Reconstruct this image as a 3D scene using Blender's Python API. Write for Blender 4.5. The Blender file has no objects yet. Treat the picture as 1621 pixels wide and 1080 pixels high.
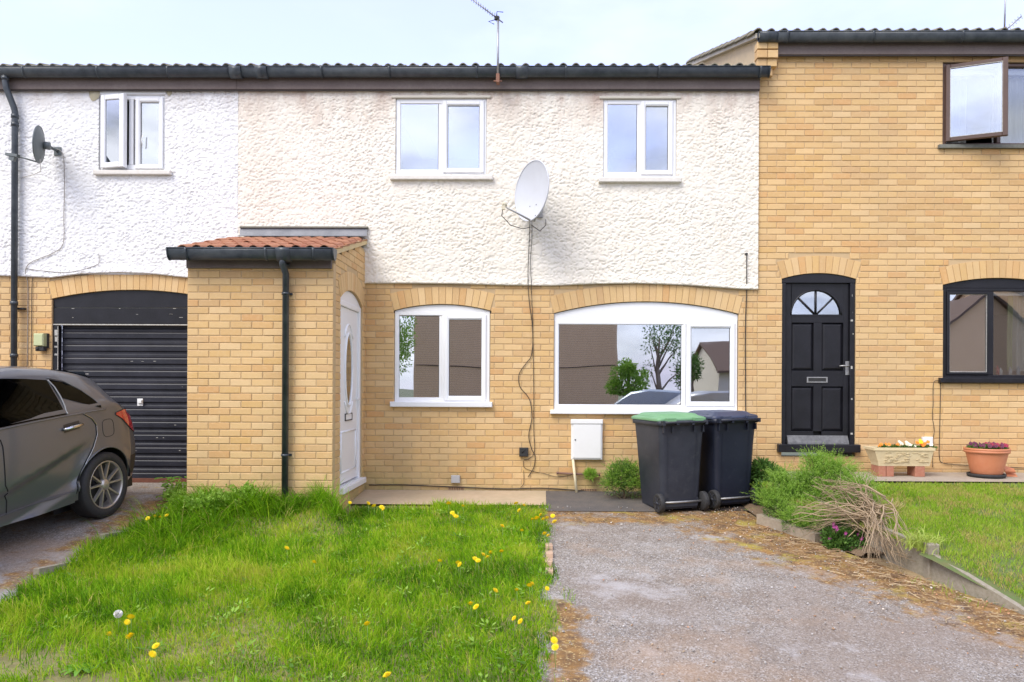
import bpy, math, random
import numpy as np
from mathutils import Vector, Matrix, Euler
random.seed(7); rng = np.random.default_rng(7)
R = math.radians
scene = bpy.context.scene
COL = scene.collection

# ------------------------------------------------------------------ camera
FPX, PW, PH = 1200.0, 1621.0, 1080.0
CAMZ, CAMY = 1.30, -9.27
YAW, ROLL = 0.012, 0.0045
HOR, VPX = 610.0, 857.0
cd = bpy.data.cameras.new('camera'); cam = bpy.data.objects.new('camera', cd)
COL.objects.link(cam); scene.camera = cam
cd.sensor_width = 36; cd.lens = 36 * FPX / PW
cd.shift_y = (HOR - PH / 2) / PW
cd.shift_x = -((VPX - PW / 2) - FPX * YAW) / PW
cd.clip_start = 0.05; cd.clip_end = 1500
cam.location = (0, CAMY, CAMZ)
CM = Matrix.Rotation(YAW, 3, 'Z') @ Matrix.Rotation(R(90), 3, 'X') @ Matrix.Rotation(ROLL, 3, 'Z')
cam.rotation_euler = CM.to_euler()

# ------------------------------------------------------------------ sky and sun
SUN = Vector((-0.52, -0.62, 0.95)).normalized()
world = bpy.data.worlds.new('World'); scene.world = world; world.use_nodes = True
nt = world.node_tree; nt.nodes.clear()
out = nt.nodes.new('ShaderNodeOutputWorld'); bg = nt.nodes.new('ShaderNodeBackground')
sky = nt.nodes.new('ShaderNodeTexSky'); sky.sky_type = 'NISHITA'; sky.sun_disc = False
sky.sun_elevation = math.asin(SUN.z); sky.sun_rotation = math.atan2(SUN.x, SUN.y)
sky.air_density = 1.0; sky.dust_density = 1.8; sky.ozone_density = 1.2
tc = nt.nodes.new('ShaderNodeTexCoord')
mp = nt.nodes.new('ShaderNodeMapping'); mp.inputs['Scale'].default_value = (1, 1, 2.6); mp.inputs['Location'].default_value = (0.35, 0.2, 0.1)
nz = nt.nodes.new('ShaderNodeTexNoise'); nz.inputs['Scale'].default_value = 2.4; nz.inputs['Detail'].default_value = 9; nz.inputs['Roughness'].default_value = 0.58
cr = nt.nodes.new('ShaderNodeValToRGB'); cr.color_ramp.elements[0].position = 0.36; cr.color_ramp.elements[1].position = 0.56
nz2 = nt.nodes.new('ShaderNodeTexNoise'); nz2.inputs['Scale'].default_value = 5.0; nz2.inputs['Detail'].default_value = 6
cr2 = nt.nodes.new('ShaderNodeValToRGB')
cr2.color_ramp.elements[0].position = 0.36; cr2.color_ramp.elements[0].color = (1.7, 1.85, 2.2, 1)
cr2.color_ramp.elements[1].position = 0.62; cr2.color_ramp.elements[1].color = (4.2, 4.3, 4.7, 1)
mx = nt.nodes.new('ShaderNodeMix'); mx.data_type = 'RGBA'
# clouds are heaviest over the street side (seen in the window reflections), thin wisps over the roofs
sx = nt.nodes.new('ShaderNodeSeparateXYZ'); mr = nt.nodes.new('ShaderNodeMapRange')
mr.inputs['From Min'].default_value = -0.3; mr.inputs['From Max'].default_value = 0.6
mr.inputs['To Min'].default_value = 1.0; mr.inputs['To Max'].default_value = 0.14
mul = nt.nodes.new('ShaderNodeMath'); mul.operation = 'MULTIPLY'
L = nt.links.new
L(tc.outputs['Generated'], mp.inputs['Vector']); L(mp.outputs[0], nz.inputs['Vector']); L(mp.outputs[0], nz2.inputs['Vector'])
L(nz.outputs[0], cr.inputs[0]); L(nz2.outputs[0], cr2.inputs[0])
L(tc.outputs['Generated'], sx.inputs[0]); L(sx.outputs['Y'], mr.inputs['Value'])
L(cr.outputs[0], mul.inputs[0]); L(mr.outputs[0], mul.inputs[1])
hz = nt.nodes.new('ShaderNodeMix'); hz.data_type = 'RGBA'; hz.inputs[0].default_value = 0.5; hz.inputs[7].default_value = (2.5, 2.45, 4.9, 1)   # thin high haze
L(sky.outputs[0], hz.inputs[6]); L(mul.outputs[0], mx.inputs[0]); L(hz.outputs[2], mx.inputs[6]); L(cr2.outputs[0], mx.inputs[7])
L(mx.outputs[2], bg.inputs['Color']); L(bg.outputs[0], out.inputs['Surface'])
bg.inputs['Strength'].default_value = 0.15
sl = bpy.data.lights.new('sun', 'SUN'); sl.energy = 1.15; sl.angle = R(34); sl.color = (1.0, 0.95, 0.86)
so = bpy.data.objects.new('sun', sl); COL.objects.link(so); so.rotation_euler = SUN.to_track_quat('Z', 'Y').to_euler(); so.location = (-6, -12, 12)
scene.render.engine = 'CYCLES'
scene.view_settings.view_transform = 'Standard'; scene.view_settings.look = 'None'
scene.view_settings.gamma = 1.0; scene.view_settings.use_curve_mapping = False
scene.view_settings.exposure = 1.52
scene.cycles.max_bounces = 8; scene.cycles.transparent_max_bounces = 12

# ------------------------------------------------------------------ pixel to place
def ray(px, py):
    d = Vector(((px - PW / 2) / FPX + cd.shift_x * PW / FPX, (PH / 2 - py) / FPX + cd.shift_y * PW / FPX, -1))
    return CM @ d
def P(px, py, Y=0.0):
    """the point seen at a pixel on the upright plane y = Y"""
    d = ray(px, py); t = (Y - CAMY) / d.y
    return Vector((d.x * t, Y, CAMZ + d.z * t))
def PX(px, py=450, Y=0.0): return P(px, py, Y).x
def PZ(px, py, Y=0.0): return P(px, py, Y).z

# ------------------------------------------------------------------ noise
def vnoise(x, y, seed=0):
    x = np.asarray(x, float); y = np.asarray(y, float)
    xi = np.floor(x).astype(np.int64); yi = np.floor(y).astype(np.int64); xf = x - xi; yf = y - yi
    def h(a, b):
        n = (a * 374761393 + b * 668265263 + seed * 1274126177) & 0x7fffffff
        n = (n ^ (n >> 13)) * 1103515245 & 0x7fffffff
        n = (n ^ (n >> 15)) * 2246822519 & 0x7fffffff
        return ((n ^ (n >> 11)) & 0xfffff) / 1048575.0
    u = xf * xf * (3 - 2 * xf); v = yf * yf * (3 - 2 * yf)
    return (h(xi, yi) * (1 - u) + h(xi + 1, yi) * u) * (1 - v) + (h(xi, yi + 1) * (1 - u) + h(xi + 1, yi + 1) * u) * v
def fbm(x, y, seed=0, n=4):
    s = 0; a = 0.5
    for i in range(n):
        s = s + a * vnoise(x * 2 ** i + 13.7 * i, y * 2 ** i - 7.1 * i, seed + i); a *= 0.5
    return s / (1 - 0.5 ** n)
def sstep(a, b, x):
    t = np.clip((np.asarray(x, float) - a) / (b - a), 0, 1); return t * t * (3 - 2 * t)

# ------------------------------------------------------------------ ground heights
def gz(x, y):
    m = np.interp(y, [-60, -7, -5.2, -0.5, 0, 2], [-0.5, -0.5, -0.47, -0.03, 0, 0])
    l = np.interp(y, [-60, -7, -5.2, -1.0, 0, 2], [-0.5, -0.5, -0.42, 0.045, 0.065, 0.065])
    w = sstep(-3.4, -4.2, x) if False else 1 - sstep(-4.3, -3.5, x)
    mound = .17 * np.exp(-((y + 1.62) / .36) ** 2) * sstep(-3.85, -3.3, x) * (1 - sstep(-2.25, -1.85, x))   # soil heaped at the porch foot
    return m * (1 - w) + l * w + mound
def gzr(x, y):          # raised right-hand garden
    return np.interp(y, [-9, -4.6, -3.8, -3.07, -0.85, 0, 1], [-0.45, -0.43, -0.31, -0.07, 0.245, 0.255, 0.255]) + 0 * np.asarray(x)
def G(px, py, f=gz, off=0.0):
    d = ray(px, py); lo, hi = 1.0, 60.0
    g = lambda t: CAMZ + d.z * t - (float(f(d.x * t, CAMY + d.y * t)) + off)
    for _ in range(50):
        m = (lo + hi) / 2
        if g(m) > 0: lo = m
        else: hi = m
    return Vector((d.x * lo, CAMY + d.y * lo, CAMZ + d.z * lo))

# ------------------------------------------------------------------ materials
MATS = {}
def mat(name, col, rough=0.6, metal=0.0, spec=0.5, noise=None, bump=None, coat=0.0, attr=None, objrand=None, trans=None, zst=None):
    """col: base colour; noise: (scale, amount, colour2); bump: (scale, strength, distance); attr: list of ramp colours driven by
    the 'tone' attribute; objrand: the same ramp driven by the object's own random value"""
    if name in MATS: return MATS[name]
    m = bpy.data.materials.new(name); m.use_nodes = True; t = m.node_tree; N = t.nodes; K = t.links.new
    b = N['Principled BSDF']; b.inputs['Roughness'].default_value = rough; b.inputs['Metallic'].default_value = metal
    b.inputs['Specular IOR Level'].default_value = spec
    if coat: b.inputs['Coat Weight'].default_value = coat; b.inputs['Coat Roughness'].default_value = 0.06
    geo = N.new('ShaderNodeNewGeometry'); src = None
    ramp_cols = attr or objrand
    if ramp_cols:
        r = N.new('ShaderNodeValToRGB'); e = r.color_ramp.elements
        while len(e) < len(ramp_cols): e.new(0.5)
        for i, c in enumerate(ramp_cols):
            e[i].position = i / (len(ramp_cols) - 1); e[i].color = (*c, 1)
        if attr:
            a = N.new('ShaderNodeAttribute'); a.attribute_name = 'tone'; K(a.outputs['Fac'], r.inputs[0])
        else:
            o = N.new('ShaderNodeObjectInfo'); K(o.outputs['Random'], r.inputs[0])
        src = r.outputs[0]
    def mixc(fac, a, bcol):
        mm = N.new('ShaderNodeMix'); mm.data_type = 'RGBA'; K(fac, mm.inputs[0])
        if a is None: mm.inputs[6].default_value = (*col, 1)
        else: K(a, mm.inputs[6])
        mm.inputs[7].default_value = (*bcol, 1); return mm.outputs[2]
    for q in (noise if isinstance(noise, list) else [noise] if noise else []):
        n = N.new('ShaderNodeTexNoise'); n.inputs['Scale'].default_value = q[0]; n.inputs['Detail'].default_value = 6; n.inputs['Roughness'].default_value = 0.62
        K(geo.outputs['Position'], n.inputs['Vector'])
        mr = N.new('ShaderNodeMapRange'); mr.inputs['From Min'].default_value = q[3] if len(q) > 3 else 0.35; mr.inputs['From Max'].default_value = q[4] if len(q) > 4 else 0.7
        mr.inputs['To Max'].default_value = q[1]; K(n.outputs[0], mr.inputs['Value'])
        src = mixc(mr.outputs[0], src, q[2])
    for q in (zst or []):      # stains tied to a height band: (z where none, z where full, colour, amount, noise scale, vertical stretch)
        sp = N.new('ShaderNodeSeparateXYZ'); K(geo.outputs['Position'], sp.inputs[0]); mz = N.new('ShaderNodeMapRange'); mz.inputs['From Min'].default_value = q[0]; mz.inputs['From Max'].default_value = q[1]; mz.inputs['To Max'].default_value = 1; K(sp.outputs['Z'], mz.inputs['Value'])
        mpp = N.new('ShaderNodeMapping'); mpp.inputs['Scale'].default_value = (1, 1, q[5]); K(geo.outputs['Position'], mpp.inputs['Vector'])
        n = N.new('ShaderNodeTexNoise'); n.inputs['Scale'].default_value = q[4]; n.inputs['Detail'].default_value = 7; n.inputs['Roughness'].default_value = .65; K(mpp.outputs[0], n.inputs['Vector'])
        mn = N.new('ShaderNodeMapRange'); mn.inputs['From Min'].default_value = .40; mn.inputs['From Max'].default_value = .66; mn.inputs['To Max'].default_value = q[3]; K(n.outputs[0], mn.inputs['Value'])
        pr = N.new('ShaderNodeMath'); pr.operation = 'MULTIPLY'; K(mz.outputs[0], pr.inputs[0]); K(mn.outputs[0], pr.inputs[1]); src = mixc(pr.outputs[0], src, q[2])
    if src: K(src, b.inputs['Base Color'])
    else: b.inputs['Base Color'].default_value = (*col, 1)
    if bump:
        prev = None
        for q in (bump if isinstance(bump, list) else [bump]):
            n = N.new('ShaderNodeTexNoise'); n.inputs['Scale'].default_value = q[0]; n.inputs['Detail'].default_value = 5; n.inputs['Roughness'].default_value = 0.65
            K(geo.outputs['Position'], n.inputs['Vector'])
            bp = N.new('ShaderNodeBump'); bp.inputs['Strength'].default_value = q[1]; bp.inputs['Distance'].default_value = q[2]
            K(n.outputs[0], bp.inputs['Height'])
            if prev: K(prev, bp.inputs['Normal'])
            prev = bp.outputs[0]
        K(prev, b.inputs['Normal'])
    if trans:
        tb = N.new('ShaderNodeBsdfTranslucent'); ms = N.new('ShaderNodeMixShader'); ms.inputs[0].default_value = trans
        if src: K(src, tb.inputs['Color'])
        else: tb.inputs['Color'].default_value = (*col, 1)
        K(b.outputs[0], ms.inputs[1]); K(tb.outputs[0], ms.inputs[2]); K(ms.outputs[0], N['Material Output'].inputs['Surface'])
    MATS[name] = m; return m

BR = [(0.646, 0.423, 0.187), (0.705, 0.483, 0.24), (0.646, 0.409, 0.165), (0.725, 0.496, 0.249), (0.666, 0.441, 0.206), (0.588, 0.364, 0.158), (0.725, 0.51, 0.273), (0.666, 0.433, 0.195), (0.627, 0.355, 0.15), (0.695, 0.474, 0.231), (0.588, 0.373, 0.181)]
bn = [(26, .35, (.74, .55, .33), .5, .75), (90, .28, (.42, .25, .12), .55, .8), (1.1, .22, (.50, .38, .22), .5, .75)]
bz = [(.75, .0, (.40, .30, .15), .75, 2.2, .6), (.45, .05, (.36, .36, .12), .5, 1.3, 1), (-5, -6, (1, 1, 1), 0, 1, 1), (-1, 0, (.50, .37, .22), .35, .8, .5)]
bb = [(120, .5, .002), (30, .45, .004)]
M_brick = mat('buff_brick', (0, 0, 0), .88, spec=.2, objrand=BR, noise=bn, bump=bb, zst=bz)
M_brickj = mat('buff_brick_field', (0, 0, 0), .88, spec=.2, attr=BR, noise=bn, bump=bb, zst=bz)
M_mortar = mat('mortar', (.57, .41, .235), .95, spec=.1, noise=(7, .4, (.46, .34, .20)), bump=(200, .5, .002), zst=bz)
M_cream = mat('cream_roughcast', (.83, .785, .705), .92, spec=.15, noise=[(2.2, .35, (.80, .71, .57), .45, .8), (60, .3, (.70, .62, .50), .55, .8)], bump=[(90, .5, .005), (200, .35, .002)], zst=[(4.35, 4.85, (.44, .30, .24), .9, 3.5, .4), (2, 3, (.72, .64, .54), .45, 1.6, .25), (2.75, 2.45, (.62, .56, .46), .5, 5, .5)])
M_white_r = mat('white_roughcast', (.82, .815, .81), .92, spec=.15, noise=[(2.2, .3, (.72, .73, .74), .45, .8), (60, .3, (.68, .69, .71), .55, .8)], bump=[(90, .5, .005), (200, .35, .002)], zst=[(4.6, 4.85, (.50, .42, .36), .6, 3.5, .5), (2, 3, (.70, .70, .72), .4, 1.6, .25)])
M_beige_r = mat('beige_render', (.66, .52, .33), .92, spec=.15, noise=(12, .5, (.50, .40, .27)), bump=(60, .6, .006))
M_upvc = mat('white_upvc', (.84, .845, .86), .3, spec=.5, noise=(6, .15, (.74, .75, .76)))
M_upvc_old = mat('aged_white_upvc', (.80, .81, .82), .4, noise=(6, .3, (.66, .66, .64)))
M_sill = mat('sill_paint', (.74, .71, .66), .6, noise=(14, .5, (.55, .51, .46)))
M_black = mat('black_gloss_paint', (.010, .010, .013), .36, spec=.35, noise=[(5, .5, (.022, .022, .03)), (40, .35, (.06, .06, .065), .62, .8)], bump=(40, .25, .003))
M_chip = mat('chipped_paint', (.55, .54, .50), .8, noise=(60, .8, (.2, .18, .16)))
M_garage = mat('navy_black_steel', (.014, .015, .022), .42, spec=.35, noise=[(4, .6, (.035, .036, .05)), (35, .5, (.10, .10, .11), .62, .8)], bump=(12, .15, .006))
M_rust = mat('rust', (.16, .055, .03), .85, noise=(30, .6, (.08, .03, .02)))
M_gutter = mat('black_plastic_gutter', (.028, .036, .046), .38, noise=[(9, .5, (.10, .115, .125)), (50, .3, (.2, .2, .19), .62, .85)], bump=(20, .12, .003))
M_fascia = mat('brown_timber_fascia', (.15, .115, .105), .7, noise=[(3, .6, (.22, .18, .165)), (40, .3, (.08, .06, .05))])
M_soffit = mat('dark_soffit', (.05, .04, .04), .8)
M_tileg = mat('brown_grey_tile', (0, 0, 0), .9, objrand=[(.27, .24, .19), (.21, .20, .16), (.30, .25, .19)], noise=[(30, .6, (.22, .22, .12)), (9, .4, (.10, .09, .07))], bump=(90, .5, .003))
M_tilegf = mat('brown_grey_tile_field', (.25, .22, .18), .9, noise=[(30, .6, (.22, .22, .12)), (9, .4, (.10, .09, .07))], bump=(90, .5, .003))
M_tiler = mat('red_brown_tile', (0, 0, 0), .85, objrand=[(.40, .155, .085), (.34, .125, .07), (.44, .19, .10), (.30, .12, .07)], noise=[(40, .5, (.20, .09, .06)), (9, .4, (.46, .26, .15))], bump=(90, .5, .003))
M_lead = mat('lead_flashing', (.16, .165, .18), .45, metal=.3, noise=(8, .5, (.30, .30, .31)), bump=(15, .3, .006))
M_leadtop = mat('flashing_cap', (.22, .21, .17), .7)
M_cable = mat('dark_cable', (.035, .028, .024), .6)
M_cablelight = mat('pale_cable', (.50, .47, .43), .7)
M_dish = mat('light_grey_dish', (.56, .58, .63), .45, noise=(5, .3, (.46, .47, .50)))
M_dishdark = mat('dark_grey_dish', (.11, .13, .135), .5, noise=(5, .4, (.17, .18, .18)))
M_alu = mat('dull_aluminium', (.42, .42, .42), .45, metal=.7, noise=(30, .5, (.22, .20, .18)))
M_lnb = mat('yellowed_plastic', (.62, .56, .42), .5)
M_bin = mat('dark_bin_plastic', (.022, .025, .036), .5, spec=.4, noise=[(3, .6, (.05, .054, .068)), (14, .5, (.075, .075, .08), .55, .8), (60, .3, (.14, .14, .15), .62, .85)], bump=(60, .15, .003))
M_bin2 = mat('navy_bin_plastic', (.010, .013, .026), .45, spec=.4, noise=[(3, .5, (.024, .028, .045)), (20, .4, (.05, .055, .07), .58, .8)], bump=(60, .15, .003))
M_lidg = mat('green_bin_lid', (.13, .30, .14), .5, noise=[(8, .5, (.22, .40, .22)), (50, .3, (.45, .55, .42), .65, .85)])
M_lidb = mat('navy_bin_lid', (.035, .045, .085), .42, noise=(8, .5, (.07, .08, .13)))
M_rubber = mat('rubber', (.022, .022, .024), .75, noise=(40, .4, (.05, .048, .045)), bump=(60, .3, .003))
M_metbox = mat('white_meter_box', (.80, .80, .79), .4, noise=(5, .25, (.70, .69, .66)))
M_pipe = mat('cream_pipe', (.74, .66, .46), .5, noise=(20, .4, (.55, .42, .2)))
M_copper = mat('old_copper_pipe', (.19, .105, .075), .6)
M_grey = mat('grey_plastic_box', (.42, .42, .43), .5)
M_dark = mat('dark_void', (.012, .012, .012), .9)
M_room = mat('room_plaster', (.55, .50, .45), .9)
M_room_dim = mat('painted_dim_plaster', (.13, .125, .12), .9)  # darker copy of the room plaster; dimness of upper rooms put into colour
M_roomfl = mat('room_carpet', (.12, .10, .09), .95)
M_curtain = mat('white_net_curtain', (.78, .76, .70), .9, trans=.35)
M_curtainy = mat('yellow_green_curtain', (.62, .66, .36), .9, trans=.3)
M_brown = mat('dark_brown_timber', (.085, .05, .04), .5, noise=[(10, .5, (.13, .075, .055)), (60, .4, (.4, .38, .34), .66, .85)])
M_tilepot = mat('terracotta_plastic', (.58, .21, .10), .5, noise=(12, .35, (.66, .30, .17)))
M_trough = mat('cream_stone_trough', (.70, .58, .36), .85, noise=(14, .5, (.58, .45, .25)), bump=(30, .6, .008))
M_redbrick = mat('red_brick', (.38, .15, .09), .9, noise=(30, .5, (.48, .25, .17)), bump=(60, .4, .003))
M_soil = mat('soil', (.06, .042, .03), .95, noise=(30, .5, (.03, .02, .015)))
M_timber = mat('weathered_timber', (.36, .29, .215), .9, noise=[(9, .6, (.20, .17, .12)), (40, .4, (.46, .39, .30))], bump=[(18, .5, .01), (90, .4, .003)])
M_stone = mat('concrete_edging', (.27, .23, .17), .9, noise=[(9, .6, (.22, .20, .13)), (40, .4, (.46, .42, .36))], bump=[(18, .5, .01), (90, .4, .003)])
M_rock = mat('pale_rock', (.50, .44, .32), .9, noise=(9, .6, (.26, .21, .14)), bump=(20, .6, .02))
M_twig = mat('dry_twig', (.40, .29, .175), .9, noise=[(12, .7, (.20, .13, .08)), (40, .4, (.50, .40, .27))])
M_wood = mat('woody_stem', (.17, .12, .08), .9, noise=(30, .5, (.3, .22, .14)))
GR = [(.055, .14, .006), (.10, .25, .008), (.17, .37, .010), (.25, .47, .012), (.37, .56, .02), (.50, .56, .06), (.58, .44, .18)]
M_grass = mat('long_grass', (0, 0, 0), .6, spec=.12, attr=GR, trans=.38)
M_grassr = mat('mown_grass', (0, 0, 0), .6, spec=.12, attr=[(.12, .21, .02), (.19, .35, .02), (.28, .45, .03), (.36, .52, .05), (.48, .46, .12), (.55, .38, .17)], trans=.35)
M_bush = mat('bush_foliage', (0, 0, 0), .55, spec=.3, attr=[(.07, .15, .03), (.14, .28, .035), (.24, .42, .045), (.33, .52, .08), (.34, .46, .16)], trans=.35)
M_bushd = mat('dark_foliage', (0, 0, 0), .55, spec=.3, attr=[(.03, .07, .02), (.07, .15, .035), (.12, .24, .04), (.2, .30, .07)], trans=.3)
M_leaf = mat('weed_leaf', (.17, .38, .035), .5, noise=(20, .5, (.25, .45, .06)), trans=.35)
M_yellow = mat('dandelion_yellow', (.92, .74, .01), .6, noise=(60, .3, (.90, .58, .0)), trans=.2)
M_puff = mat('dandelion_clock', (.82, .80, .76), .9)
M_stem = mat('flower_stem', (.22, .34, .08), .6)
M_pink = mat('pink_petal', (.40, .06, .26), .6)
M_plum = mat('plum_petal', (.12, .012, .05), .6)
M_red = mat('deep_red_petal', (.30, .012, .05), .6)
M_orange = mat('orange_petal', (.85, .26, .02), .6)
M_cream_p = mat('cream_petal', (.80, .78, .62), .6)

def glass_mat(name, refl, tint, rough=0.0, wav=.06, ior=1.5):
    m = bpy.data.materials.new(name); m.use_nodes = True; t = m.node_tree; N = t.nodes; K = t.links.new
    N.remove(N['Principled BSDF']); g = N.new('ShaderNodeBsdfGlossy'); g.inputs['Roughness'].default_value = rough
    g.inputs['Color'].default_value = (.95, .97, 1, 1) if refl > .05 else (.5, .58, .68, 1)
    tr = N.new('ShaderNodeBsdfTransparent'); tr.inputs['Color'].default_value = (*tint, 1)
    fr = N.new('ShaderNodeFresnel'); fr.inputs['IOR'].default_value = ior
    ad = N.new('ShaderNodeMath'); ad.operation = 'ADD'; ad.use_clamp = True; ad.inputs[1].default_value = refl
    mxs = N.new('ShaderNodeMixShader'); geo = N.new('ShaderNodeNewGeometry')
    n = N.new('ShaderNodeTexNoise'); n.inputs['Scale'].default_value = 1.6; n.inputs['Detail'].default_value = 1
    bp = N.new('ShaderNodeBump'); bp.inputs['Strength'].default_value = wav; bp.inputs['Distance'].default_value = .02
    K(geo.outputs['Position'], n.inputs['Vector']); K(n.outputs[0], bp.inputs['Height']); K(bp.outputs[0], g.inputs['Normal'])
    K(fr.outputs[0], ad.inputs[0]); K(ad.outputs[0], mxs.inputs[0]); K(tr.outputs[0], mxs.inputs[1]); K(g.outputs[0], mxs.inputs[2])
    K(mxs.outputs[0], N['Material Output'].inputs['Surface']); MATS[name] = m; return m
M_glass = glass_mat('window_glass', .42, (.8, .82, .82))
M_glassc = glass_mat('clear_window_glass', .12, (.9, .92, .92))
M_carglass = glass_mat('tinted_car_glass', .02, (.08, .08, .08), wav=.0, ior=1.22)

# ------------------------------------------------------------------ mesh helpers
ORG = {}
def origin(o): return ORG.get(o, Vector((0, 0, 0)))
class MB:
    def __init__(s): s.v = []; s.f = []; s.m = []; s.t = []; s.cm = 0; s.tone = 0.0; s.sm = []
    def add(s, vs, fs, smooth=False):
        b = len(s.v); s.v += [tuple(v) for v in vs]
        for f in fs: s.f.append(tuple(i + b for i in f)); s.m.append(s.cm); s.t.append(s.tone); s.sm.append(smooth)
        return s
    def box(s, x0, x1, y0, y1, z0, z1):
        vs = [(x, y, z) for z in (z0, z1) for y in (y0, y1) for x in (x0, x1)]
        return s.add(vs, [(0, 2, 3, 1), (4, 5, 7, 6), (0, 1, 5, 4), (2, 6, 7, 3), (0, 4, 6, 2), (1, 3, 7, 5)])
    def obox(s, c, hx, hy, hz, rot=None):
        rot = rot or Matrix.Identity(3); c = Vector(c)
        vs = [c + rot @ Vector((x * hx, y * hy, z * hz)) for z in (-1, 1) for y in (-1, 1) for x in (-1, 1)]
        return s.add(vs, [(0, 2, 3, 1), (4, 5, 7, 6), (0, 1, 5, 4), (2, 6, 7, 3), (0, 4, 6, 2), (1, 3, 7, 5)])
    def bbox(s, x0, x1, y0, y1, z0, z1, b=.004):
        """box with chamfered edges on its -y face"""
        vs = [(x0, y0 + b, z0), (x1, y0 + b, z0), (x1, y0 + b, z1), (x0, y0 + b, z1), (x0 + b, y0, z0 + b), (x1 - b, y0, z0 + b), (x1 - b, y0, z1 - b), (x0 + b, y0, z1 - b),
              (x0, y1, z0), (x1, y1, z0), (x1, y1, z1), (x0, y1, z1)]
        return s.add(vs, [(4, 5, 6, 7), (0, 1, 5, 4), (1, 2, 6, 5), (2, 3, 7, 6), (3, 0, 4, 7), (0, 8, 9, 1), (1, 9, 10, 2), (2, 10, 11, 3), (3, 11, 8, 0), (8, 11, 10, 9)])
    def tube(s, pts, r, n=8, cap=True, smooth=True):
        pts = [Vector(p) for p in pts]; k = len(pts); rs = r if isinstance(r, (list, tuple)) else [r] * k
        vs = []; up = None
        for i, p in enumerate(pts):
            d = (pts[min(i + 1, k - 1)] - pts[max(i - 1, 0)]).normalized()
            if up is None: up = d.orthogonal().normalized()
            up = (up - d * up.dot(d)); up = up.normalized() if up.length > 1e-6 else d.orthogonal().normalized(); sd = d.cross(up)
            for j in range(n):
                a = 2 * math.pi * j / n; vs.append(p + (up * math.cos(a) + sd * math.sin(a)) * rs[i])
        fs = [(i * n + j, i * n + (j + 1) % n, (i + 1) * n + (j + 1) % n, (i + 1) * n + j) for i in range(k - 1) for j in range(n)]
        if cap: fs += [tuple(range(n - 1, -1, -1)), tuple((k - 1) * n + j for j in range(n))]
        return s.add(vs, fs, smooth)
    def prism(s, poly, axis, a, b):
        """polygon (2-D) extruded from a to b along axis 'x' or 'y' or 'z'"""
        n = len(poly)
        def mk(p, w): return {'x': (w, p[0], p[1]), 'y': (p[0], w, p[1]), 'z': (p[0], p[1], w)}[axis]
        vs = [mk(p, a) for p in poly] + [mk(p, b) for p in poly]
        return s.add(vs, [tuple(range(n)), tuple(range(2 * n - 1, n - 1, -1))] + [(i, i + n, (i + 1) % n + n, (i + 1) % n) for i in range(n)])
    def grid(s, fn, nu, nv, smooth=True, closeu=False):
        vs = [fn(i / nu, j / nv) for j in range(nv + 1) for i in range(nu + 1)]
        w = nu + 1
        return s.add(vs, [(j * w + i, j * w + i + 1, (j + 1) * w + i + 1, (j + 1) * w + i) for j in range(nv) for i in range(nu)], smooth)
    def mesh(s, name, mats, org=Vector((0, 0, 0))):
        me = bpy.data.meshes.new(name)
        me.from_pydata([(v[0] - org.x, v[1] - org.y, v[2] - org.z) for v in s.v], [], s.f)
        for m in (mats if isinstance(mats, list) else [mats]): me.materials.append(m)
        me.polygons.foreach_set('material_index', s.m); me.polygons.foreach_set('use_smooth', s.sm)
        if any(s.t):
            a = me.attributes.new('tone', 'FLOAT', 'FACE'); a.data.foreach_set('value', s.t)
        me.update(); return me
    def build(s, name, mats, parent=None, at=None, fixn=False):
        po = origin(parent) if parent else Vector((0, 0, 0))
        o_ = Vector(at) if at is not None else po
        me = s.mesh(name, mats, o_)
        if fixn:
            import bmesh
            bm = bmesh.new(); bm.from_mesh(me); bmesh.ops.recalc_face_normals(bm, faces=bm.faces); bm.to_mesh(me); bm.free()
        o = bpy.data.objects.new(name, me); COL.objects.link(o); ORG[o] = o_
        o.location = o_ - po
        if parent: o.parent = parent
        return o
def npmesh(name, V, F, material, tone=None, parent=None, smooth=False):
    V = np.asarray(V, np.float32); F = np.asarray(F, np.int32)
    me = bpy.data.meshes.new(name); me.vertices.add(len(V)); po = origin(parent) if parent else Vector((0, 0, 0))
    me.vertices.foreach_set('co', (V - np.array(po, np.float32)).ravel())
    k = F.shape[1]; me.loops.add(F.size); me.loops.foreach_set('vertex_index', F.ravel())
    me.polygons.add(len(F)); me.polygons.foreach_set('loop_start', np.arange(0, F.size, k, dtype=np.int32))
    me.polygons.foreach_set('use_smooth', np.full(len(F), smooth))
    if tone is not None:
        a = me.attributes.new('tone', 'FLOAT', 'POINT'); a.data.foreach_set('value', np.asarray(tone, np.float32))
    me.materials.append(material); me.update(calc_edges=True); me.validate()
    o = bpy.data.objects.new(name, me); COL.objects.link(o); ORG[o] = po
    if parent: o.parent = parent
    return o
def tag(o, label=None, cat=None, group=None, kind=None):
    if label: o['label'] = label
    if cat: o['category'] = cat
    if group: o['group'] = group
    if kind: o['kind'] = kind
    return o
def empty(name, loc, label=None, cat=None, group=None, parent=None, rot=None):
    o = bpy.data.objects.new(name, None); COL.objects.link(o); o.empty_display_size = .1
    ORG[o] = Vector(loc); o.location = Vector(loc) - (origin(parent) if parent else Vector((0, 0, 0)))
    if parent: o.parent = parent
    if rot is not None: o.rotation_euler = rot
    return tag(o, label, cat, group)
def inst(name, me, loc, parent, rot=None, scale=None):
    o = bpy.data.objects.new(name, me); COL.objects.link(o); o.parent = parent; ORG[o] = Vector(loc)
    o.location = Vector(loc) - origin(parent)
    if rot is not None: o.rotation_euler = rot
    if scale: o.scale = scale
    return o
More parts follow.
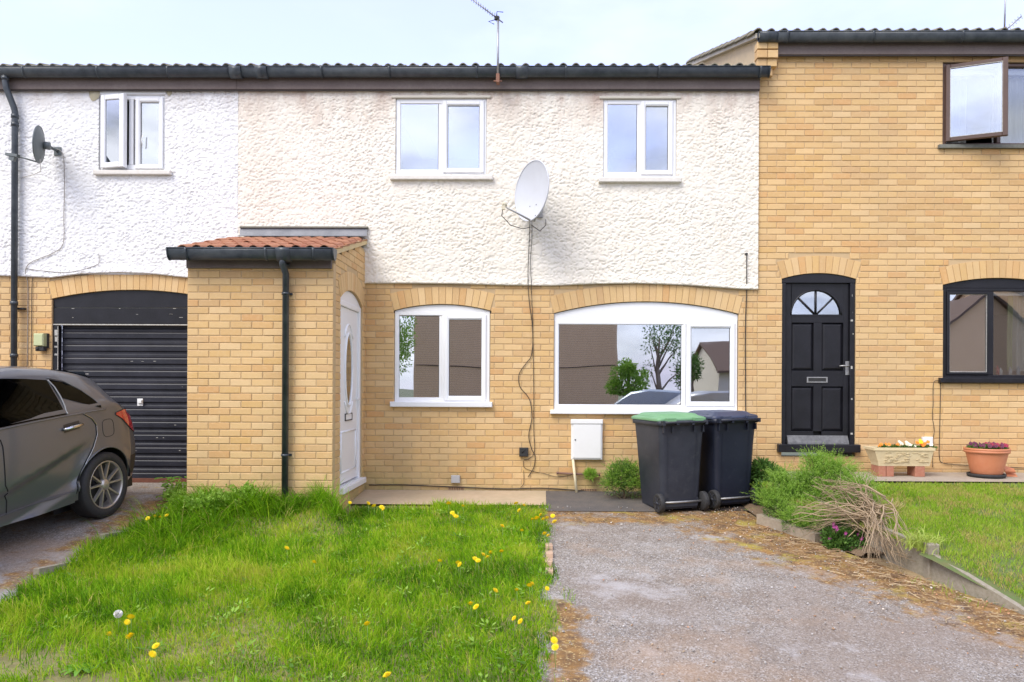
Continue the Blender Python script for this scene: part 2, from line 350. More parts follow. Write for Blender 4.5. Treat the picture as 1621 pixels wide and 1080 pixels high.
# ------------------------------------------------------------------ ground, drives, path
def zcurve(x0, x1, y0, y1, step, fn):
    nx = max(2, int((x1 - x0) / step)); ny = max(2, int((y1 - y0) / step))
    X, Y = np.meshgrid(np.linspace(x0, x1, nx + 1), np.linspace(y0, y1, ny + 1)); return X, Y, fn(X, Y), nx, ny
def sheet(name, X, Y, Z, material, parent=None):
    ny, nx = X.shape; I = np.arange(nx * ny).reshape(ny, nx)
    F = np.stack([I[:-1, :-1], I[:-1, 1:], I[1:, 1:], I[1:, :-1]], -1).reshape(-1, 4)
    return npmesh(name, np.stack([X, Y, Z], -1).reshape(-1, 3), F, material, parent=parent, smooth=True)
def warp(xl, xr, y0, y1, nx, ny):
    v = np.linspace(y0, y1, ny + 1); u = np.linspace(0, 1, nx + 1); A = np.array([xl(q) for q in v])[:, None]; B = np.array([xr(q) for q in v])[:, None]
    X = A + (B - A) * u[None, :]; return X, np.repeat(v[:, None], nx + 1, 1)

M_ground = mat('bare_earth', (.34, .24, .13), .95, noise=[(6, .6, (.22, .15, .08)), (50, .5, (.46, .36, .20))], bump=(60, .7, .01))
g = MB(); g.box(-300, 300, -300, 300, -1.4, -.56); tag(g.build('ground', mat('far_ground', (.12, .15, .07), .95, noise=(.4, .6, (.20, .17, .11)))), kind='structure')
X, Y, Z, _, _ = zcurve(-14, 14, -9.0, .4, .12, lambda x, y: gz(x, y) - .02 - .05 * (sstep(-7.6, -8.9, y) if False else 0))
tag(sheet('earth', X, Y, Z, M_ground), kind='structure')
# pavement, kerb and road on the street side
g = MB(); g.box(-80, 80, -11.2, -9.0, -.56, -.505); tag(g.build('pavement', mat('pavement_grey', (.22, .21, .20), .9, noise=(20, .5, (.15, .145, .14)), bump=(90, .4, .003))), kind='structure')
g = MB(); g.box(-80, 80, -11.35, -11.2, -.56, -.51); tag(g.build('kerb', M_stone), kind='structure')
g = MB(); g.box(-80, 80, -17.4, -11.35, -.56, -.62 + .02); g = MB(); g.box(-80, 80, -17.4, -11.35, -.64, -.552); tag(g.build('road', mat('road_asphalt', (.06, .06, .062), .9, noise=(60, .5, (.11, .11, .11)), bump=(120, .5, .003))), kind='structure')
g = MB(); g.box(-80, 80, -17.55, -17.4, -.56, -.49); tag(g.build('kerb', M_stone), kind='structure')

# right edge line of the middle drive
EDGE = [(2.24, -.9), (2.30, -1.45), (2.62, -2.1), (3.10, -3.07), (3.49, -3.79), (4.1, -5.0), (5.2, -7.2), (6.2, -9.0)]
def edge_x(y): return float(np.interp(-y, [-p[1] for p in EDGE], [p[0] for p in EDGE]))

def tarmac_mat():
    m = bpy.data.materials.new('worn_tarmac'); m.use_nodes = True; t = m.node_tree; N = t.nodes; K = t.links.new; b = N['Principled BSDF']
    b.inputs['Roughness'].default_value = .93; b.inputs['Specular IOR Level'].default_value = .15
    geo = N.new('ShaderNodeNewGeometry')
    def noise(sc, det=6, rough=.6):
        n = N.new('ShaderNodeTexNoise'); n.inputs['Scale'].default_value = sc; n.inputs['Detail'].default_value = det; n.inputs['Roughness'].default_value = rough
        K(geo.outputs['Position'], n.inputs['Vector']); return n.outputs[0]
    def rng_(v, a, b_, c=0, d=1):
        r = N.new('ShaderNodeMapRange'); r.inputs['From Min'].default_value = a; r.inputs['From Max'].default_value = b_; r.inputs['To Min'].default_value = c; r.inputs['To Max'].default_value = d
        K(v, r.inputs['Value']); return r.outputs[0]
    def mixc(f, a, c):
        mm = N.new('ShaderNodeMix'); mm.data_type = 'RGBA'; K(f, mm.inputs[0])
        for i, q in ((6, a), (7, c)):
            if isinstance(q, tuple): mm.inputs[i].default_value = (*q, 1)
            else: K(q, mm.inputs[i])
        return mm.outputs[2]
    def mth(op, a, c):
        q = N.new('ShaderNodeMath'); q.operation = op; q.use_clamp = True
        for i, w in ((0, a), (1, c)):
            if isinstance(w, (int, float)): q.inputs[i].default_value = w
            else: K(w, q.inputs[i])
        return q.outputs[0]
    base = mixc(rng_(noise(3), .35, .7), (.225, .19, .155), (.31, .28, .245))
    vor = N.new('ShaderNodeTexVoronoi'); vor.inputs['Scale'].default_value = 85; K(geo.outputs['Position'], vor.inputs['Vector'])
    base = mixc(rng_(vor.outputs['Color'], .52, .85, 0, .6), base, (.52, .51, .50))
    vor2 = N.new('ShaderNodeTexVoronoi'); vor2.inputs['Scale'].default_value = 115; K(geo.outputs['Position'], vor2.inputs['Vector'])
    base = mixc(rng_(vor2.outputs['Color'], .55, .85, 0, .75), base, (.085, .075, .07))
    base = mixc(rng_(noise(.6, 4, .5), .45, .62, 0, .55), base, (.24, .185, .145))
    base = mixc(rng_(noise(1.3, 8, .7), .54, .66, 0, .65), base, (.44, .425, .42))           # worn pale patches
    base = mixc(rng_(noise(.9, 8, .6), .52, .70, 0, .55), base, (.38, .25, .15))           # brown silt
    a = N.new('ShaderNodeAttribute'); a.attribute_name = 'tone'
    moss = mth('MULTIPLY', rng_(mth('ADD', a.outputs['Fac'], rng_(noise(5, 9, .7), .3, .7, -.35, .35)), .35, .62), .93)
    mc = mixc(rng_(noise(8, 8, .7), .4, .62), (.30, .165, .055), (.12, .07, .038))
    mc = mixc(rng_(noise(45, 5), .55, .68, 0, .8), mc, (.62, .47, .22)); mc = mixc(rng_(noise(2.6, 5), .55, .66, 0, .75), mc, (.36, .30, .05))
    base = mixc(moss, base, mc)
    K(base, b.inputs['Base Color'])
    bp = N.new('ShaderNodeBump'); bp.inputs['Strength'].default_value = .8; bp.inputs['Distance'].default_value = .006; K(noise(130, 4), bp.inputs['Height'])
    bp2 = N.new('ShaderNodeBump'); bp2.inputs['Strength'].default_value = .6; bp2.inputs['Distance'].default_value = .012; K(noise(22, 4), bp2.inputs['Height']); K(bp.outputs[0], bp2.inputs['Normal'])
    K(bp2.outputs[0], b.inputs['Normal']); return m
M_tar = tarmac_mat()
def lawn_edge_r(y): return .10 + .06 * float(vnoise(y * 2.2, 0, 5)) - .02 + (.0 if y > -2.2 or y < -3.6 else -.04)
def drive(name, xl, xr, y0, y1, tonef, off=.006):
    nx, ny = 70, 150; X, Y = warp(xl, xr, y0, y1, nx, ny)
    Z = gz(X, Y) + off + .006 * (fbm(X * 3, Y * 3, 3) - .5); I = np.arange(X.size).reshape(X.shape)
    F = np.stack([I[:-1, :-1], I[:-1, 1:], I[1:, 1:], I[1:, :-1]], -1).reshape(-1, 4)
    return tag(npmesh(name, np.stack([X, Y, Z], -1).reshape(-1, 3), F, M_tar, tone=tonef(X, Y).ravel(), smooth=True), kind='structure')
def tone_mid(X, Y):
    ex = np.interp(-Y, [-p[1] for p in EDGE], [p[0] for p in EDGE])
    d = ex - X; w = np.interp(-Y, [.8, 1.6, 2.5, 4, 6, 9], [.8, 1.75, 1.6, 1.25, 1.2, 1.2])
    t = 1 - d / w
    t = np.maximum(t, (.80 - np.abs(X - .18) / .34 * .8) * sstep(-3.0, -3.8, Y) if False else (.80 - np.abs(X - .18) / .30 * .8) * (1 - sstep(-3.9, -3.1, Y)))
    t = np.maximum(t, .62 * sstep(-1.75, -1.35, Y) * (1 - sstep(-.95, -.8, Y)))
    return np.clip(t, 0, 1)
drive('driveway', lambda y: -.02, edge_x, -9.0, -.78, tone_mid)
drive('driveway', lambda y: -8.6, lambda y: -3.93 + .05 * float(vnoise(y * 3, 2, 9)), -9.0, .12,
      lambda X, Y: np.clip(.34 * np.exp(-((X + 4.10) / .16) ** 2) + .16 + .16 * sstep(-3.2, -1.6, Y), 0, 1))
# dark tarmac patch and concrete apron by the wall
M_patch = mat('dark_tarmac', (.10, .09, .085), .9, noise=[(5, .6, (.19, .155, .125)), (90, .5, (.04, .04, .04))], bump=(120, .6, .004))
X, Y, Z, _, _ = zcurve(.06, 1.25, -1.02, -.02, .08, lambda x, y: gz(x, y) + .012); tag(sheet('driveway', X, Y, Z, M_patch), kind='structure')
X, Y, Z, _, _ = zcurve(1.25, 2.5, -.95, -.02, .08, lambda x, y: gz(x, y) + .008); tag(sheet('soil_bed', X, Y, Z, M_soil), kind='structure')
M_conc = mat('old_concrete', (.48, .36, .235), .92, noise=[(3, .6, (.36, .27, .18)), (14, .4, (.56, .45, .32)), (1.6, .35, (.30, .27, .15))], bump=(60, .5, .004))
X, Y, Z, _, _ = zcurve(-2.155, .06, -.78, -.02, .08, lambda x, y: gz(x, y) + .014); tag(sheet('concrete_path', X, Y, Z, M_conc), kind='structure')
# right-hand raised garden
M_pathr = mat('grey_path', (.36, .30, .235), .92, noise=[(4, .6, (.25, .21, .17)), (20, .4, (.46, .40, .32))], bump=(60, .5, .004))
X, Y, Z, _, _ = zcurve(2.62, 9.0, -.84, -.02, .1, lambda x, y: gzr(x, y) + .012); tag(sheet('path', X, Y, Z, M_pathr), kind='structure')
X, Y = warp(lambda y: (edge_x(y) + .03 if y < -2.97 else float(np.interp(-y, [0, .52, 1.35, 2.25, 2.97], [2.44, 2.44, 2.70, 3.02, 3.20]))), lambda y: 9.5, -9.0, -.02, 60, 90)
tag(sheet('raised_lawn_soil', X, Y, np.maximum(gzr(X, Y), gz(X, Y) + .06) - .01 + .02 * (fbm(X, Y, 8) - .5), mat('turf_soil', (.10, .15, .04), .95, noise=[(12, .6, (.17, .13, .06))], bump=(50, .5, .01))), kind='structure')

# ------------------------------------------------------------------ brick work
class Arch:
    def __init__(s, x0, x1, zs, rise, z0, ring=.215):
        s.x0, s.x1, s.zs, s.rise, s.z0, s.ring = x0, x1, zs, rise, z0, ring
        c = (x1 - x0) / 2; s.R = (c * c + rise * rise) / (2 * rise); s.cx = (x0 + x1) / 2; s.cz = zs + rise - s.R; s.ha = math.asin(c / s.R)
    def hole(s, x, z):
        return (x > s.x0) & (x < s.x1) & (z > s.z0) & (z < s.zs + s.rise) & ((z < s.zs) | ((x - s.cx) ** 2 + (z - s.cz) ** 2 < s.R ** 2))
    def inring(s, x, z):
        dx = x - s.cx; dz = z - s.cz; r = np.hypot(dx, dz); return (np.abs(np.arctan2(dx, dz)) < s.ha) & (r < s.R + s.ring) & (r > s.R - .001) & (z > s.zs - .02)
    def top(s, x): return s.cz + math.sqrt(max(s.R ** 2 - (x - s.cx) ** 2, 0))
    def curve(s, n=20, d=0.0):
        return [(s.cx + (s.R + d) * math.sin(a), s.cz + (s.R + d) * math.cos(a)) for a in np.linspace(-s.ha, s.ha, n + 1)]
class Rect:
    def __init__(s, x0, x1, z0, z1): s.x0, s.x1, s.z0, s.z1 = x0, x1, z0, z1
    def hole(s, x, z): return (x > s.x0) & (x < s.x1) & (z > s.z0) & (z < s.z1)
def row_runs(x0, x1, z, h, holes, above=None):
    n = max(2, int((x1 - x0) / .004)); xs = np.linspace(x0, x1, n); bad = np.zeros(n, bool)
    for zz in (z - h * .45, z, z + h * .45):
        for o in holes:
            bad |= o.hole(xs, zz + 0 * xs)
            if isinstance(o, Arch): bad |= o.inring(xs, zz + 0 * xs)
        if above is not None: bad |= zz > above(xs)
    runs = []; st = None
    for i in range(n):
        if not bad[i] and st is None: st = xs[i]
        if (bad[i] or i == n - 1) and st is not None:
            if xs[i] - st > .012: runs.append((st, xs[i]))
            st = None
    return runs
CO = .075
BRM = {}
def brick_mesh(L_, H_=.0655, D_=.09):
    k = (round(L_ * 200), round(H_ * 1000), round(D_ * 100))
    if k not in BRM:
        b = MB(); b.bbox(-k[0] / 400, k[0] / 400, 0, D_, -H_ / 2, H_ / 2, .0035); BRM[k] = b.mesh('brick', M_brick)
    return BRM[k]
def wedge_mesh(a):
    k = ('w', round(a.R, 3), a.ring)
    if k not in BRM:
        n = max(3, round(2 * a.ha * a.R / .078)); w0 = a.R * 2 * a.ha / n - .0055; w1 = (a.R + a.ring) * 2 * a.ha / n - .0055; h = a.ring / 2 - .003
        b = MB(); b.add([(-w0 / 2, 0, -h), (w0 / 2, 0, -h), (w1 / 2, 0, h), (-w1 / 2, 0, h), (-w0 / 2, .09, -h), (w0 / 2, .09, -h), (w1 / 2, .09, h), (-w1 / 2, .09, h)],
                        [(0, 1, 2, 3), (0, 4, 5, 1), (1, 5, 6, 2), (2, 6, 7, 3), (3, 7, 4, 0), (4, 7, 6, 5)])
        BRM[k] = (b.mesh('brick', M_brick), n)
    return BRM[k]
def brickwork(wall, x0, x1, z0, z1, holes, pri, T=None, rz=0.0, above=None, depth=.10, D=.09, quoin=None):
    """lays stretcher courses and arch rings on the plane y=0 (local), T maps local to world; returns the list of bricks to place"""
    T = T or (lambda v: Vector(v)); out = []; mb = MB()
    k0 = math.floor(z0 / CO); k = k0
    while k * CO < z1:
        za, zb = max(k * CO, z0), min((k + 1) * CO, z1); z = (za + zb) / 2; H = zb - za - .0095
        for (a, b) in row_runs(x0, x1, z, zb - za, holes, above):
            vs = [T(v) for v in [(x, y, zz) for zz in (za, zb) for y in (.0065, depth) for x in (a, b)]]
            mb.add(vs, [(0, 2, 3, 1), (4, 5, 7, 6), (0, 1, 5, 4), (2, 6, 7, 3), (0, 4, 6, 2), (1, 3, 7, 5)])
            if H < .02: continue
            s = (0 if k % 2 else .1125) + .004 * random.random(); i = math.floor((a - x0 - s) / .225); p = x0 + s + i * .225
            while p < b:
                q0 = max(p + .0045, a + .002); q1 = min(p + .2205, b - .002)
                if q1 - q0 > .03:
                    out.append((pri, wall, T(((q0 + q1) / 2, random.uniform(-.0012, .0014), z + random.uniform(-.001, .001))), (0, random.uniform(-.004, .004), rz), brick_mesh(q1 - q0, H if abs(H - .0655) > .002 else .0655, D)))
                p += .225
        k += 1
    for o in holes:
        if isinstance(o, Arch):
            me, n = wedge_mesh(o); hx_ = o.ha; o.ha += .075 / o.R; lo = o.curve(24, .002); hi = o.curve(24, o.ring + .075); o.ha = hx_
            for i in range(24):
                vs = [T((p[0], y, min(p[1], above(np.array([p[0]]))[0] - .01) if above is not None else min(p[1], z1))) for y in (.0075, depth - .003) for p in (lo[i], lo[i + 1], hi[i + 1], hi[i])]
                mb.add(vs, [(0, 1, 2, 3), (7, 6, 5, 4), (0, 4, 5, 1), (2, 6, 7, 3)])
            for i in range(n):
                a = -o.ha + (i + .5) * 2 * o.ha / n; r = o.R + o.ring / 2
                cx, cz = o.cx + r * math.sin(a), o.cz + r * math.cos(a)
                if cx > x1 - .02 or cx < x0 + .02: continue
                out.append((pri, wall, T((cx, random.uniform(-.001, .001), cz)), (0, a, rz), me))
    mb.build('mortar', M_mortar, wall); return out
def lay(bricks, house):
    """the 300 that show largest are parts of their own, the rest one joined piece"""
    bricks.sort(key=lambda b: b[0] + 1e-3 * (abs(b[2].x) + abs(b[2].z - 1.3))); V = []; F = []; tone = []; nb = 0
    for i, (pri, wall, loc, rot, me) in enumerate(bricks):
        if i < 296: inst('brick', me, loc, wall, rot)
        else:
            Mx = Euler(rot).to_matrix(); t = random.random(); b0 = len(V)
            for v in me.vertices: V.append(Mx @ v.co + loc)
            for p in me.polygons:
                vs = list(p.vertices); F.append([b0 + vs[0], b0 + vs[1], b0 + vs[2], b0 + vs[3]])
            tone += [t] * len(me.vertices)
    if F:
        o = npmesh('brick_field', np.array([tuple(v) for v in V]), np.array(F), M_brickj, tone=tone, parent=bricks[-1][1]); o['kind'] = 'stuff'

# ------------------------------------------------------------------ roughcast
def roughcast(name, parent, x0, x1, zbf, zt, holes, material, cell=.0085, y=-.022, amp=.0060, seed=1):
    nx = int((x1 - x0) / cell); nz_ = int((zt - zbf(x0)) / cell); u = np.linspace(x0, x1, nx + 1); zb = np.array([zbf(a) for a in u])
    v = np.linspace(0, 1, nz_ + 1)[:, None]; X = np.repeat(u[None, :], nz_ + 1, 0); Z = zb[None, :] + (zt - zb[None, :]) * v
    n1 = fbm(X * 44, Z * 62, seed, 2); n2 = vnoise(X * 22, Z * 27, seed + 9); n3 = fbm(X * 7, Z * 9, seed + 20, 2)
    D = np.clip((n1 - .26) * 4.4, 0, 1) * (1.0 + .9 * vnoise(X * 2.3, Z * 2.9, seed + 31)) + n2 * .75 + (n3 - .5) * .5
    edge = np.minimum(1, (Z - zb[None, :]) / .03)
    Y = y - amp * (D - .6) - .012 * (1 - np.minimum(1, (Z - zb[None, :]) / .12)) + .02 * (edge < .01)
    cx = (X[:-1, :-1] + X[1:, 1:]) / 2; cz = (Z[:-1, :-1] + Z[1:, 1:]) / 2; keep = np.ones(cx.shape, bool)
    for o in holes: keep &= ~o.hole(cx, cz)
    I = np.arange(X.size).reshape(X.shape); F = np.stack([I[:-1, :-1], I[:-1, 1:], I[1:, 1:], I[1:, :-1]], -1)[keep]
    o = npmesh(name, np.stack([X, Y, Z], -1).reshape(-1, 3), F, material, parent=parent, smooth=True)
    b = MB(); k = zbf(x0) + .03; zz = k
    while zz < zt:
        z2 = min(zz + .05, zt)
        for (a, c) in row_runs(x0 + .001, x1 - .001, (zz + z2) / 2, z2 - zz, holes): b.box(a, c, y + .013, .098, zz, z2)
        zz = z2
    b.build('render_base', material, o); return o

# ------------------------------------------------------------------ tiles
def tile_mesh(w, l, rise, th, m):
    b = MB(); xs = [0, .02, .07, .16, .27, .35, .43, .54, .63, .68, .70, .85, 1]; prof = [(w * (x - .5), rise * max(0, math.sin(math.pi * min(1, x / .70))) ** .62 if x < .70 else -.004 * math.sin(math.pi * (x - .70) / .30)) for x in xs]
    n = len(prof); vs = []
    for (yy, dz) in ((0, 0), (l, 0)):
        vs += [(p[0], yy, p[1]) for p in prof]; vs += [(p[0], yy, p[1] - th) for p in prof]
    fs = []
    for i in range(n - 1):
        fs += [(i, i + 1, 2 * n + i + 1, 2 * n + i), (n + i + 1, n + i, 3 * n + i, 3 * n + i + 1), (i + n, i + n + 1, i + 1, i)]
    fs += [(0, 2 * n, 3 * n, n), (n - 1, 2 * n - 1, 4 * n - 1, 3 * n - 1)]
    b.add(vs, fs, True); return b.mesh('tile', m)
def tiles(roof, x0, x1, y0, z0, pitch, rows, w, material, matf, single=1, l=.40, gauge=.32, rise=.038, th=.012, jit=.004):
    me = tile_mesh(w * 1.04, l, rise, th, material); mf = MB(); n = round((x1 - x0) / w); w2 = (x1 - x0) / n
    lv = [tuple(v.co) for v in me.vertices]; lf = [tuple(p.vertices) for p in me.polygons]
    for r in range(rows):
        for i in range(n):
            loc = Vector((x0 + (i + .5) * w2, y0 + r * gauge * math.cos(pitch), z0 + r * gauge * math.sin(pitch)))
            rot = Euler((pitch - .045 + random.uniform(-.008, .008), random.uniform(-.01, .01), random.uniform(-.006, .006))); loc.z += random.uniform(-jit, jit)
            if r < single: inst('tile', me, loc, roof, rot)
            else:
                Mx = rot.to_matrix(); mf.add([Mx @ Vector(v) + loc for v in lv], lf, True)
    if rows > single: mf.build('tile_field', matf, roof)['kind'] = 'stuff'

# ------------------------------------------------------------------ joinery
def bars(mb, x0, x1, z0, z1, y0, y1, l, r, t, b, ch=.006):
    mb.bbox(x0, x0 + l, y0, y1, z0, z1, ch); mb.bbox(x1 - r, x1, y0, y1, z0, z1, ch)
    mb.bbox(x0 + l, x1 - r, y0, y1, z1 - t, z1, ch); mb.bbox(x0 + l, x1 - r, y0, y1, z0, z0 + b, ch)
def pane(parent, x0, x1, z0, z1, y, m=None, T=None):
    b = MB(); vs = [(x0, y, z0), (x1, y, z0), (x1, y, z1), (x0, y, z1)]; vs2 = [(a, c + .006, d) for a, c, d in vs]
    b.add([T(v) if T else v for v in vs + vs2], [(0, 1, 2, 3), (7, 6, 5, 4)]); b.build('pane', m or M_glass, parent)
def window(house, opn, sill, panes, y=.0, mat_f=None, arch=None, head=None, sillm=None, mull=None, fw=.055, silld=.07):
    """opn: outer frame (x0,x1,z0,z1); panes: list of (x0,x1,z0,z1,casement?) glass edges"""
    mf = mat_f or M_upvc; x0, x1, z0, z1 = opn; w = empty('window', ((x0 + x1) / 2, y, z0), parent=house)
    f = MB(); edges = []
    zt = head if head else z1
    f.bbox(x0, x0 + fw, y, y + .06, z0, zt, .005); f.bbox(x1 - fw, x1, y, y + .06, z0, zt, .005)
    f.bbox(x0 + fw, x1 - fw, y, y + .06, zt - fw, zt, .005); f.bbox(x0 + fw, x1 - fw, y, y + .06, z0, z0 + fw * 1.1, .005)
    if mull: f.bbox(mull[0], mull[1], y, y + .06, z0 + fw * 1.1, zt - fw, .005)
    f.build('frame', mf, w)
    if arch:
        a = MB(); pts = [(p[0], p[1] - .004) for p in arch.curve(24, -.002)]; pts = [(max(x0, min(x1, p[0])), max(p[1], zt + .003)) for p in pts]
        poly = [(x0, zt + .001)] + [(x1, zt + .001)] + pts[::-1]
        a.prism(poly, 'y', y + .003, y + .05); a.build('arch_board', mf, w, fixn=True)
    for (a0, a1, b0, b1, cas) in panes:
        if cas:
            c = MB(); bars(c, a0 - .058, a1 + .058, b0 - .058, b1 + .058, y - .018, y + .03, .05, .05, .05, .05, .008)
            bars(c, a0 - .008, a1 + .008, b0 - .008, b1 + .008, y - .010, y + .02, .008, .008, .008, .008, .003); c.build('casement', mf, w)
        else:
            c = MB(); l = a0 - x0 - fw
            xl = x0 + fw if not mull or a0 < mull[0] else mull[1]; xr = (mull[0] if mull and a0 < mull[0] else x1 - fw)
            bars(c, xl, xr, z0 + fw * 1.1, zt - fw, y + .008, y + .05, max(a0 - xl, .004), max(xr - a1, .004), max(zt - fw - b1, .004), max(b0 - z0 - fw * 1.1, .004), .003); c.build('glazing_bead', mf, w)
        pane(w, a0, a1, b0, b1, y + .012)
        g_ = MB(); gk = .006
        bars(g_, a0, a1, b0, b1, y + .0105, y + .0115, gk, gk, gk, gk, .0); g_.build('gasket', M_rubber, w)
    if sill:
        s = MB(); s.bbox(sill[0], sill[1], y - silld, y + .05, sill[2], sill[3], .006); s.build('sill', sillm or mf, w)
    return w
def room(house, x0, x1, z0, z1, d=3.2, m=None):
    b = MB(); y0 = .12
    b.add([(x0, y0, z0), (x1, y0, z0), (x1, d, z0), (x0, d, z0)], [(0, 1, 2, 3)]); fl = b
    c = MB(); t = .05
    c.box(x0 - t, x0, y0, d, z0, z1); c.box(x1, x1 + t, y0, d, z0, z1); c.box(x0 - t, x1 + t, d, d + t, z0, z1); c.box(x0 - t, x1 + t, y0, d + t, z1, z1 + t)
    c.build('inner_room', m or M_room, house); c = MB(); c.box(x0 - t, x1 + t, y0, d + t, z0 - t, z0); c.build('room_floor', M_roomfl, house)
def halfpipe(mb, x0, x1, y, z, r, th=.004, n=14, dk=1.75):
    """half-round gutter: r radius, z rim height"""
    vs = []; A = [math.pi + math.pi * j / n for j in range(n + 1)]
    for x in (x0, x1):
        for rr in (r, r - th): vs += [(x, y + rr * math.cos(a), z + dk * rr * math.sin(a)) for a in A]
    k = n + 1; fs = []
    for j in range(n): fs += [(j, j + 1, 2 * k + j + 1, 2 * k + j), (k + j + 1, k + j, 3 * k + j, 3 * k + j + 1), (j, k + j, k + j + 1, j + 1), (2 * k + j, 2 * k + j + 1, 3 * k + j + 1, 3 * k + j)]
    fs += [(0, 2 * k, 3 * k, k), (n, k + n, 3 * k + n, 2 * k + n)]
    mb.add(vs, fs, True)
def gutter(house, x0, x1, y, z, r, joints=(), stops=(), unions=()):
    g = empty('gutter', ((x0 + x1) / 2, y, z), parent=house)
    b = MB(); halfpipe(b, x0, x1, y, z, r); b.tube([(x0, y - r, z), (x1, y - r, z)], .006, 6); b.build('channel', M_gutter, g)
    for jx in joints:
        b = MB(); halfpipe(b, jx - .012, jx + .012, y, z + .004, r + .006, .006); b.build('bracket', M_gutter, g)
    for jx in unions:
        b = MB(); halfpipe(b, jx - .07, jx + .07, y, z + .004, r + .010, .008); b.build('union', M_gutter, g)
    for sx in stops:
        b = MB(); A = [math.pi + math.pi * j / 14 for j in range(15)]; b.prism([(y + (r + .005) * math.cos(a), z + .004 + 1.75 * (r + .005) * math.sin(a)) for a in A], 'x', sx - .006, sx + .006); b.build('stop_end', M_gutter, g, fixn=True)
    return g
# ================================================================== the terrace
XL = PX(378, 300); XR = PX(1200, 300)
PITCH = R(19)
def zb_px(pts):
    w = [P(a, b, -.02) for a, b in pts]; xs = [q.x for q in w]; zs = [q.z for q in w]
    return lambda x: float(np.interp(x, xs, zs))
# ---------------- left house
LH = empty('terraced_house', (-6.2, 0, gz(-6, 0)), 'left terraced house with white roughcast upper floor and black garage door', 'house', 'houses in the terrace')
lx0 = -8.7
zbL = zb_px([(-400, 437), (0, 437), (82, 440), (130, 434), (190, 432), (240, 434), (295, 440), (378, 443)])
ga = Arch(PX(82, 473), -4.02, PZ(82, 473), PZ(190, 459) - PZ(82, 473), -.2)
lw = empty('wall', (-6.2, 0, .07), parent=LH)
br = brickwork(lw, lx0, XL - .01, -.12, zbL(-6.2) + .03, [ga], 0)
lay(br, LH)
wl = [P(158, 150, -.01), P(262, 270, -.01)]; lwin = Rect(wl[0].x, wl[1].x, wl[1].z, P(200, 138).z)
ZT = P(700, 137, -.08).z + .02
roughcast('roughcast_wall', LH, lx0, XL - .001, zbL, ZT, [lwin], M_white_r, seed=3)
# patched mortar by the window head
pm = MB()
for (a, b, c, d) in ((139, 158, 139, 158), (263, 272, 139, 152)):
    q0, q1 = P(a, b, -.036), P(c, d, -.036)
c0 = P(150, 147, -.034); pm.grid(lambda u, v: (c0.x + .07 * (v ** .7) * math.cos(6.283 * u), c0.y - .012 * (1 - v), c0.z + .10 * (v ** .7) * math.sin(6.283 * u) * (1 - .3 * math.cos(6.28 * u))), 14, 3)
pm.build('mortar_patch', mat('patch_mortar', (.42, .38, .27), .95, bump=(60, .6, .006)), LH); pm = MB(); c1 = P(268, 146, -.034); pm.grid(lambda u, v: (c1.x + .035 * v * math.cos(6.283 * u), c1.y - .01 * (1 - v), c1.z + .045 * v * math.sin(6.283 * u)), 12, 3)
pm.build('mortar_patch', mat('patch_mortar', (.42, .38, .27), .95, bump=(60, .6, .006)), LH)
# window with the left casement ajar
def rect_px(a, b, c, d, Y): p, q = P(a, b, Y), P(c, d, Y); return (p.x, q.x, q.z, p.z)
o_ = rect_px(160, 151, 261, 269, -.01); rp = rect_px(222, 162, 251, 260, -.02); s_ = rect_px(147, 269, 269, 276, -.08)
mu = (PX(204, 200, -.01) + .0, PX(211, 200, -.01))
w = window(LH, o_, (s_[0], s_[1], s_[2], s_[3]), [(rp[0], rp[1], rp[2], rp[3], True)], y=-.012, mull=mu, sillm=M_sill)
hb = MB(); h_ = rect_px(155, 138, 263, 150, -.03); hb.bbox(h_[0], h_[1], -.035, .05, h_[2], h_[3], .006); hb.build('head_board', M_upvc_old, LH)
ca = empty('casement', (o_[0] + .03, -.02, o_[2] + .04), parent=w)
ca.rotation_euler = (0, 0, 0)
ang = R(-10); cw = mu[0] - o_[0] - .02; chh = o_[3] - o_[2] - .02; Rm = Matrix.Rotation(ang, 3, 'Z'); hx, hz = o_[0] + .02, o_[2] + .01
def TC(v): q = Rm @ Vector((v[0], v[1], 0)); return Vector((hx + q.x, -.025 + q.y, hz + v[2]))
c = MB(); bars(c, 0, cw, 0, chh, -.03, .03, .065, .065, .065, .065, .008); c.v = [tuple(TC(v)) for v in c.v]
bpy.data.objects.remove(ca); ca = c.build('casement', M_upvc, w)
pane(w, .06, cw - .06, .06, chh - .06, -.01, T=TC)
hd = MB(); hd.tube([P(226, 214, -.045), P(224, 222, -.055), P(225, 232, -.045)], .006, 6); hd.build('handle', M_upvc_old, w)
room(LH, -7.6, -4.4, 2.75, 4.85, 2.6, M_room_dim)
# garage
gd = empty('garage_door', ((ga.x0 - 4.0) / 2, .05, .07), parent=LH)
zt1, zt2 = PZ(150, 513, .03), PZ(150, 487, .03)
b = MB(); pts = [(p[0], p[1] - .003) for p in ga.curve(24, -.003)]; b.prism([(ga.x0 + .002, zt2 + .003), (ga.x1, zt2 + .003)] + [p for p in pts[::-1] if p[1] > zt2], 'y', .03, .08); b.build('arch_board', M_black, gd, fixn=True)
b = MB(); b.bbox(ga.x0 + .002, ga.x1, .024, .08, zt1 + .002, zt2 - .002, .006); b.build('head_board', M_black, gd)
b = MB(); b.bbox(ga.x0 + .002, ga.x1, .016, .08, zt1 - .018, zt1 - .002, .004); b.build('drip_strip', M_chip, gd)
jx = PX(94, 560, .04); b = MB(); b.bbox(ga.x0 + .002, jx, .02, .09, .06, zt1 - .02, .006); b.build('jamb', M_black, gd)
b = MB(); b.box(jx - .006, jx + .001, .012, .019, .3, zt1 - .03); 
for i in range(14):
    zz = random.uniform(.5, 1.9); b.box(jx - .03 - random.random() * .02, jx - .012, .0165, .0195, zz, zz + random.uniform(.02, .09))
b.build('flaked_paint', M_chip, gd)
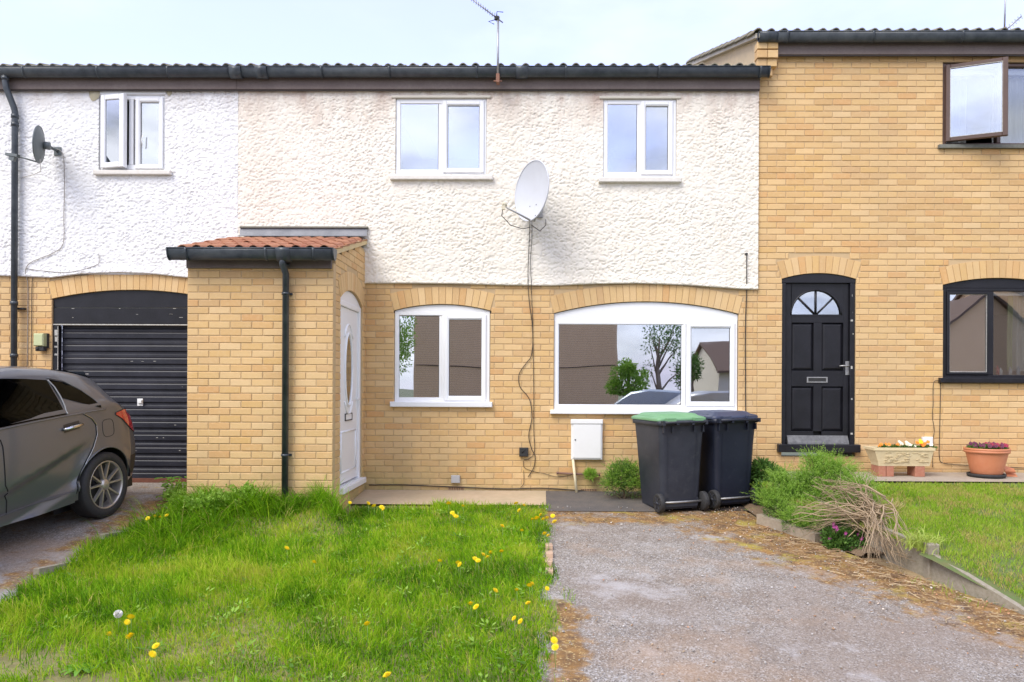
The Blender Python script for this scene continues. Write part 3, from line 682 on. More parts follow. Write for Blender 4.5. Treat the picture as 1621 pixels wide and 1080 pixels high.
# ribbed steel panel: each rib a panel
yd = .075; zr = [PZ(200, q, yd) for q in (517, 527, 541, 548, 565, 572, 589, 596, 613, 620, 637, 644, 661, 668, 685, 692, 708, 715, 731, 738, 752, 757)]
zs_ = [PZ(200, 519 + 20.2 * i, yd) for i in range(13)]
b0 = MB(); b0.box(jx, ga.x1, yd + .02, yd + .03, .1, zt1); b0.build('backing_sheet', M_garage, gd)
for i in range(12):
    za, zb_ = zs_[i + 1], zs_[i]; h = zb_ - za
    b = MB(); prof = [(yd + .018, za), (yd + .018, za + h * .10), (yd + .001, za + h * .20), (yd + .001, za + h * .55), (yd + .006, za + h * .62), (yd + .001, za + h * .70), (yd + .001, za + h * .86), (yd + .018, za + h * .97), (yd + .018, zb_), (yd + .0195, zb_), (yd + .0195, za)]
    b.prism(prof, 'x', jx + .01, ga.x1); b.build('panel', M_garage, gd, fixn=True)
b = MB(); b.bbox(jx + .01, ga.x1, yd - .01, yd + .02, PZ(200, 764, yd), PZ(200, 757, yd), .003); b.build('bottom_rail', M_rust, gd)
b = MB(); q = P(222, 637, yd); b.bbox(q.x - .035, q.x + .035, yd - .006, yd, q.z - .045, q.z + .045, .002); b.bbox(q.x - .02, q.x + .03, yd - .03, yd - .007, q.z - .012, q.z + .03, .004); b.build('handle', M_metbox, gd)
for i in range(26):      # paint chips on boards and ribs
    if i < 9: a = P(random.choice([100, 115, 190, 215, 270, 285]) + random.uniform(-5, 5), random.choice([489, 498, 503]), .0225)
    else: a = P(random.uniform(110, 290), 519 + 20.2 * random.randint(0, 10) + 13, yd - .0006)
    if i % 9 == 0: cb = MB()
    wd = random.uniform(.01, .06); cb.box(a.x, a.x + wd, a.y - .0012, a.y, a.z, a.z + random.uniform(.003, .008))
    if i % 9 == 8 or i == 25: cb.build('paint_chip', M_chip, gd)
# ---------------- middle house
MH = empty('terraced_house', (0, 0, 0), 'middle terraced house with cream roughcast upper floor, white windows and brick porch', 'house', 'houses in the terrace')
zbM = zb_px([(378, 446), (582, 449), (650, 449), (730, 450), (800, 452), (870, 453), (940, 450), (1010, 449), (1090, 452), (1170, 458), (1200, 459)])
mw = empty('wall', (0, 0, 0), parent=MH)
ka = Arch(PX(624, 490), PX(776, 492), PZ(624, 491.5), .078, PZ(700, 637))
ba = Arch(PX(877, 497), PX(1169, 499), PZ(877, 496), PZ(1020, 478.5) - PZ(1020, 497.5), PZ(1000, 650))
px0, px1 = P(296, 600, -1.43).x, P(527, 600, -1.43).x; PY = -1.43
bricks = brickwork(mw, px1 - .1, XR - .001, -.12, 2.62, [ka, ba], 2)
ua = rect_px(627, 157, 770, 277, -.01); ub = rect_px(955, 158, 1070, 281, -.01)
HO = [Rect(*ua), Rect(*ub)]
roughcast('roughcast_wall', MH, XL, XR - .002, zbM, ZT, HO, M_cream, seed=11)
b = MB(); b.box(XL + .001, XR - .003, -.0485, -.0, ZT - .03, ZT + .001); b.build('stained_band', mat('stained_render', (.56, .42, .36), .95, noise=(8, .7, (.74, .66, .56)), bump=(70, .8, .012)), MH)
# upper windows
g1 = rect_px(632, 162, 694, 273, 0); g2 = rect_px(709, 168, 759, 267, 0); s1 = rect_px(617, 277, 780, 284, -.08)
window(MH, ua, s1, [(*g1, False), (*g2, True)], y=-.012, mull=(g1[1] + .03, g1[1] + .07), sillm=M_sill)
g1 = rect_px(960, 165, 1008, 277, 0); g2 = rect_px(1022, 169, 1057, 270, 0); s1 = rect_px(948, 281, 1079, 288, -.08)
window(MH, ub, s1, [(*g1, False), (*g2, True)], y=-.012, mull=(g1[1] + .025, g1[1] + .06), sillm=M_sill)
for (u_, e) in ((ua, .03), (ub, .03)):
    b = MB(); b.bbox(u_[0] - .05, u_[1] + .05, -.045, -.0, u_[3] + .002, u_[3] + .035, .006); b.build('lintel_trim', mat('trim_render', (.62, .58, .50), .9, bump=(50, .5, .006)), MH)
# lower windows
def lower(arch, panes, sill, zhead, mull, fw=.05):
    o4 = (arch.x0 + .004, arch.x1 - .004, arch.z0, zhead)
    return window(MH, o4, sill, panes, y=.025, arch=arch, head=zhead, mull=mull, fw=fw, silld=.085)
g1 = rect_px(632, 500, 695, 632, .04); g2 = rect_px(711, 506, 762, 627, .03); s1 = rect_px(617, 636, 779, 645, -.06)
lower(ka, [(*g1, False), (*g2, True)], s1, PZ(700, 493, .02), (g1[1] + .03, g1[1] + .065))
g1 = rect_px(885, 512, 1078, 641, .04); g2 = rect_px(1094, 519, 1155, 636, .03); s1 = rect_px(871, 649, 1179, 657, -.06)
lower(ba, [(*g1, False), (*g2, True)], s1, PZ(1000, 507, .02), (g1[1] + .02, g1[1] + .055))
room(MH, -1.9, -.1, .25, 2.4); room(MH, .0, 2.55, .12, 2.4, 3.6); room(MH, -1.9, -.2, 2.75, 4.85, 2.6, M_room_dim); room(MH, .2, 2.5, 2.75, 4.85, 2.6, M_room_dim)
# porch ----------------------------------------------------------
YG = PY - .13
zGr = P(400, 395, YG).z; zFb = P(400, 425, PY - .02).z; zFt = P(400, 405, PY - .02).z
pw = empty('porch_wall', ((px0 + px1) / 2, PY, -.05), parent=MH)
TF = lambda v: Vector((v[0], v[1] + PY, v[2]))
bricks += brickwork(pw, px0, px1, -.35, zFb + .06, [], 0, T=TF)
zPe = zGr + .02; zPt = P(480, 377, -.03).z; PP = math.atan2(zPt - zPe, -(YG + .03) - .03)
roofline = lambda yy: zPe - .045 + (np.asarray(yy) - YG) * math.tan(PP)
# side wall with the door: local x = world Y
def dpt(px): return px  # noqa
dY0, dY1 = -1.135, -.135
def side_z(px, py, yy): return CAMZ + (ray(px, py).z / ray(px, py).y) * (yy - CAMY)
da = Arch(dY0, dY1, side_z(540, 472, -1.1), .13, side_z(541, 777, -1.1))
TS = lambda v: Vector((px1 - v[1], v[0], v[2]))
bricks += brickwork(pw, PY + .092, -.001, -.2, 2.95, [da], 1, T=TS, rz=R(90), above=lambda x: roofline(x))
bricks += []
lay(bricks, MH)
b = MB(); b.box(px0 + .0, px0 + .1, PY + .1, -.03, -.3, zFb + .25); b.build('porch_side_wall', M_brickj, MH)
b = MB(); b.prism([(PY + .11, 2.1), (-.02, 2.1), (-.02, roofline(-.02) - .02), (PY + .11, roofline(PY + .11) - .02)], 'x', px1 - .35, px1 - .12) if False else None
b.box(px0 + .1, px1 - .11, PY + .11, -.03, -.1, -.02) ; b.build('porch_floor', M_conc, MH)
# door
fd = empty('front_door', (px1, (dY0 + dY1) / 2, da.z0), parent=MH)
def sb(mb): mb.v = [tuple(TS(v)) for v in mb.v]; return mb
yF = .05
zh = da.zs - .01
f = MB(); f.bbox(dY0 + .003, dY0 + .065, yF - .03, yF + .05, da.z0, zh, .006); f.bbox(dY1 - .065, dY1 - .003, yF - .03, yF + .05, da.z0, zh, .006); f.bbox(dY0 + .065, dY1 - .065, yF - .03, yF + .05, zh - .06, zh, .006)
f.prism([(dY0 + .003, zh + .001), (dY1 - .003, zh + .001)] + [(max(dY0 + .003, min(dY1 - .003, p[0])), max(p[1] - .004, zh + .003)) for p in da.curve(20, -.002)[::-1]], 'y', yF - .02, yF + .05)
sb(f).build('frame', M_upvc, fd, fixn=True)
l = MB(); l.bbox(dY0 + .068, dY1 - .068, yF - .008, yF + .04, da.z0 + .05, zh - .063, .004); sb(l).build('leaf', M_upvc, fd, fixn=True)
cy = (dY0 + dY1) / 2; oz = (side_z(549, 530, cy) + side_z(549, 640, cy)) / 2; oh = .40; ow = .155
def oval(r1, r2, n=32): return [(cy + ow * r1 * math.cos(6.28318 * i / n), oz + oh * r2 * math.sin(6.28318 * i / n)) for i in range(n)]
b = MB(); b.prism(oval(1, 1), 'y', yF - .012, yF - .009); sb(b).build('oval_pane', M_glass, fd, fixn=True)
b = MB(); b.prism(oval(1.0, 1.0), 'y', yF - .0088, yF - .0082); sb(b).build('pane_backing', mat('frosted_interior', (.30, .28, .20), .8), fd, fixn=True)
b = MB(); q = [(p[0], yF - .012, p[1]) for p in oval(1.07, 1.03)]; b.tube(q + [q[0], q[1]], .014, 6, cap=False)
for rr in (1.28,):
    for s0 in (.25, 1.25):
        b.tube([(cy + ow * rr * 1.25 * math.cos(math.pi * (s0 + .5 * i / 10)), yF - .012, oz + oh * rr * math.sin(math.pi * (s0 + .5 * i / 10))) for i in range(11)], .010, 6)
lx, rx = dY0 + .17, dY1 - .17
for (za, zb_) in ((da.z0 + .17, da.z0 + .62),):
    q = [(lx, yF - .012, za), (rx, yF - .012, za), (rx, yF - .012, zb_), (lx, yF - .012, zb_), (lx, yF - .012, za)]
    for i in range(4): b.tube([q[i], q[i + 1]], .009, 6)
q = [(lx - .03, yF - .012, da.z0 + .82), (rx + .03, yF - .012, da.z0 + .82)]
sb(b).build('moulding', M_upvc, fd, fixn=True)
zl = side_z(550, 660, cy); b = MB(); bars(b, cy - .155, cy + .155, zl - .042, zl + .042, yF - .019, yF - .008, .012, .012, .01, .01, .002); sb(b).build('letterbox', M_black, fd, fixn=True)
b = MB(); b.bbox(cy - .143, cy + .143, yF - .014, yF - .008, zl - .032, zl + .032, .003); sb(b).build('flap', M_upvc, fd, fixn=True)
b = MB(); b.bbox(dY0 - .01, dY1 + .02, -.05, yF + .04, da.z0 - .035, da.z0 + .03, .006); sb(b).build('threshold', M_upvc, fd, fixn=True)
b = MB(); hy = dY1 - .11; b.bbox(hy - .015, hy + .015, yF - .016, yF - .008, 1.0, 1.24, .003); b.bbox(hy - .11, hy + .01, yF - .05, yF - .035, 1.12, 1.14, .004); b.tube([(hy, yF - .04, 1.13), (hy, yF - .01, 1.13)], .009, 8); sb(b).build('handle', M_upvc_old, fd, fixn=True)
# porch roof
pr = empty('porch_roof', ((px0 + px1) / 2, PY, zPe), parent=MH)
tx0, tx1 = P(283, 395, YG + .05).x, px1 + .03
nrow = 5; slope_len = (-(YG + .02) - .04) / math.cos(PP); ga_ = (slope_len - .10) / (nrow - .1)
tiles(pr, tx0, tx1, YG + .02, zPe, PP, nrow, .145, M_tiler, M_tiler, single=9, l=ga_ + .07, gauge=ga_, rise=.034)
b = MB(); b.prism([(YG + .03, zPe - .05), (-.03, roofline(-.03) + .0), (-.03, roofline(-.03) + .03), (YG + .03, zPe - .022)], 'x', px0 - .02, px1 + .008); b.build('roof_deck', M_soffit, pr, fixn=True)
b = MB(); b.prism([(YG + .05, roofline(YG + .05) - .035), (-.002, roofline(-.002) - .035), (-.002, roofline(-.002) + .028), (YG + .05, roofline(YG + .05) + .028)], 'x', px1 + .009, px1 + .026); b.build('verge_mortar', mat('verge_mortar', (.60, .47, .26), .95, bump=(80, .5, .004)), pr, fixn=True)
b = MB(); b.bbox(px0 - .0, px1 - .012, PY - .03, PY - .003, zFb, zGr - .02, .004); b.build('porch_fascia', M_fascia, MH)
gu = gutter(MH, P(272, 400, YG).x, P(530, 400, YG).x, YG - .03, zGr, .066, joints=[P(q, 400, YG).x for q in (300, 425, 500)], stops=[P(271, 400, YG).x, P(531, 400, YG).x], unions=[P(452, 400, YG).x])
dx = P(452, 600, PY - .05).x; dp = MB(); zg = gz(dx, PY) - .05
dp.tube([(dx, YG - .03, zGr - .08), (dx, YG - .03, zGr - .15), (dx, PY - .055, zGr - .24), (dx, PY - .055, zg)], .034, 14); dpo = dp.build('downpipe', M_gutter, MH)
for zz in (P(452, 466, PY).z, P(452, 720, PY).z, zGr - .15):
    b = MB(); b.tube([(dx, PY - .055, zz - .012), (dx, PY - .055, zz + .012)], .040, 14); b.box(dx - .055, dx + .055, PY - .02, PY - .004, zz - .01, zz + .01); b.build('clip', M_gutter, dpo)
fl0, fl1 = P(380, 361, -.06), P(581, 377, -.06)
b = MB(); b.add([(fl0.x, -.055, fl0.z), (fl1.x, -.055, fl0.z), (fl1.x, -.07, fl1.z + .03), (fl0.x, -.07, fl1.z + .03), (fl1.x, -.17, fl1.z + .0), (fl0.x, -.17, fl1.z + .0)], [(0, 3, 2, 1), (3, 5, 4, 2)]); b.build('lead_flashing', M_lead, MH)
b = MB(); b.bbox(fl0.x, fl1.x + .01, -.08, -.03, fl0.z - .001, fl0.z + .02, .004); b.build('flashing_cap', M_leadtop, MH)

# ---------------- right house
RH = empty('terraced_house', (5.6, 0, .25), 'right terraced house of bare buff brick with black front door', 'house', 'houses in the terrace')
rw = empty('wall', (5.6, 0, .25), parent=RH); rx1 = 9.0
dA = Arch(PX(1238, 445), PX(1355, 445), PZ(1238, 441.5), PZ(1297, 433) - PZ(1297, 442), PZ(1297, 714))
wA = Arch(PX(1493, 450), PX(1493, 450) + 1.36, PZ(1493, 451), .085, PZ(1540, 600))
wU = Rect(PX(1491), PX(1491) + 1.28, PZ(1520, 230), PZ(1520, 100))
ZTR = P(1400, 82, -.08).z + .03
rb = brickwork(rw, XR, rx1, -.35, ZTR, [dA, wA, wU], 0)
lay(rb, RH)
# corbelled bricks at the party end
for i, (ya, yb, xr, pr_) in enumerate(((66, 77, 1232, -.13), (79, 91, 1232, -.13), (93, 105, 1230, -.10), (107, 120, 1223, -.06))):
    q0 = P(1199, yb, pr_); q1 = P(xr, ya, pr_); b = MB(); mid = (q0.x + q1.x) / 2
    b.bbox(q0.x, mid - .003, pr_, -.002, q0.z, q1.z, .004); b.build('corbel_brick', M_brick, RH); b = MB(); b.bbox(mid + .003, q1.x, pr_, -.002, q0.z, q1.z, .004); b.build('corbel_brick', M_brick, RH)
# black door
bd = empty('front_door', ((dA.x0 + dA.x1) / 2, .05, dA.z0), parent=RH); Y0 = .03
zh = PZ(1297, 448, Y0); zs0 = dA.z0
f = MB(); lfx0, lfx1 = PX(1243, 600, Y0), PX(1345, 600, Y0)
f.bbox(dA.x0 + .003, lfx0, Y0 - .015, Y0 + .06, zs0, zh, .006); f.bbox(lfx1, dA.x1 - .003, Y0 - .015, Y0 + .06, zs0, zh, .006)
f.prism([(dA.x0 + .003, zh + .001), (dA.x1 - .003, zh + .001)] + [(max(dA.x0 + .003, min(dA.x1 - .003, p[0])), max(p[1] - .004, zh + .003)) for p in dA.curve(20, -.002)[::-1]], 'y', Y0 - .015, Y0 + .06)
f.build('frame', M_black, bd, fixn=True)
YL = Y0 + .03
fan = P(1292, 499, YL); fr = P(1332, 499, YL).x - fan.x
# leaf: stiles and rails round recessed panels
l = MB(); zb0 = PZ(1297, 703, YL); lz = {k: PZ(1290, v, YL) for k, v in dict(t=450, f0=500, p1=511, p2=587, m1=612, m2=683).items()}
cols = [(PX(1253, 550, YL), PX(1288, 550, YL)), (PX(1301, 550, YL), PX(1335, 550, YL))]
l.bbox(lfx0 + .003, cols[0][0], YL, YL + .045, zb0, zh - .003, .002); l.bbox(cols[1][1], lfx1 - .003, YL, YL + .045, zb0, zh - .003, .002)
l.bbox(cols[0][1], cols[1][0], YL, YL + .045, lz['m2'], lz['p1'], .002)
for (a, c_) in ((zb0, lz['m2']), (lz['m1'], lz['p2']),): l.bbox(cols[0][0], cols[0][1], YL, YL + .045, a, c_, .002); l.bbox(cols[1][0], cols[1][1], YL, YL + .045, a, c_, .002)
l.bbox(cols[0][0], cols[1][1], YL, YL + .045, lz['p1'], lz['f0'], .002)
# top rail with the half-round fanlight cut out
arc = [(fan.x + fr * math.cos(math.pi * i / 20), fan.z + fr * math.sin(math.pi * i / 20)) for i in range(21)]
for i in range(20):
    a0, a1 = arc[i], arc[i + 1]; zt_ = zh - .003
    l.add([(a0[0], YL, a0[1]), (a0[0], YL, zt_), (a1[0], YL, zt_), (a1[0], YL, a1[1]), (a0[0], YL + .045, a0[1]), (a1[0], YL + .045, a1[1])], [(0, 1, 2, 3), (0, 3, 5, 4)])
if cols[0][0] < arc[-1][0]: l.box(cols[0][0], arc[-1][0], YL + .0005, YL + .045, lz['f0'], zh - .003)
if cols[1][1] > arc[0][0]: l.box(arc[0][0], cols[1][1], YL + .0005, YL + .045, lz['f0'], zh - .003)
l.build('leaf', M_black, bd, fixn=True)
for (xa, xb) in cols:
    for (za, zb_) in ((lz['p2'], lz['p1']), (lz['m2'], lz['m1'])):
        b = MB(); e = .035
        b.add([(xa, YL + .028, za), (xb, YL + .028, za), (xb, YL + .028, zb_), (xa, YL + .028, zb_), (xa + e, YL + .006, za + e), (xb - e, YL + .006, za + e), (xb - e, YL + .006, zb_ - e), (xa + e, YL + .006, zb_ - e)],
              [(4, 5, 6, 7), (0, 1, 5, 4), (1, 2, 6, 5), (2, 3, 7, 6), (3, 0, 4, 7)]); b.build('panel', M_black, bd)
b = MB(); b.prism([(p[0], p[1]) for p in arc], 'y', YL + .025, YL + .029); b.build('fanlight_pane', M_glass, bd, fixn=True)
b = MB(); b.prism([(p[0], p[1]) for p in arc], 'y', YL + .034, YL + .036); b.build('pane_backing', mat('net_behind_fanlight', (.20, .20, .20), .9, noise=(14, .6, (.06, .06, .06))), bd, fixn=True)
b = MB()
for a in (45, 90, 135): b.tube([(fan.x, YL + .012, fan.z), (fan.x + fr * math.cos(R(a)), YL + .012, fan.z + fr * math.sin(R(a)))], .011, 6)
b.tube([(p[0], YL + .004, p[1]) for p in arc], .012, 6); b.box(arc[-1][0], arc[0][0], YL - .004, YL + .01, fan.z - .012, fan.z + .008); b.build('glazing_bar', M_black, bd, fixn=True)
q0, q1 = P(1277, 606, YL), P(1310, 597, YL); b = MB(); bars(b, q0.x, q1.x, q0.z, q1.z, YL - .01, YL - .001, .018, .018, .014, .014, .003); b.build('letterbox', M_alu, bd); b = MB(); b.box(q0.x + .019, q1.x - .019, YL - .004, YL - .001, q0.z + .015, q1.z - .015); b.build('flap', M_rubber, bd)
q = P(1341, 583, YL); b = MB(); b.bbox(q.x - .022, q.x + .022, YL - .008, YL - .001, q.z - .085, q.z + .085, .003); b.tube([(q.x, YL - .002, q.z + .03), (q.x, YL - .045, q.z + .03), (q.x - .03, YL - .05, q.z + .03), (q.x - .11, YL - .045, q.z + .025)], .009, 8); b.build('handle', M_alu, bd)
q0, q1 = P(1248, 703, 0), P(1343, 690, .03); b = MB(); b.prism([(YL - .001, q0.z), (YL - .055, q0.z), (YL - .05, q0.z + .02), (YL - .001, q1.z)], 'x', q0.x, q1.x); b.build('weatherboard', mat('worn_grey_paint', (.16, .16, .165), .6, noise=(20, .7, (.04, .04, .045))), bd, fixn=True)
q0, q1 = P(1232, 716, -.06), P(1362, 706, -.06); b = MB(); b.bbox(q0.x, q1.x, -.075, .09, q0.z, q1.z + .012, .006); b.build('sill', M_black, bd)
b = MB(); b.box(dA.x0, dA.x1, .10, .11, dA.z0, dA.zs + .1); b.build('dark_lining', M_dark, bd)
for i in range(7):
    if i == 0: cb = MB()
    z_ = random.uniform(dA.z0 + .1, zh - .1); cb.box(lfx1 + .002 + random.random() * .03, lfx1 + .012 + random.random() * .03, Y0 - .0165, Y0 - .0152, z_, z_ + random.uniform(.01, .04))
cb.build('paint_chip', M_chip, bd)
# lower window of the right house
Y1 = .03; lw_ = empty('window', ((wA.x0 + wA.x1) / 2, Y1, wA.z0), parent=RH)
zh = PZ(1540, 456, Y1); f = MB(); mxa, mxb = PX(1564, 520, Y1), PX(1573, 520, Y1)
f.bbox(wA.x0 + .003, wA.x0 + .06, Y1, Y1 + .06, wA.z0, zh, .006); f.bbox(wA.x1 - .06, wA.x1 - .003, Y1, Y1 + .06, wA.z0, zh, .006); f.bbox(mxa, mxb, Y1 + .001, Y1 + .06, wA.z0 + .05, zh - .04, .004)
f.bbox(wA.x0 + .06, wA.x1 - .06, Y1, Y1 + .06, zh - .04, zh, .006); f.bbox(wA.x0 + .06, wA.x1 - .06, Y1, Y1 + .06, wA.z0, wA.z0 + .05, .006); f.build('frame', M_black, lw_)
b = MB(); b.prism([(wA.x0 + .003, zh + .001), (wA.x1 - .003, zh + .001)] + [(max(wA.x0 + .003, min(wA.x1 - .003, p[0])), max(p[1] - .004, zh + .003)) for p in wA.curve(24, -.002)[::-1]], 'y', Y1 + .002, Y1 + .05); b.build('arch_board', M_black, lw_, fixn=True)
pa = rect_px(1503, 459, 1562, 592, Y1); b = MB(); bars(b, pa[0] - .035, pa[1] + .012, wA.z0 + .052, zh - .042, Y1 - .015, Y1 + .02, .035, .014, .035, .03, .004); b.build('casement', M_black, lw_)
b = MB(); bars(b, pa[0], pa[1], wA.z0 + .082, zh - .077, Y1 - .002, Y1 + .005, .007, .005, .005, .008, .001); b.build('putty', M_chip, lw_)
pane(lw_, pa[0], pa[1], wA.z0 + .082, zh - .077, Y1 + .008); pane(lw_, mxb, wA.x1 - .06, wA.z0 + .05, zh - .04, Y1 + .02, M_glassc)
s = rect_px(1488, 598, 1490, 606, -.04); b = MB(); b.bbox(s[0], wA.x1 + .05, -.06, Y1 + .05, s[2], s[3], .006); b.build('sill', M_black, lw_)
b = MB(); b.box(mxb + .01, wA.x1 - .06, Y1 + .06, Y1 + .075, zh - .085, zh - .045); b.build('blind_rail', M_upvc, lw_)
def curtain(parent, x0, x1, z0, z1, y, m, n=60, amp=.02, fq=9, name='curtain'):
    b = MB(); b.grid(lambda u, v: (x0 + (x1 - x0) * u, y + amp * math.sin(u * 6.283 * fq + .6 * math.sin(5 * v)) * (.55 + .45 * (1 - v)) + amp * .4 * math.sin(u * 31), z0 + (z1 - z0) * v), n, 6); return b.build(name, m, parent)
curtain(lw_, PX(1602, 520, .2), wA.x1, wA.z0 + .1, zh - .05, .20, M_curtain, fq=6)
curtain(lw_, PX(1594, 520, .2), PX(1602, 520, .2), wA.z0 + .1, zh - .05, .19, M_curtainy, n=12, fq=1)
for i, (px_, c_, h) in enumerate(((1579, (.5, .05, .06), .09), (1584, (.75, .75, .72), .06), (1599, (.6, .6, .58), .07), (1612, (.5, .55, .6), .08))):
    q = PX(px_, 580, .14); b = MB(); b.tube([(q, .14, wA.z0 + .05), (q, .14, wA.z0 + .05 + h), (q, .14, wA.z0 + .055 + h), (q, .14, wA.z0 + .08 + h)], [.022, .022, .010, .009], 10)
    tag(b.build('bottle', mat('bottle_%d' % i, c_, .3)), ['small red bottle on the sill inside the lower right window', 'short white tub on the sill beside the red bottle', 'pale bottle on the sill before the curtain', 'blue grey bottle on the sill at the frame edge'][i], 'bottle')
b = MB(); b.box(wA.x0, wA.x1, .105, .24, wA.z0 + .02, wA.z0 + .05); b.build('inner_sill', M_upvc_old, lw_)
room(RH, 4.4, 8.6, .3, 2.5, 3.4)
# upper window of the right house, brown casement open
uw = empty('window', ((wU.x0 + wU.x1) / 2, .03, wU.z0), parent=RH)
f = MB(); f.bbox(wU.x0 + .003, wU.x0 + .05, .01, .08, wU.z0, wU.z1, .006); f.bbox(wU.x1 - .05, wU.x1 - .003, .01, .08, wU.z0, wU.z1, .006); f.bbox(wU.x0 + .05, wU.x1 - .05, .01, .08, wU.z1 - .04, wU.z1 - .002, .006); f.bbox(wU.x0 + .05, wU.x1 - .05, .01, .08, wU.z0, wU.z0 + .03, .006)
cwid = .66; f.bbox(wU.x0 + cwid, wU.x0 + cwid + .05, .011, .08, wU.z0 + .03, wU.z1 - .04, .006); f.build('frame', M_brown, uw)
pane(uw, wU.x0 + cwid + .05, wU.x1 - .05, wU.z0 + .03, wU.z1 - .04, .045, M_glassc)
ang = R(-22); Rm2 = Matrix.Rotation(ang, 3, 'Z'); hx2, hz2 = wU.x0 + .03, wU.z0 + .035; chh2 = wU.z1 - wU.z0 - .07
def TC2(v): q = Rm2 @ Vector((v[0], v[1], 0)); return Vector((hx2 + q.x, -.01 + q.y, hz2 + v[2]))
c = MB(); bars(c, 0, cwid - .01, 0, chh2, -.02, .025, .05, .06, .05, .05, .006); c.v = [tuple(TC2(v)) for v in c.v]; c.build('casement', M_brown, uw)
c = MB(); bars(c, .045, cwid - .065, .045, chh2 - .045, -.022, -.016, .006, .006, .006, .006, .0); c.v = [tuple(TC2(v)) for v in c.v]; c.build('putty', M_chip, uw)
pane(uw, .048, cwid - .068, .048, chh2 - .048, -.008, T=TC2)
b = MB(); b.box(PX(1487, 230, -.04), wU.x1 + .05, -.045, .05, wU.z0 - .045, wU.z0 - .002); b.build('sill', mat('grey_sill', (.13, .13, .11), .8, noise=(20, .5, (.25, .25, .22))), uw)
b = MB(); b.box(wU.x0 + .06, wU.x1 - .06, .10, .13, wU.z1 - .10, wU.z1 - .05); b.build('blind_rail', M_upvc, uw)
curtain(uw, PX(1570, 170, .25), wU.x1, wU.z0 + .02, wU.z1 - .08, .24, M_curtain, fq=7)
curtain(uw, wU.x0 + .05, wU.x0 + .45, wU.z0 + .02, wU.z1 - .08, .3, M_curtain, fq=5, name='curtain')
room(RH, 4.4, 8.6, 2.85, 5.4, 2.8, M_room_dim)

# ---------------- eaves, gutters, roofs, shells
GYY = -.148
def eaves(house, x0, x1, ztop, roofx0, roofx1, gy, joints, unions, stops, pygut):
    zg = pygut; r = .062
    b = MB(); b.bbox(x0, x1, -.082, -.056, zg - .225, zg - .015, .004); b.build('fascia', M_fascia, house)
    b = MB(); b.box(x0, x1, -.072, -.0505, zg - .238, zg - .226); b.build('soffit', M_soffit, house)
    gutter(house, x0, x1 if not stops else stops[0] - .004, GYY, zg, r, joints, stops, unions)
    rf = empty('roof', ((x0 + x1) / 2, 0, zg), parent=house)
    tiles(rf, roofx0, roofx1, -.15, zg + .012, PITCH, 14, .1525, M_tileg, M_tilegf, single=1, rise=.05, th=.018)
    yr, zr_ = -.13 + 14 * .32 * math.cos(PITCH), zg + 14 * .32 * math.sin(PITCH)
    b = MB(); b.prism([(-.05, zg - .03), (yr, zr_ - .035), (2 * yr + .2, zg - .03), (2 * yr + .2, zg - .08), (yr, zr_ - .08), (-.05, zg - .08)], 'x', roofx0 + .13, roofx1 - .01); b.build('roof_deck', M_soffit, rf, fixn=True)
    b = MB(); b.prism([(yr - .02, zr_ + .02), (2 * yr + .25, zg - .01), (2 * yr + .25, zg - .028), (yr - .02, zr_ - .01)], 'x', roofx0, roofx1); b.build('rear_slope', M_tilegf, rf, fixn=True)
    b = MB(); b.box(x0 + .06, x1 - .06, 2 * yr - .12, 2 * yr, -.2, zg - .08); b.build('rear_wall', M_mortar, house)
    return zg, yr, zr_
zgM = P(700, 105, GYY - .06).z
jl = [PX(q, 110, -.15) for q in (40, 157, 268)]; jm = [PX(q, 110, -.15) for q in (510, 617, 755, 896, 1043, 1203)]
eaves(LH, lx0, XL - .001, ZT, lx0, XL - .001, 0, jl, [PX(390, 110, -.15) - .12], [], zgM)
eaves(MH, XL, XR - .004, ZT, XL, XR - .02, 0, jm, [PX(415, 110, -.15), PX(826, 110, -.15)], [PX(1217, 115, -.15)], zgM)
zgR = P(1400, 49, GYY - .06).z
jr = [PX(q, 60, -.15) for q in (1245, 1380, 1521)]
_, yrR, zrR = eaves(RH, PX(1233, 80, -.22), rx1, ZTR, XR - .10, rx1, 0, jr, [], [], zgR)
b = MB(); halfpipe(b, PX(1201, 60, -.15), PX(1233, 60, -.15), GYY, zgR, .06); b.build('gutter_end', M_gutter, RH); b = MB(); A = [math.pi + math.pi * j / 14 for j in range(15)]; b.prism([(GYY + .064 * math.cos(a), zgR + .064 * math.sin(a)) for a in A], 'x', PX(1200, 60, -.15) - .006, PX(1200, 60, -.15)); b.build('stop_end', M_gutter, RH, fixn=True)
# party gable of the right house above the middle roof
b = MB(); b.prism([(-.05, zgM - .1), (-.10, zgR - .04), (yrR, zrR - .06), (2 * yrR + .2, zgR - .06), (2 * yrR + .2, zgM - .1)], 'x', XR + .001, XR + .02); b.build('gable_wall', M_beige_r, RH, fixn=True)
b = MB(); b.prism([(-.13, zgR - .045), (yrR, zrR - .075), (yrR, zrR + .0), (-.13, zgR + .01)], 'x', XR - .075, XR - .002); b.build('verge_bed', mat('grey_verge', (.52, .47, .38), .95, bump=(50, .6, .006)), RH, fixn=True)
b = MB(); b.prism([(.02, zgM - .1), (.02, zgR - .06), (.1, zgR - .06), (.1, zgM - .1)], 'x', XR + .03, XR + .1) ; b = None
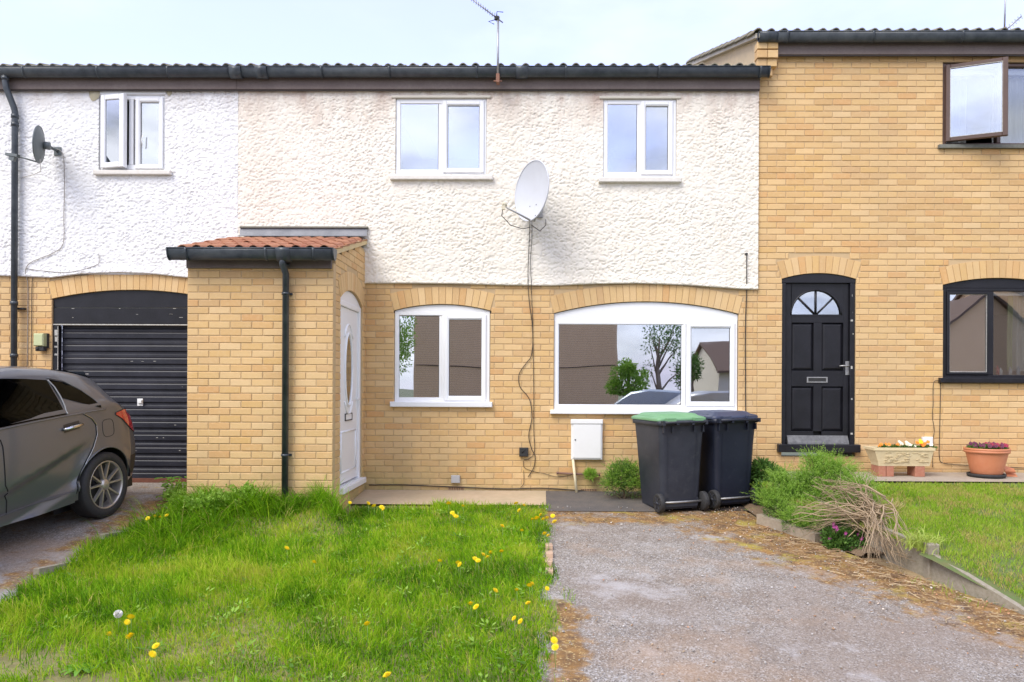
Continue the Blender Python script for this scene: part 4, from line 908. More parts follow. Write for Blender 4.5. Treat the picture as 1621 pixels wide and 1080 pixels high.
# left downpipe with swan neck
def swan(house, X0, xt):
    b = MB(); yg = GYY
    pts = [(xt, yg, zgM - .05), (xt, yg, zgM - .16), (xt + .01, -.14, zgM - .24), (X0 - .02, -.10, zgM - .42), (X0, -.09, zgM - .50), (X0, -.09, zgM - .62), (X0, -.09, .02)]
    b.tube(pts, .036, 14); o = b.build('downpipe', M_gutter, house)
    for (x, y, z) in ((xt, yg, zgM - .12), (X0, -.09, zgM - .56), (X0, -.09, PZ(22, 480, -.09)), (X0, -.09, PZ(22, 563, -.09)), (X0, -.09, zgM - .66)):
        b = MB(); b.tube([(x, y, z - .022), (x, y, z + .022)], .043, 14); b.build('socket', M_gutter, o)
    b = MB(); b.box(X0 - .02, X0 + .09, -.055, -.002, PZ(22, 488, -.09) - .01, PZ(22, 488, -.09) + .01); b.build('clip', M_rubber, o)
swan(LH, PX(23, 350, -.09), PX(8, 130, -.15))
# ================================================================== grass, plants, edging
def blades(name, xy, h, w, lean, material, tonev, gfn=gz, parent=None, seed=0, curl=.5, zoff=0.0):
    """a mesh of bent grass blades: three faces each; h, w arrays; lean (n,2) tip offset as a fraction of the height"""
    r = np.random.default_rng(seed); n = len(xy); a = r.uniform(0, math.pi, n); dx, dy = np.cos(a) * w / 2, np.sin(a) * w / 2
    z = (gfn(xy[:, 0], xy[:, 1]) if callable(gfn) else gfn) + zoff; B = np.stack([xy[:, 0], xy[:, 1], z], -1); D = np.stack([dx, dy, 0 * dx], -1)
    ln = np.stack([lean[:, 0] * h, lean[:, 1] * h, 0 * h], -1); lm = np.sqrt(np.clip(1 - .55 * (lean ** 2).sum(1), .15, 1))
    m1 = B + ln * .22 + np.stack([0 * h, 0 * h, h * .45 * (.5 + .5 * lm)], -1); m2 = B + ln * .62 + np.stack([0 * h, 0 * h, h * .82 * lm], -1)
    t = B + ln + np.stack([0 * h, 0 * h, h * lm * (1 - curl * .3 * (lean ** 2).sum(1))], -1)
    V = np.stack([B - D, B + D, m1 - D * .9, m1 + D * .9, m2 - D * .6, m2 + D * .6, t - D * .08, t + D * .08], 1).reshape(-1, 3)
    k = (np.arange(n) * 8)[:, None, None]; F = (np.array([[0, 1, 3, 2], [2, 3, 5, 4], [4, 5, 7, 6]])[None] + k).reshape(-1, 4)
    return npmesh(name, V, F, material, tone=np.repeat(tonev, 8), parent=parent)
def sample(n, x0, x1, y0, y1, dens, seed):
    r = np.random.default_rng(seed); x = r.uniform(x0, x1, n); y = r.uniform(y0, y1, n); return np.stack([x, y], -1)[r.uniform(0, 1, n) < dens(x, y)]
LKX = -3.93
def lawn_top(y): return np.interp(y, [-9, -1.9, -1.4, 0], [1, 1, 1, 1])
def lawn_dens(x, y):
    ex = .07 + .12 * (vnoise(y * 2.3, 1, 5) - .4); e = sstep(ex + .05, ex - .06, x) if False else 1 - sstep(ex - .07, ex + .05, x)
    lk = LKX - .03 + .10 * (vnoise(y * 2.7, 5, 6) - .5); e = e * sstep(lk - .05, lk + .08, x)
    top = np.where(x < px0, -1.3, np.where(x < px1 + .15, PY + .02, np.where(x < -1.2, -1.0, -.80))) + .08 * (vnoise(x * 3, 7, 3) - .5)
    e = e * (1 - sstep(top - .08, top + .06, y))
    # worn soil in the near left corner
    worn = sstep(.50, .66, fbm(x * 2.0, y * 2.0, 31)) * sstep(-4.4, -5.2, y) if False else 0
    bare = np.clip((-y - 4.15) / .9, 0, 1) * np.clip((-1.55 - x) / .8, 0, 1)
    return np.clip(e * (1 - .93 * np.clip(bare * 1.5 + (fbm(x * 3, y * 3, 17) - .55) * bare * 4, 0, 1)), 0, 1)
X, Y, Z, _, _ = zcurve(-3.96, .12, -9, -.80, .06, lambda x, y: gz(x, y) + .012 + .035 * fbm(x * 2, y * 2, 8) - .03)
tag(sheet('lawn_soil', X, Y, Z, mat('lawn_soil_mat', (.20, .19, .07), .95, noise=[(5, .7, (.34, .27, .14)), (40, .5, (.12, .10, .04))], bump=(60, .7, .01))), kind='structure')
xy = sample(230000, -4.05, .25, -7.2, -.6, lawn_dens, 3); n = len(xy); r = np.random.default_rng(5)
cl = fbm(xy[:, 0] * 2.2, xy[:, 1] * 2.2, 40, 4); cl2 = vnoise(xy[:, 0] * 7, xy[:, 1] * 7, 44)
tall = sstep(-.9, -2.4, xy[:, 0]) if False else np.clip((-.6 - xy[:, 0]) / 2.2, 0, 1)
near = np.clip((-xy[:, 1] - 4.0) / 1.2, 0, 1)
hh = (.035 + .075 * np.clip((cl - .36) * 2.8, 0, 1) * (.35 + .75 * tall) + .02 * cl2) * (1 - .35 * near) * r.uniform(.4, 1.5, n)
ang = 6.283 * fbm(xy[:, 0] * .9, xy[:, 1] * .9, 60, 3) * 1.2 + r.normal(0, 1.5, n); lm = np.clip(.30 + .5 * cl + r.normal(0, .35, n), .05, 1.25)
tone = np.clip(.42 + .9 * (fbm(xy[:, 0] * 1.6, xy[:, 1] * 1.6, 70, 5) - .48) + .45 * (cl2 - .5) + r.normal(0, .17, n), 0, .84)
straw = (r.uniform(0, 1, n) < .05 + .22 * near * (cl < .5) + .10 * (cl < .36)); tone[straw] = r.uniform(.82, 1, straw.sum())
tag(blades('grass', xy, hh, r.uniform(.003, .0068, n), np.stack([np.cos(ang), np.sin(ang)], -1) * lm[:, None], M_grass, tone, seed=9, zoff=.0), 'long bright green grass of the left front lawn', 'grass', kind='stuff')
# broad leaves between the blades
r = np.random.default_rng(77); cxy = sample(420, -3.9, .1, -5.4, -.9, lawn_dens, 71); VV = []; TT = []
for (cx_, cy_) in cxy:
    k = int(r.integers(5, 12)); sz = r.uniform(.025, .06); tt_ = r.uniform(.15, .8)
    for i in range(k):
        a = r.uniform(0, 6.283); rr = r.uniform(.005, .07); b0 = np.array([cx_ + rr * math.cos(a), cy_ + rr * math.sin(a), float(gz(cx_, cy_)) + r.uniform(.02, .06)]); d = np.array([math.cos(a), math.sin(a), r.uniform(-.1, .6)]); sd = np.array([-math.sin(a), math.cos(a), 0]); w_ = sz * r.uniform(.3, .5)
        VV += [b0, b0 + d * sz * .5 - sd * w_ / 2, b0 + d * sz, b0 + d * sz * .5 + sd * w_ / 2]; TT += [tt_] * 4
tag(npmesh('lawn_weeds', np.array(VV), np.arange(len(VV)).reshape(-1, 4), M_bush, tone=np.array(TT)), 'small broad leaved weeds growing among the grass of the left lawn', 'weeds', kind='stuff')
# taller tussocks under the porch wall and by the drive
def tdens(x, y):
    d = np.exp(-((y - (PY - .12)) / .20) ** 2) * sstep(px0 - .1, px0 + .3, x) * (1 - sstep(px1 - .15, px1 + .25, x))
    d2 = np.exp(-((x + 3.45) / .3) ** 2 - ((y + 1.9) / .35) ** 2) * .7
    return np.clip(d + d2, 0, 1) * (vnoise(x * 6, y * 6, 3) > .25) * (1 - .93 * np.exp(-((x + 2.27) / .17) ** 4 - ((y + 1.80) / .16) ** 2))
xy = sample(52000, -4.0, -1.9, -2.6, PY - .02, tdens, 13); n = len(xy); cl = vnoise(xy[:, 0] * 5, xy[:, 1] * 5, 81)
ang = 6.283 * vnoise(xy[:, 0] * 3, xy[:, 1] * 3, 83) * 2 + r.normal(0, 1.0, n); lm = r.uniform(.4, 1.35, n)
tone = np.clip(.10 + .38 * cl + r.normal(0, .12, n), 0, 1); ud = r.uniform(0, 1, n) < .05; tone[ud] = .95
tag(blades('grass', xy, (.14 + .28 * cl ** 1.3) * r.uniform(.35, 1.25, n), r.uniform(.004, .007, n), np.stack([np.cos(ang), np.sin(ang)], -1) * lm[:, None], M_grass, tone, seed=10), 'tall darker grass tussocks growing against the porch wall', 'grass', kind='stuff')
# mown lawn on the right
def rdens(x, y):
    ex = np.interp(-y, [-p[1] for p in EDGE], [p[0] for p in EDGE]); return sstep(ex + .10, ex + .22, x) * (1 - sstep(-.98, -.86, y)) * np.clip((x - 1.9) / .4, 0, 1) * np.where(fbm(x * 3.5, y * 3.5, 91) > .60, .45, 1)
xy = sample(190000, 2.3, 6.2, -5.4, -.82, rdens, 23); n = len(xy); cl = fbm(xy[:, 0] * 2, xy[:, 1] * 2, 93)
tone = np.clip(.42 + .8 * (cl - .5) + r.normal(0, .13, n), 0, .75); st = r.uniform(0, 1, n) < np.where(fbm(xy[:, 0] * 4, xy[:, 1] * 4, 97) > .56, .5, .08); tone[st] = r.uniform(.8, 1, st.sum())
ang = r.uniform(0, 6.283, n)
tag(blades('grass', xy, .028 * r.uniform(.5, 1.5, n) + .01 * cl, r.uniform(.003, .005, n), np.stack([np.cos(ang), np.sin(ang)], -1) * r.uniform(.1, .9, n)[:, None], M_grassr, tone, gfn=lambda x, y: np.maximum(gzr(x, y), gz(x, y) + .06) - .005, seed=12), 'short mown grass of the raised right front lawn', 'grass', kind='stuff')
# yellowed wild tufts along the drive edges
def edens(x, y):
    ex = np.interp(-y, [-p[1] for p in EDGE], [p[0] for p in EDGE]); a = np.exp(-((x - ex + .12) / .10) ** 2) * np.exp(-((y + 3.35) / .25) ** 2)
    b = np.exp(-((x - .20) / .07) ** 2) * np.clip(vnoise(x * 3, y * 4.5, 17) * 2.2 - 1.15, 0, 1) * (y < -2.4); return a * .7 + b
xy = sample(26000, -.0, 4.0, -5.5, -1.0, edens, 33); n = len(xy); ang = r.uniform(0, 6.283, n)
tag(blades('grass', xy, r.uniform(.03, .10, n), r.uniform(.003, .005, n), np.stack([np.cos(ang), np.sin(ang)], -1) * r.uniform(.3, 1.2, n)[:, None], M_grass, np.clip(r.normal(.4, .2, n), 0, 1), seed=14), 'stray green tufts rooted along the edges of the middle drive', 'grass', kind='stuff')

# litter on the drive: dead stems, chips and small stones
def litter(name, label, cat, dens, N_, kind, material, seed, x0=0.0, x1=5.2, y0=-5.6, y1=-.8, tonef=None):
    xy = sample(N_, x0, x1, y0, y1, dens, seed); n = len(xy); r_ = np.random.default_rng(seed + 1); z = gz(xy[:, 0], xy[:, 1]) + .014
    if kind == 'chip':
        a = r_.uniform(0, 6.283, (n, 1)) + np.array([[0, 1.4, 3.0, 4.5]]); rr = r_.uniform(.003, .010, (n, 1)) * r_.uniform(.6, 1.3, (n, 4))
        top = np.stack([xy[:, :1] + rr * np.cos(a), xy[:, 1:] + rr * np.sin(a), (z[:, None] + r_.uniform(.001, .008, (n, 4)))], -1)
        bot = top.copy(); bot[..., 2] -= .006; V = np.concatenate([top, bot], 1).reshape(-1, 3)
        k = (np.arange(n) * 8)[:, None, None]; F = (np.array([[0, 1, 2, 3], [0, 4, 5, 1], [1, 5, 6, 2], [2, 6, 7, 3], [3, 7, 4, 0]])[None] + k).reshape(-1, 4)
        return tag(npmesh(name, V, F, material, tone=np.repeat(r_.uniform(0, 1, n), 8)), label, cat, kind='stuff')
    L_ = r_.uniform(.03, .16, n); a = r_.uniform(0, 6.283, n); b = a + r_.normal(0, .6, n); w = r_.uniform(.0012, .003, n)
    p0 = np.stack([xy[:, 0], xy[:, 1], z + r_.uniform(0, .01, n)], -1); p1 = p0 + np.stack([np.cos(a) * L_ * .5, np.sin(a) * L_ * .5, r_.uniform(0, .012, n)], -1); p2 = p1 + np.stack([np.cos(b) * L_ * .5, np.sin(b) * L_ * .5, r_.uniform(-.008, .006, n)], -1)
    def q(p, an): return [p + np.stack([-np.sin(an) * w, np.cos(an) * w, 0 * w], -1), p + np.stack([0 * w, 0 * w, w * 1.6], -1), p + np.stack([np.sin(an) * w, -np.cos(an) * w, 0 * w], -1)]
    V = np.stack(q(p0, a) + q(p1, a) + q(p2, b), 1).reshape(-1, 3); k = (np.arange(n) * 9)[:, None, None]
    F = (np.array([[0, 1, 4, 3], [1, 2, 5, 4], [3, 4, 7, 6], [4, 5, 8, 7]])[None] + k).reshape(-1, 4)
    return tag(npmesh(name, V, F, material, tone=np.repeat(r_.uniform(0, 1, n), 9)), label, cat, kind='stuff')
M_chipl = mat('litter_chip', (0, 0, 0), .9, attr=[(.18, .11, .06), (.36, .25, .14), (.30, .17, .09), (.46, .36, .24), (.50, .24, .12), (.74, .70, .62)])
M_straw = mat('dead_stem', (0, 0, 0), .9, attr=[(.17, .10, .055), (.29, .19, .10), (.38, .27, .15), (.50, .39, .24)])
def edist(x, y): return np.interp(-y, [-p[1] for p in EDGE], [p[0] for p in EDGE]) - x
litter('leaf_litter', 'pale chips and dead leaves strewn over the mossy drive edge', 'leaf litter', lambda x, y: np.clip(np.exp(-(edist(x, y) / .75) ** 2) * (edist(x, y) > .02) * np.where(y > -2.4, 1, .45) + .03, 0, 1), 9000, 'chip', M_chipl, 51)
litter('dead_stems', 'dry brown stems strewn below the garden edging', 'dead stems', lambda x, y: np.exp(-((edist(x, y) - .22) / .28) ** 2) * (edist(x, y) > .02) * np.clip((-y - 1.5) / .6, 0, 1) * np.where(y < -3.3, .5, 1), 13000, 'stem', M_straw, 53)
litter('dead_stems', 'straw and dry moss along the lawn side of the middle drive', 'dead stems', lambda x, y: np.exp(-((x - .26) / .13) ** 2) * np.clip((-y - 3.3) / .8, 0, 1) * vnoise(x * 3, y * 3, 5) * 1.0, 2600, 'stem', M_straw, 57)
litter('gravel', 'loose pale grit scattered over the worn tarmac drive', 'gravel', lambda x, y: .35 * vnoise(x * 2, y * 2, 9), 4200, 'chip', mat('grit', (0, 0, 0), .9, attr=[(.22, .19, .16), (.34, .31, .28), (.42, .40, .37), (.6, .57, .54)]), 59)

# brick-on-edge strip and concrete kerbs
e = empty('lawn_edging', (.05, -2.5, gz(0, -2.5)), 'short run of pinkish edging bricks between the left lawn and the middle drive', 'edging')
yy = -2.28
for i in range(4):
    z = float(gz(.05, yy)); me = MB(); me.bbox(-.032, .032, -.105, .105, -.05, .012, .004)
    m_ = me.mesh('brick', mat('pink_edging', (.55, .38, .26), .9, noise=(20, .6, (.38, .28, .20)), bump=(60, .5, .004)))
    inst('brick', m_, (.075 + random.uniform(-.006, .006), yy, z + .02), e, (R(-5.9), 0, random.uniform(-.03, .03))); yy -= .222
e = empty('drive_edging', (LKX, -3, gz(LKX, -3)), 'low concrete edging sunk between the left drive and the lawn', 'edging')
yy = -1.6
for i in range(8):
    z = float(gz(LKX, yy - .45)); b = MB(); b.bbox(-.025, .025, -.44, .44, -.05, .0, .004)
    inst('kerb_stone', b.mesh('kerb_stone', M_stone), (LKX - .02 + random.uniform(-.008, .008), yy - .45, z + .012), e, (R(-6.0), 0, random.uniform(-.012, .012))); yy -= .9
# retaining boards on the right
def board(parent, a, c, z0a, z1a, z0b, z1b, t=.045, m=None, name='board'):
    a = Vector((*a, 0)); c = Vector((*c, 0)); d = (c - a).normalized(); nn = Vector((-d.y, d.x, 0)) * t / 2; b = MB()
    vs = [a - nn + Vector((0, 0, z0a)), c - nn + Vector((0, 0, z0b)), c + nn + Vector((0, 0, z0b)), a + nn + Vector((0, 0, z0a)), a - nn + Vector((0, 0, z1a)), c - nn + Vector((0, 0, z1b)), c + nn + Vector((0, 0, z1b)), a + nn + Vector((0, 0, z1a))]
    b.add(vs, [(3, 2, 1, 0), (4, 5, 6, 7), (0, 1, 5, 4), (1, 2, 6, 5), (2, 3, 7, 6), (3, 0, 4, 7)]); return b.build(name, m or M_stone, parent, fixn=True)
rt = empty('retaining_edge', (3.0, -2.6, gz(3, -2.6)), 'concrete gravel board edge holding up the raised right lawn', 'retaining edge')
pts = [(2.44, -.52), (2.70, -1.35), (3.02, -2.25), (3.22, -2.95)]
for i in range(3):
    a, c = pts[i], pts[i + 1]; board(rt, a, c, gz(*a) - .1, max(gzr(*a), gz(*a) + .1) + .02, gz(*c) - .1, max(gzr(*c), gz(*c) + .1) + .03, t=.05)
pts = [(3.22, -2.97), (3.49, -3.79), (3.80, -4.4), (4.2, -5.2), (5.2, -7.2)]
for i in range(4):
    a, c = pts[i], pts[i + 1]; t_ = lambda p: max(gzr(*p), gz(*p) + .04) + .0; board(rt, a, c, gz(*a) - .1, t_(a), gz(*c) - .1, t_(c), t=.05)
b = MB(); b.bbox(3.18, 3.27, -3.02, -2.93, gz(3.2, -3) - .1, gzr(3.2, -2.97) + .065, .006); b.build('post', M_stone, rt)
b0 = [(2.26, -1.42), (2.62, -2.08)]; tb = board(None, b0[0], b0[1], gz(*b0[0]) - .05, gz(*b0[0]) + .10, gz(*b0[1]) - .05, gz(*b0[1]) + .09, t=.09, m=M_timber, name='timber_sleeper')
tag(tb, 'short weathered timber sleeper lying below the green bush', 'timber')
M_bed = mat('bed_soil', (.20, .135, .08), .95, noise=(20, .6, (.10, .07, .045)), bump=(40, .8, .02))
X, Y = warp(lambda y: edge_x(y) + .03, lambda y: float(np.interp(-y, [.52, 1.35, 2.25, 2.97], [2.44, 2.70, 3.02, 3.22])), -2.5, -.5, 12, 30)
tag(sheet('bed_soil', X, Y, gz(X, Y) + .008 + (.02 + .03 * fbm(X * 6, Y * 6, 4)) * np.clip(np.linspace(0, 5, X.shape[1])[None, :], 0, 1), M_bed), kind='structure')

# ------------------------------------------------------------------ bushes
def foliage(name, parent, centers, n, size, w, material, seed, up=.6, tone0=.2, tone1=.85, flat=.0):
    """centers: list of (x,y,z,rx,ry,rz) lobes; small pointed leaves in clumps pointing outwards"""
    r = np.random.default_rng(seed); C = np.array(centers); wt = C[:, 3] * C[:, 4] * C[:, 5]; pick = r.choice(len(C), n, p=wt / wt.sum()); c = C[pick]
    d = r.normal(0, 1, (n, 3)); d /= np.linalg.norm(d, axis=1)[:, None]; rad = r.uniform(0.0, 1, (n, 1)) ** .35
    cl = vnoise(d[:, 0] * 4 + pick * 3.1, d[:, 1] * 4 + d[:, 2] * 3, seed); rad = rad * (.72 + .42 * cl[:, None])
    p = c[:, :3] + d * rad * c[:, 3:]; dr = d + np.array([0, 0, up]) + r.normal(0, .45, (n, 3)); dr /= np.linalg.norm(dr, axis=1)[:, None]
    L_ = size * r.uniform(.5, 1.5, (n, 1)); sd = np.cross(dr, r.normal(0, 1, (n, 3))); sd /= np.linalg.norm(sd, axis=1)[:, None]; ww = w * r.uniform(.7, 1.3, (n, 1)) / 2
    V = np.stack([p, p + dr * L_ * .5 - sd * ww, p + dr * L_, p + dr * L_ * .5 + sd * ww], 1).reshape(-1, 3)
    F = (np.array([[0, 1, 2, 3]])[None] + (np.arange(n) * 4)[:, None, None]).reshape(-1, 4)
    t = np.clip(tone0 + (tone1 - tone0) * (.55 * cl + .45 * r.uniform(0, 1, n)), 0, 1)
    return npmesh(name, V, F, material, tone=np.repeat(t, 4), parent=parent)
def sprigs(name, parent, centers, n, per, size, w, material, seed, up=.5, tone0=.2, tone1=.9, length=.14):
    """feathery shoots: n shoots over the lobes, each carrying per small leaves that point up along it"""
    r = np.random.default_rng(seed); C = np.array(centers); wt = C[:, 3] * C[:, 4]; pick = r.choice(len(C), n, p=wt / wt.sum()); c = C[pick]
    d = r.normal(0, 1, (n, 3)); d[:, 2] = np.abs(d[:, 2]) * .9 - .15; d /= np.linalg.norm(d, axis=1)[:, None]
    p0 = c[:, :3] + d * c[:, 3:] * r.uniform(.25, .85, (n, 1)); dr = d + np.array([0, 0, up]) + r.normal(0, .28, (n, 3)); dr /= np.linalg.norm(dr, axis=1)[:, None]; ln = length * r.uniform(.5, 1.6, (n, 1))
    st = r.uniform(0, 1, n); V = []; T = []
    u = (np.arange(per) + .5) / per; P0 = p0[:, None] + dr[:, None] * ln[:, None] * u[None, :, None] + np.array([0, 0, -1]) * (ln[:, None] * .25 * u[None, :, None] ** 2)
    q = r.normal(0, 1, (n, per, 3)); e = dr[:, None] * .8 + q * .55; e /= np.linalg.norm(e, axis=2)[..., None]; s_ = np.cross(e, r.normal(0, 1, (n, per, 3))); s_ /= np.linalg.norm(s_, axis=2)[..., None]
    L_ = size * r.uniform(.6, 1.3, (n, per, 1)) * (1.15 - .5 * u[None, :, None]); ww = w * .5
    V = np.stack([P0, P0 + e * L_ * .5 - s_ * ww, P0 + e * L_, P0 + e * L_ * .5 + s_ * ww], 2).reshape(-1, 3); m = n * per
    F = (np.array([[0, 1, 2, 3]])[None] + (np.arange(m) * 4)[:, None, None]).reshape(-1, 4)
    t = np.clip(tone0 + (tone1 - tone0) * (.5 * st[:, None] + .3 * u[None, :] + .2 * r.uniform(0, 1, (n, per))), 0, 1)
    return npmesh(name, V, F, material, tone=np.repeat(t.ravel(), 4), parent=parent)
def stems(name, parent, base, tips, r0, m, wob=.03, seed=0, seg=6):
    rr = random.Random(seed); b = MB()
    for t in tips:
        p0 = Vector(base) + Vector((rr.uniform(-.05, .05), rr.uniform(-.05, .05), 0)); p1 = Vector(t); pts = []
        ph = rr.uniform(0, 6)
        for i in range(seg + 1):
            u = i / seg; p = p0.lerp(p1, u) + Vector((math.sin(u * 5 + ph), math.cos(u * 4 + ph), .4 * math.sin(u * 6))) * wob * math.sin(math.pi * u); p.z += .10 * math.sin(math.pi * u) * (p1 - p0).length * .6; pts.append(p)
        b.tube(pts, [r0 * (1 - .7 * i / seg) for i in range(seg + 1)], 5)
    return b.build(name, m, parent)
# feathery bush left of the bins
c = G(985, 790); bs = empty('bush', (c.x, -.45, gz(c.x, -.45)), 'rounded feathery green bush between the meter box and the green lidded bin', 'bush')
x, y, z = c.x, -.42, float(gz(c.x, -.4))
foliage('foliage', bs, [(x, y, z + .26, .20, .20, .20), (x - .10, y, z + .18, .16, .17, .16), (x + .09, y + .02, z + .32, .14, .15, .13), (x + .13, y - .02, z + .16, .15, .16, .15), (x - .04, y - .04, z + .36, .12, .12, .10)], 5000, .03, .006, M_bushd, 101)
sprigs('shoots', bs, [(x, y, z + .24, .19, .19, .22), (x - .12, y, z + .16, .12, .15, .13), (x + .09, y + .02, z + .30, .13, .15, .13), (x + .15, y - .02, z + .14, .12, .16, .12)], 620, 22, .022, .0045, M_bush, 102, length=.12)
stems('stem', bs, (x, y, z), [(x - .15, y, z + .3), (x + .1, y, z + .42), (x + .18, y - .06, z + .2), (x - .02, y - .1, z + .35), (x - .2, y - .05, z + .15)], .010, M_wood, seed=2)
q = P(935, 752, -.15); bs = empty('wall_weed', (q.x, -.12, q.z - .05), 'small feathery weed sprouting beside the white meter box pipe', 'weed'); foliage('foliage', bs, [(q.x, -.12, q.z, .07, .06, .06)], 700, .04, .007, M_bush, 103); stems('stem', bs, (q.x, -.12, q.z - .12), [(q.x, -.12, q.z)], .004, M_wood)
# dark leafy plant behind the right bin
c = P(1208, 760, -.6); x, y, z = c.x, -.62, float(gz(c.x, -.6)); bs = empty('ivy_bush', (x, y, z), 'dark leafy shrub growing behind the navy lidded bin beside the garden wall', 'bush')
foliage('foliage', bs, [(x - .02, y, z + .36, .15, .15, .15), (x + .09, y - .1, z + .3, .15, .15, .14), (x - .02, y - .2, z + .16, .14, .18, .15)], 5200, .045, .020, M_bushd, 105, up=.2)
stems('stem', bs, (x, y, z), [(x - .1, y, z + .4), (x + .1, y - .1, z + .38), (x + .02, y - .25, z + .2), (x - .14, y - .2, z + .12)], .009, M_wood, seed=4)
# big green bush with a dead woody side
c = P(1290, 790, -1.55); x, y = c.x, -1.55; z = float(gz(x, y)); bs = empty('heather_bush', (x, y, z), 'large bright green bush with bare twisted woody branches spilling over the right garden edge', 'bush')
lobes = []
for (px_, py_, Y_, rr) in ((1285, 765, -1.35, .22), (1255, 785, -1.4, .19), (1310, 745, -1.3, .18), (1240, 765, -1.3, .14), (1230, 805, -1.5, .17), (1300, 795, -1.55, .20), (1335, 770, -1.5, .16), (1268, 815, -1.65, .16), (1345, 795, -1.7, .15), (1215, 790, -1.45, .10), (1360, 775, -1.75, .15), (1320, 825, -1.95, .15), (1285, 835, -1.95, .14), (1375, 800, -1.95, .11), (1255, 825, -1.8, .13), (1330, 750, -1.45, .14), (1290, 735, -1.25, .13)):
    q = P(px_, py_, Y_); lobes.append((q.x, Y_, q.z, rr, rr, rr * .8))
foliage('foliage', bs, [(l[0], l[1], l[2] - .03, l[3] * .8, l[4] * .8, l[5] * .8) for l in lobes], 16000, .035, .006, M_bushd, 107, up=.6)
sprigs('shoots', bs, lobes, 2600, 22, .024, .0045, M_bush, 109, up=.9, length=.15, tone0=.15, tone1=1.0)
tw = random.Random(12); tips = []
for i in range(64):
    u = tw.random(); q0 = P(1290 + 160 * u + tw.uniform(-30, 10), 800 + 95 * u + tw.uniform(-25, 30), -1.9 - .7 * u + tw.uniform(-.15, .2)); q0.z = max(q0.z, float(gz(q0.x, q0.y)) + .02); tips.append(q0)
bb = P(1345, 840, -1.95); bb.z = float(gzr(bb.x, bb.y)) + .0
st = MB()
for i in range(118):          # twisted dead branches: three fans
    fan_ = i % 3
    if fan_ == 0: s_ = P(1385 + tw.uniform(-20, 20), 830 + tw.uniform(-20, 15), -2.3); e_ = P(1245 + tw.uniform(0, 120), 815 + tw.uniform(-25, 50), -2.15 + tw.uniform(-.15, .10))
    elif fan_ == 1: s_ = P(1380 + tw.uniform(-20, 30), 810 + tw.uniform(-20, 30), -2.2); e_ = P(1290 + tw.uniform(0, 95), 748 + tw.uniform(0, 60), -2.0 + tw.uniform(-.10, .15))
    else: s_ = P(1375 + tw.uniform(-25, 20), 810 + tw.uniform(-20, 25), -2.25); e_ = P(1395 + tw.uniform(-20, 58), 880 + tw.uniform(-30, 32), -2.75 + tw.uniform(-.3, .1))
    e_.z = max(e_.z, float(gz(e_.x, e_.y)) + .015); pts = []; ph = tw.uniform(0, 6); am = tw.uniform(.012, .075)
    for k in range(9):
        u = k / 8; p = s_.lerp(e_, u) + Vector((math.sin(u * 7 + ph), math.cos(u * 5 + ph), math.sin(u * 6 + ph * 2))) * am; p.z += .07 * math.sin(math.pi * u); p += Vector((tw.uniform(-1, 1), tw.uniform(-1, 1), tw.uniform(-1, 1))) * .017; pts.append(p)
    r0 = tw.uniform(.0025, .0055) if tw.random() < .7 else tw.uniform(.006, .010); st.tube(pts, [r0 * (1 - .75 * k / 8) for k in range(9)], 5)
    for a in (pts[3], pts[5], pts[7]):
        if tw.random() < .35: continue
        e2 = pts[8] + Vector((tw.uniform(-.08, .08), tw.uniform(-.06, .06), tw.uniform(-.05, .08))); st.tube([a, a.lerp(e2, .5) + Vector((0, 0, .015)), e2], [r0 * .5, r0 * .35, r0 * .15], 4)
st.build('dead_branches', M_twig, bs)
stems('stem', bs, (x + .1, y, z), [Vector(l[:3]) for l in lobes], .012, M_wood, seed=9)
# brown grassy skirt behind the branches
q = P(1400, 815, -1.85); foliage('dead_foliage', bs, [(q.x, q.y, q.z, .20, .14, .08), (q.x + .22, q.y - .1, q.z - .08, .16, .12, .06), (q.x - .25, q.y + .05, q.z - .1, .18, .12, .09)], 3000, .09, .004, mat('dry_leaf', (0, 0, 0), .9, attr=[(.28, .18, .09), (.5, .36, .18), (.46, .44, .16)]), 111, up=.2)
# pink flowering geranium at the foot
q = G(1335, 868); x, y, z = q.x, q.y, q.z; gp = empty('geranium', (x, y, z), 'low leafy plant with tiny pink flowers in front of the dead branches', 'plant')
foliage('foliage', gp, [(x - .05, y, z + .09, .16, .12, .10), (x + .12, y + .03, z + .10, .15, .12, .11), (x, y - .08, z + .04, .2, .08, .06)], 3400, .035, .018, M_bushd, 113, up=.3)
for i in range(9):
    a = Vector((x + tw.uniform(-.18, .2), y - .06 + tw.uniform(-.08, .06), z + tw.uniform(.10, .26))); b = MB()
    for k in range(5):
        t_ = 1.2566 * k; dv = Vector((math.cos(t_), -.35, math.sin(t_))); sv = Vector((-math.sin(t_), 0, math.cos(t_))); b.add([a, a + dv * .011 + sv * .006, a + dv * .019, a + dv * .011 - sv * .006], [(0, 1, 2, 3)])
    b.tube([a, a + Vector((0, .02, -.06))], .0012, 4); b.build('flower', M_pink, gp)
# leafy weed by the garage corner
q = G(275, 785); x, y, z = q.x, q.y, q.z; wd = empty('leafy_weed', (x, y, z), 'bright green broad leaved weed at the corner of the porch and the garage door', 'weed')
def leaf(b, base, d, L_, w_, lift, droop=.3):
    d = Vector((d[0], d[1], 0)).normalized(); s_ = Vector((-d.y, d.x, 0)); n = 6; vs = []
    for i in range(n + 1):
        u = i / n; c_ = Vector(base) + d * L_ * u + Vector((0, 0, lift * L_ * u - droop * L_ * u * u)); ww = w_ * math.sin(math.pi * min(.98, u * .86 + .10)) ** .8 / 2
        vs += [c_ - s_ * ww + Vector((0, 0, .12 * ww)), c_ - Vector((0, 0, .1 * ww)), c_ + s_ * ww + Vector((0, 0, .12 * ww))]
    b.add(vs, [(3 * i + j, 3 * i + j + 1, 3 * i + j + 4, 3 * i + j + 3) for i in range(n) for j in range(2)], True)
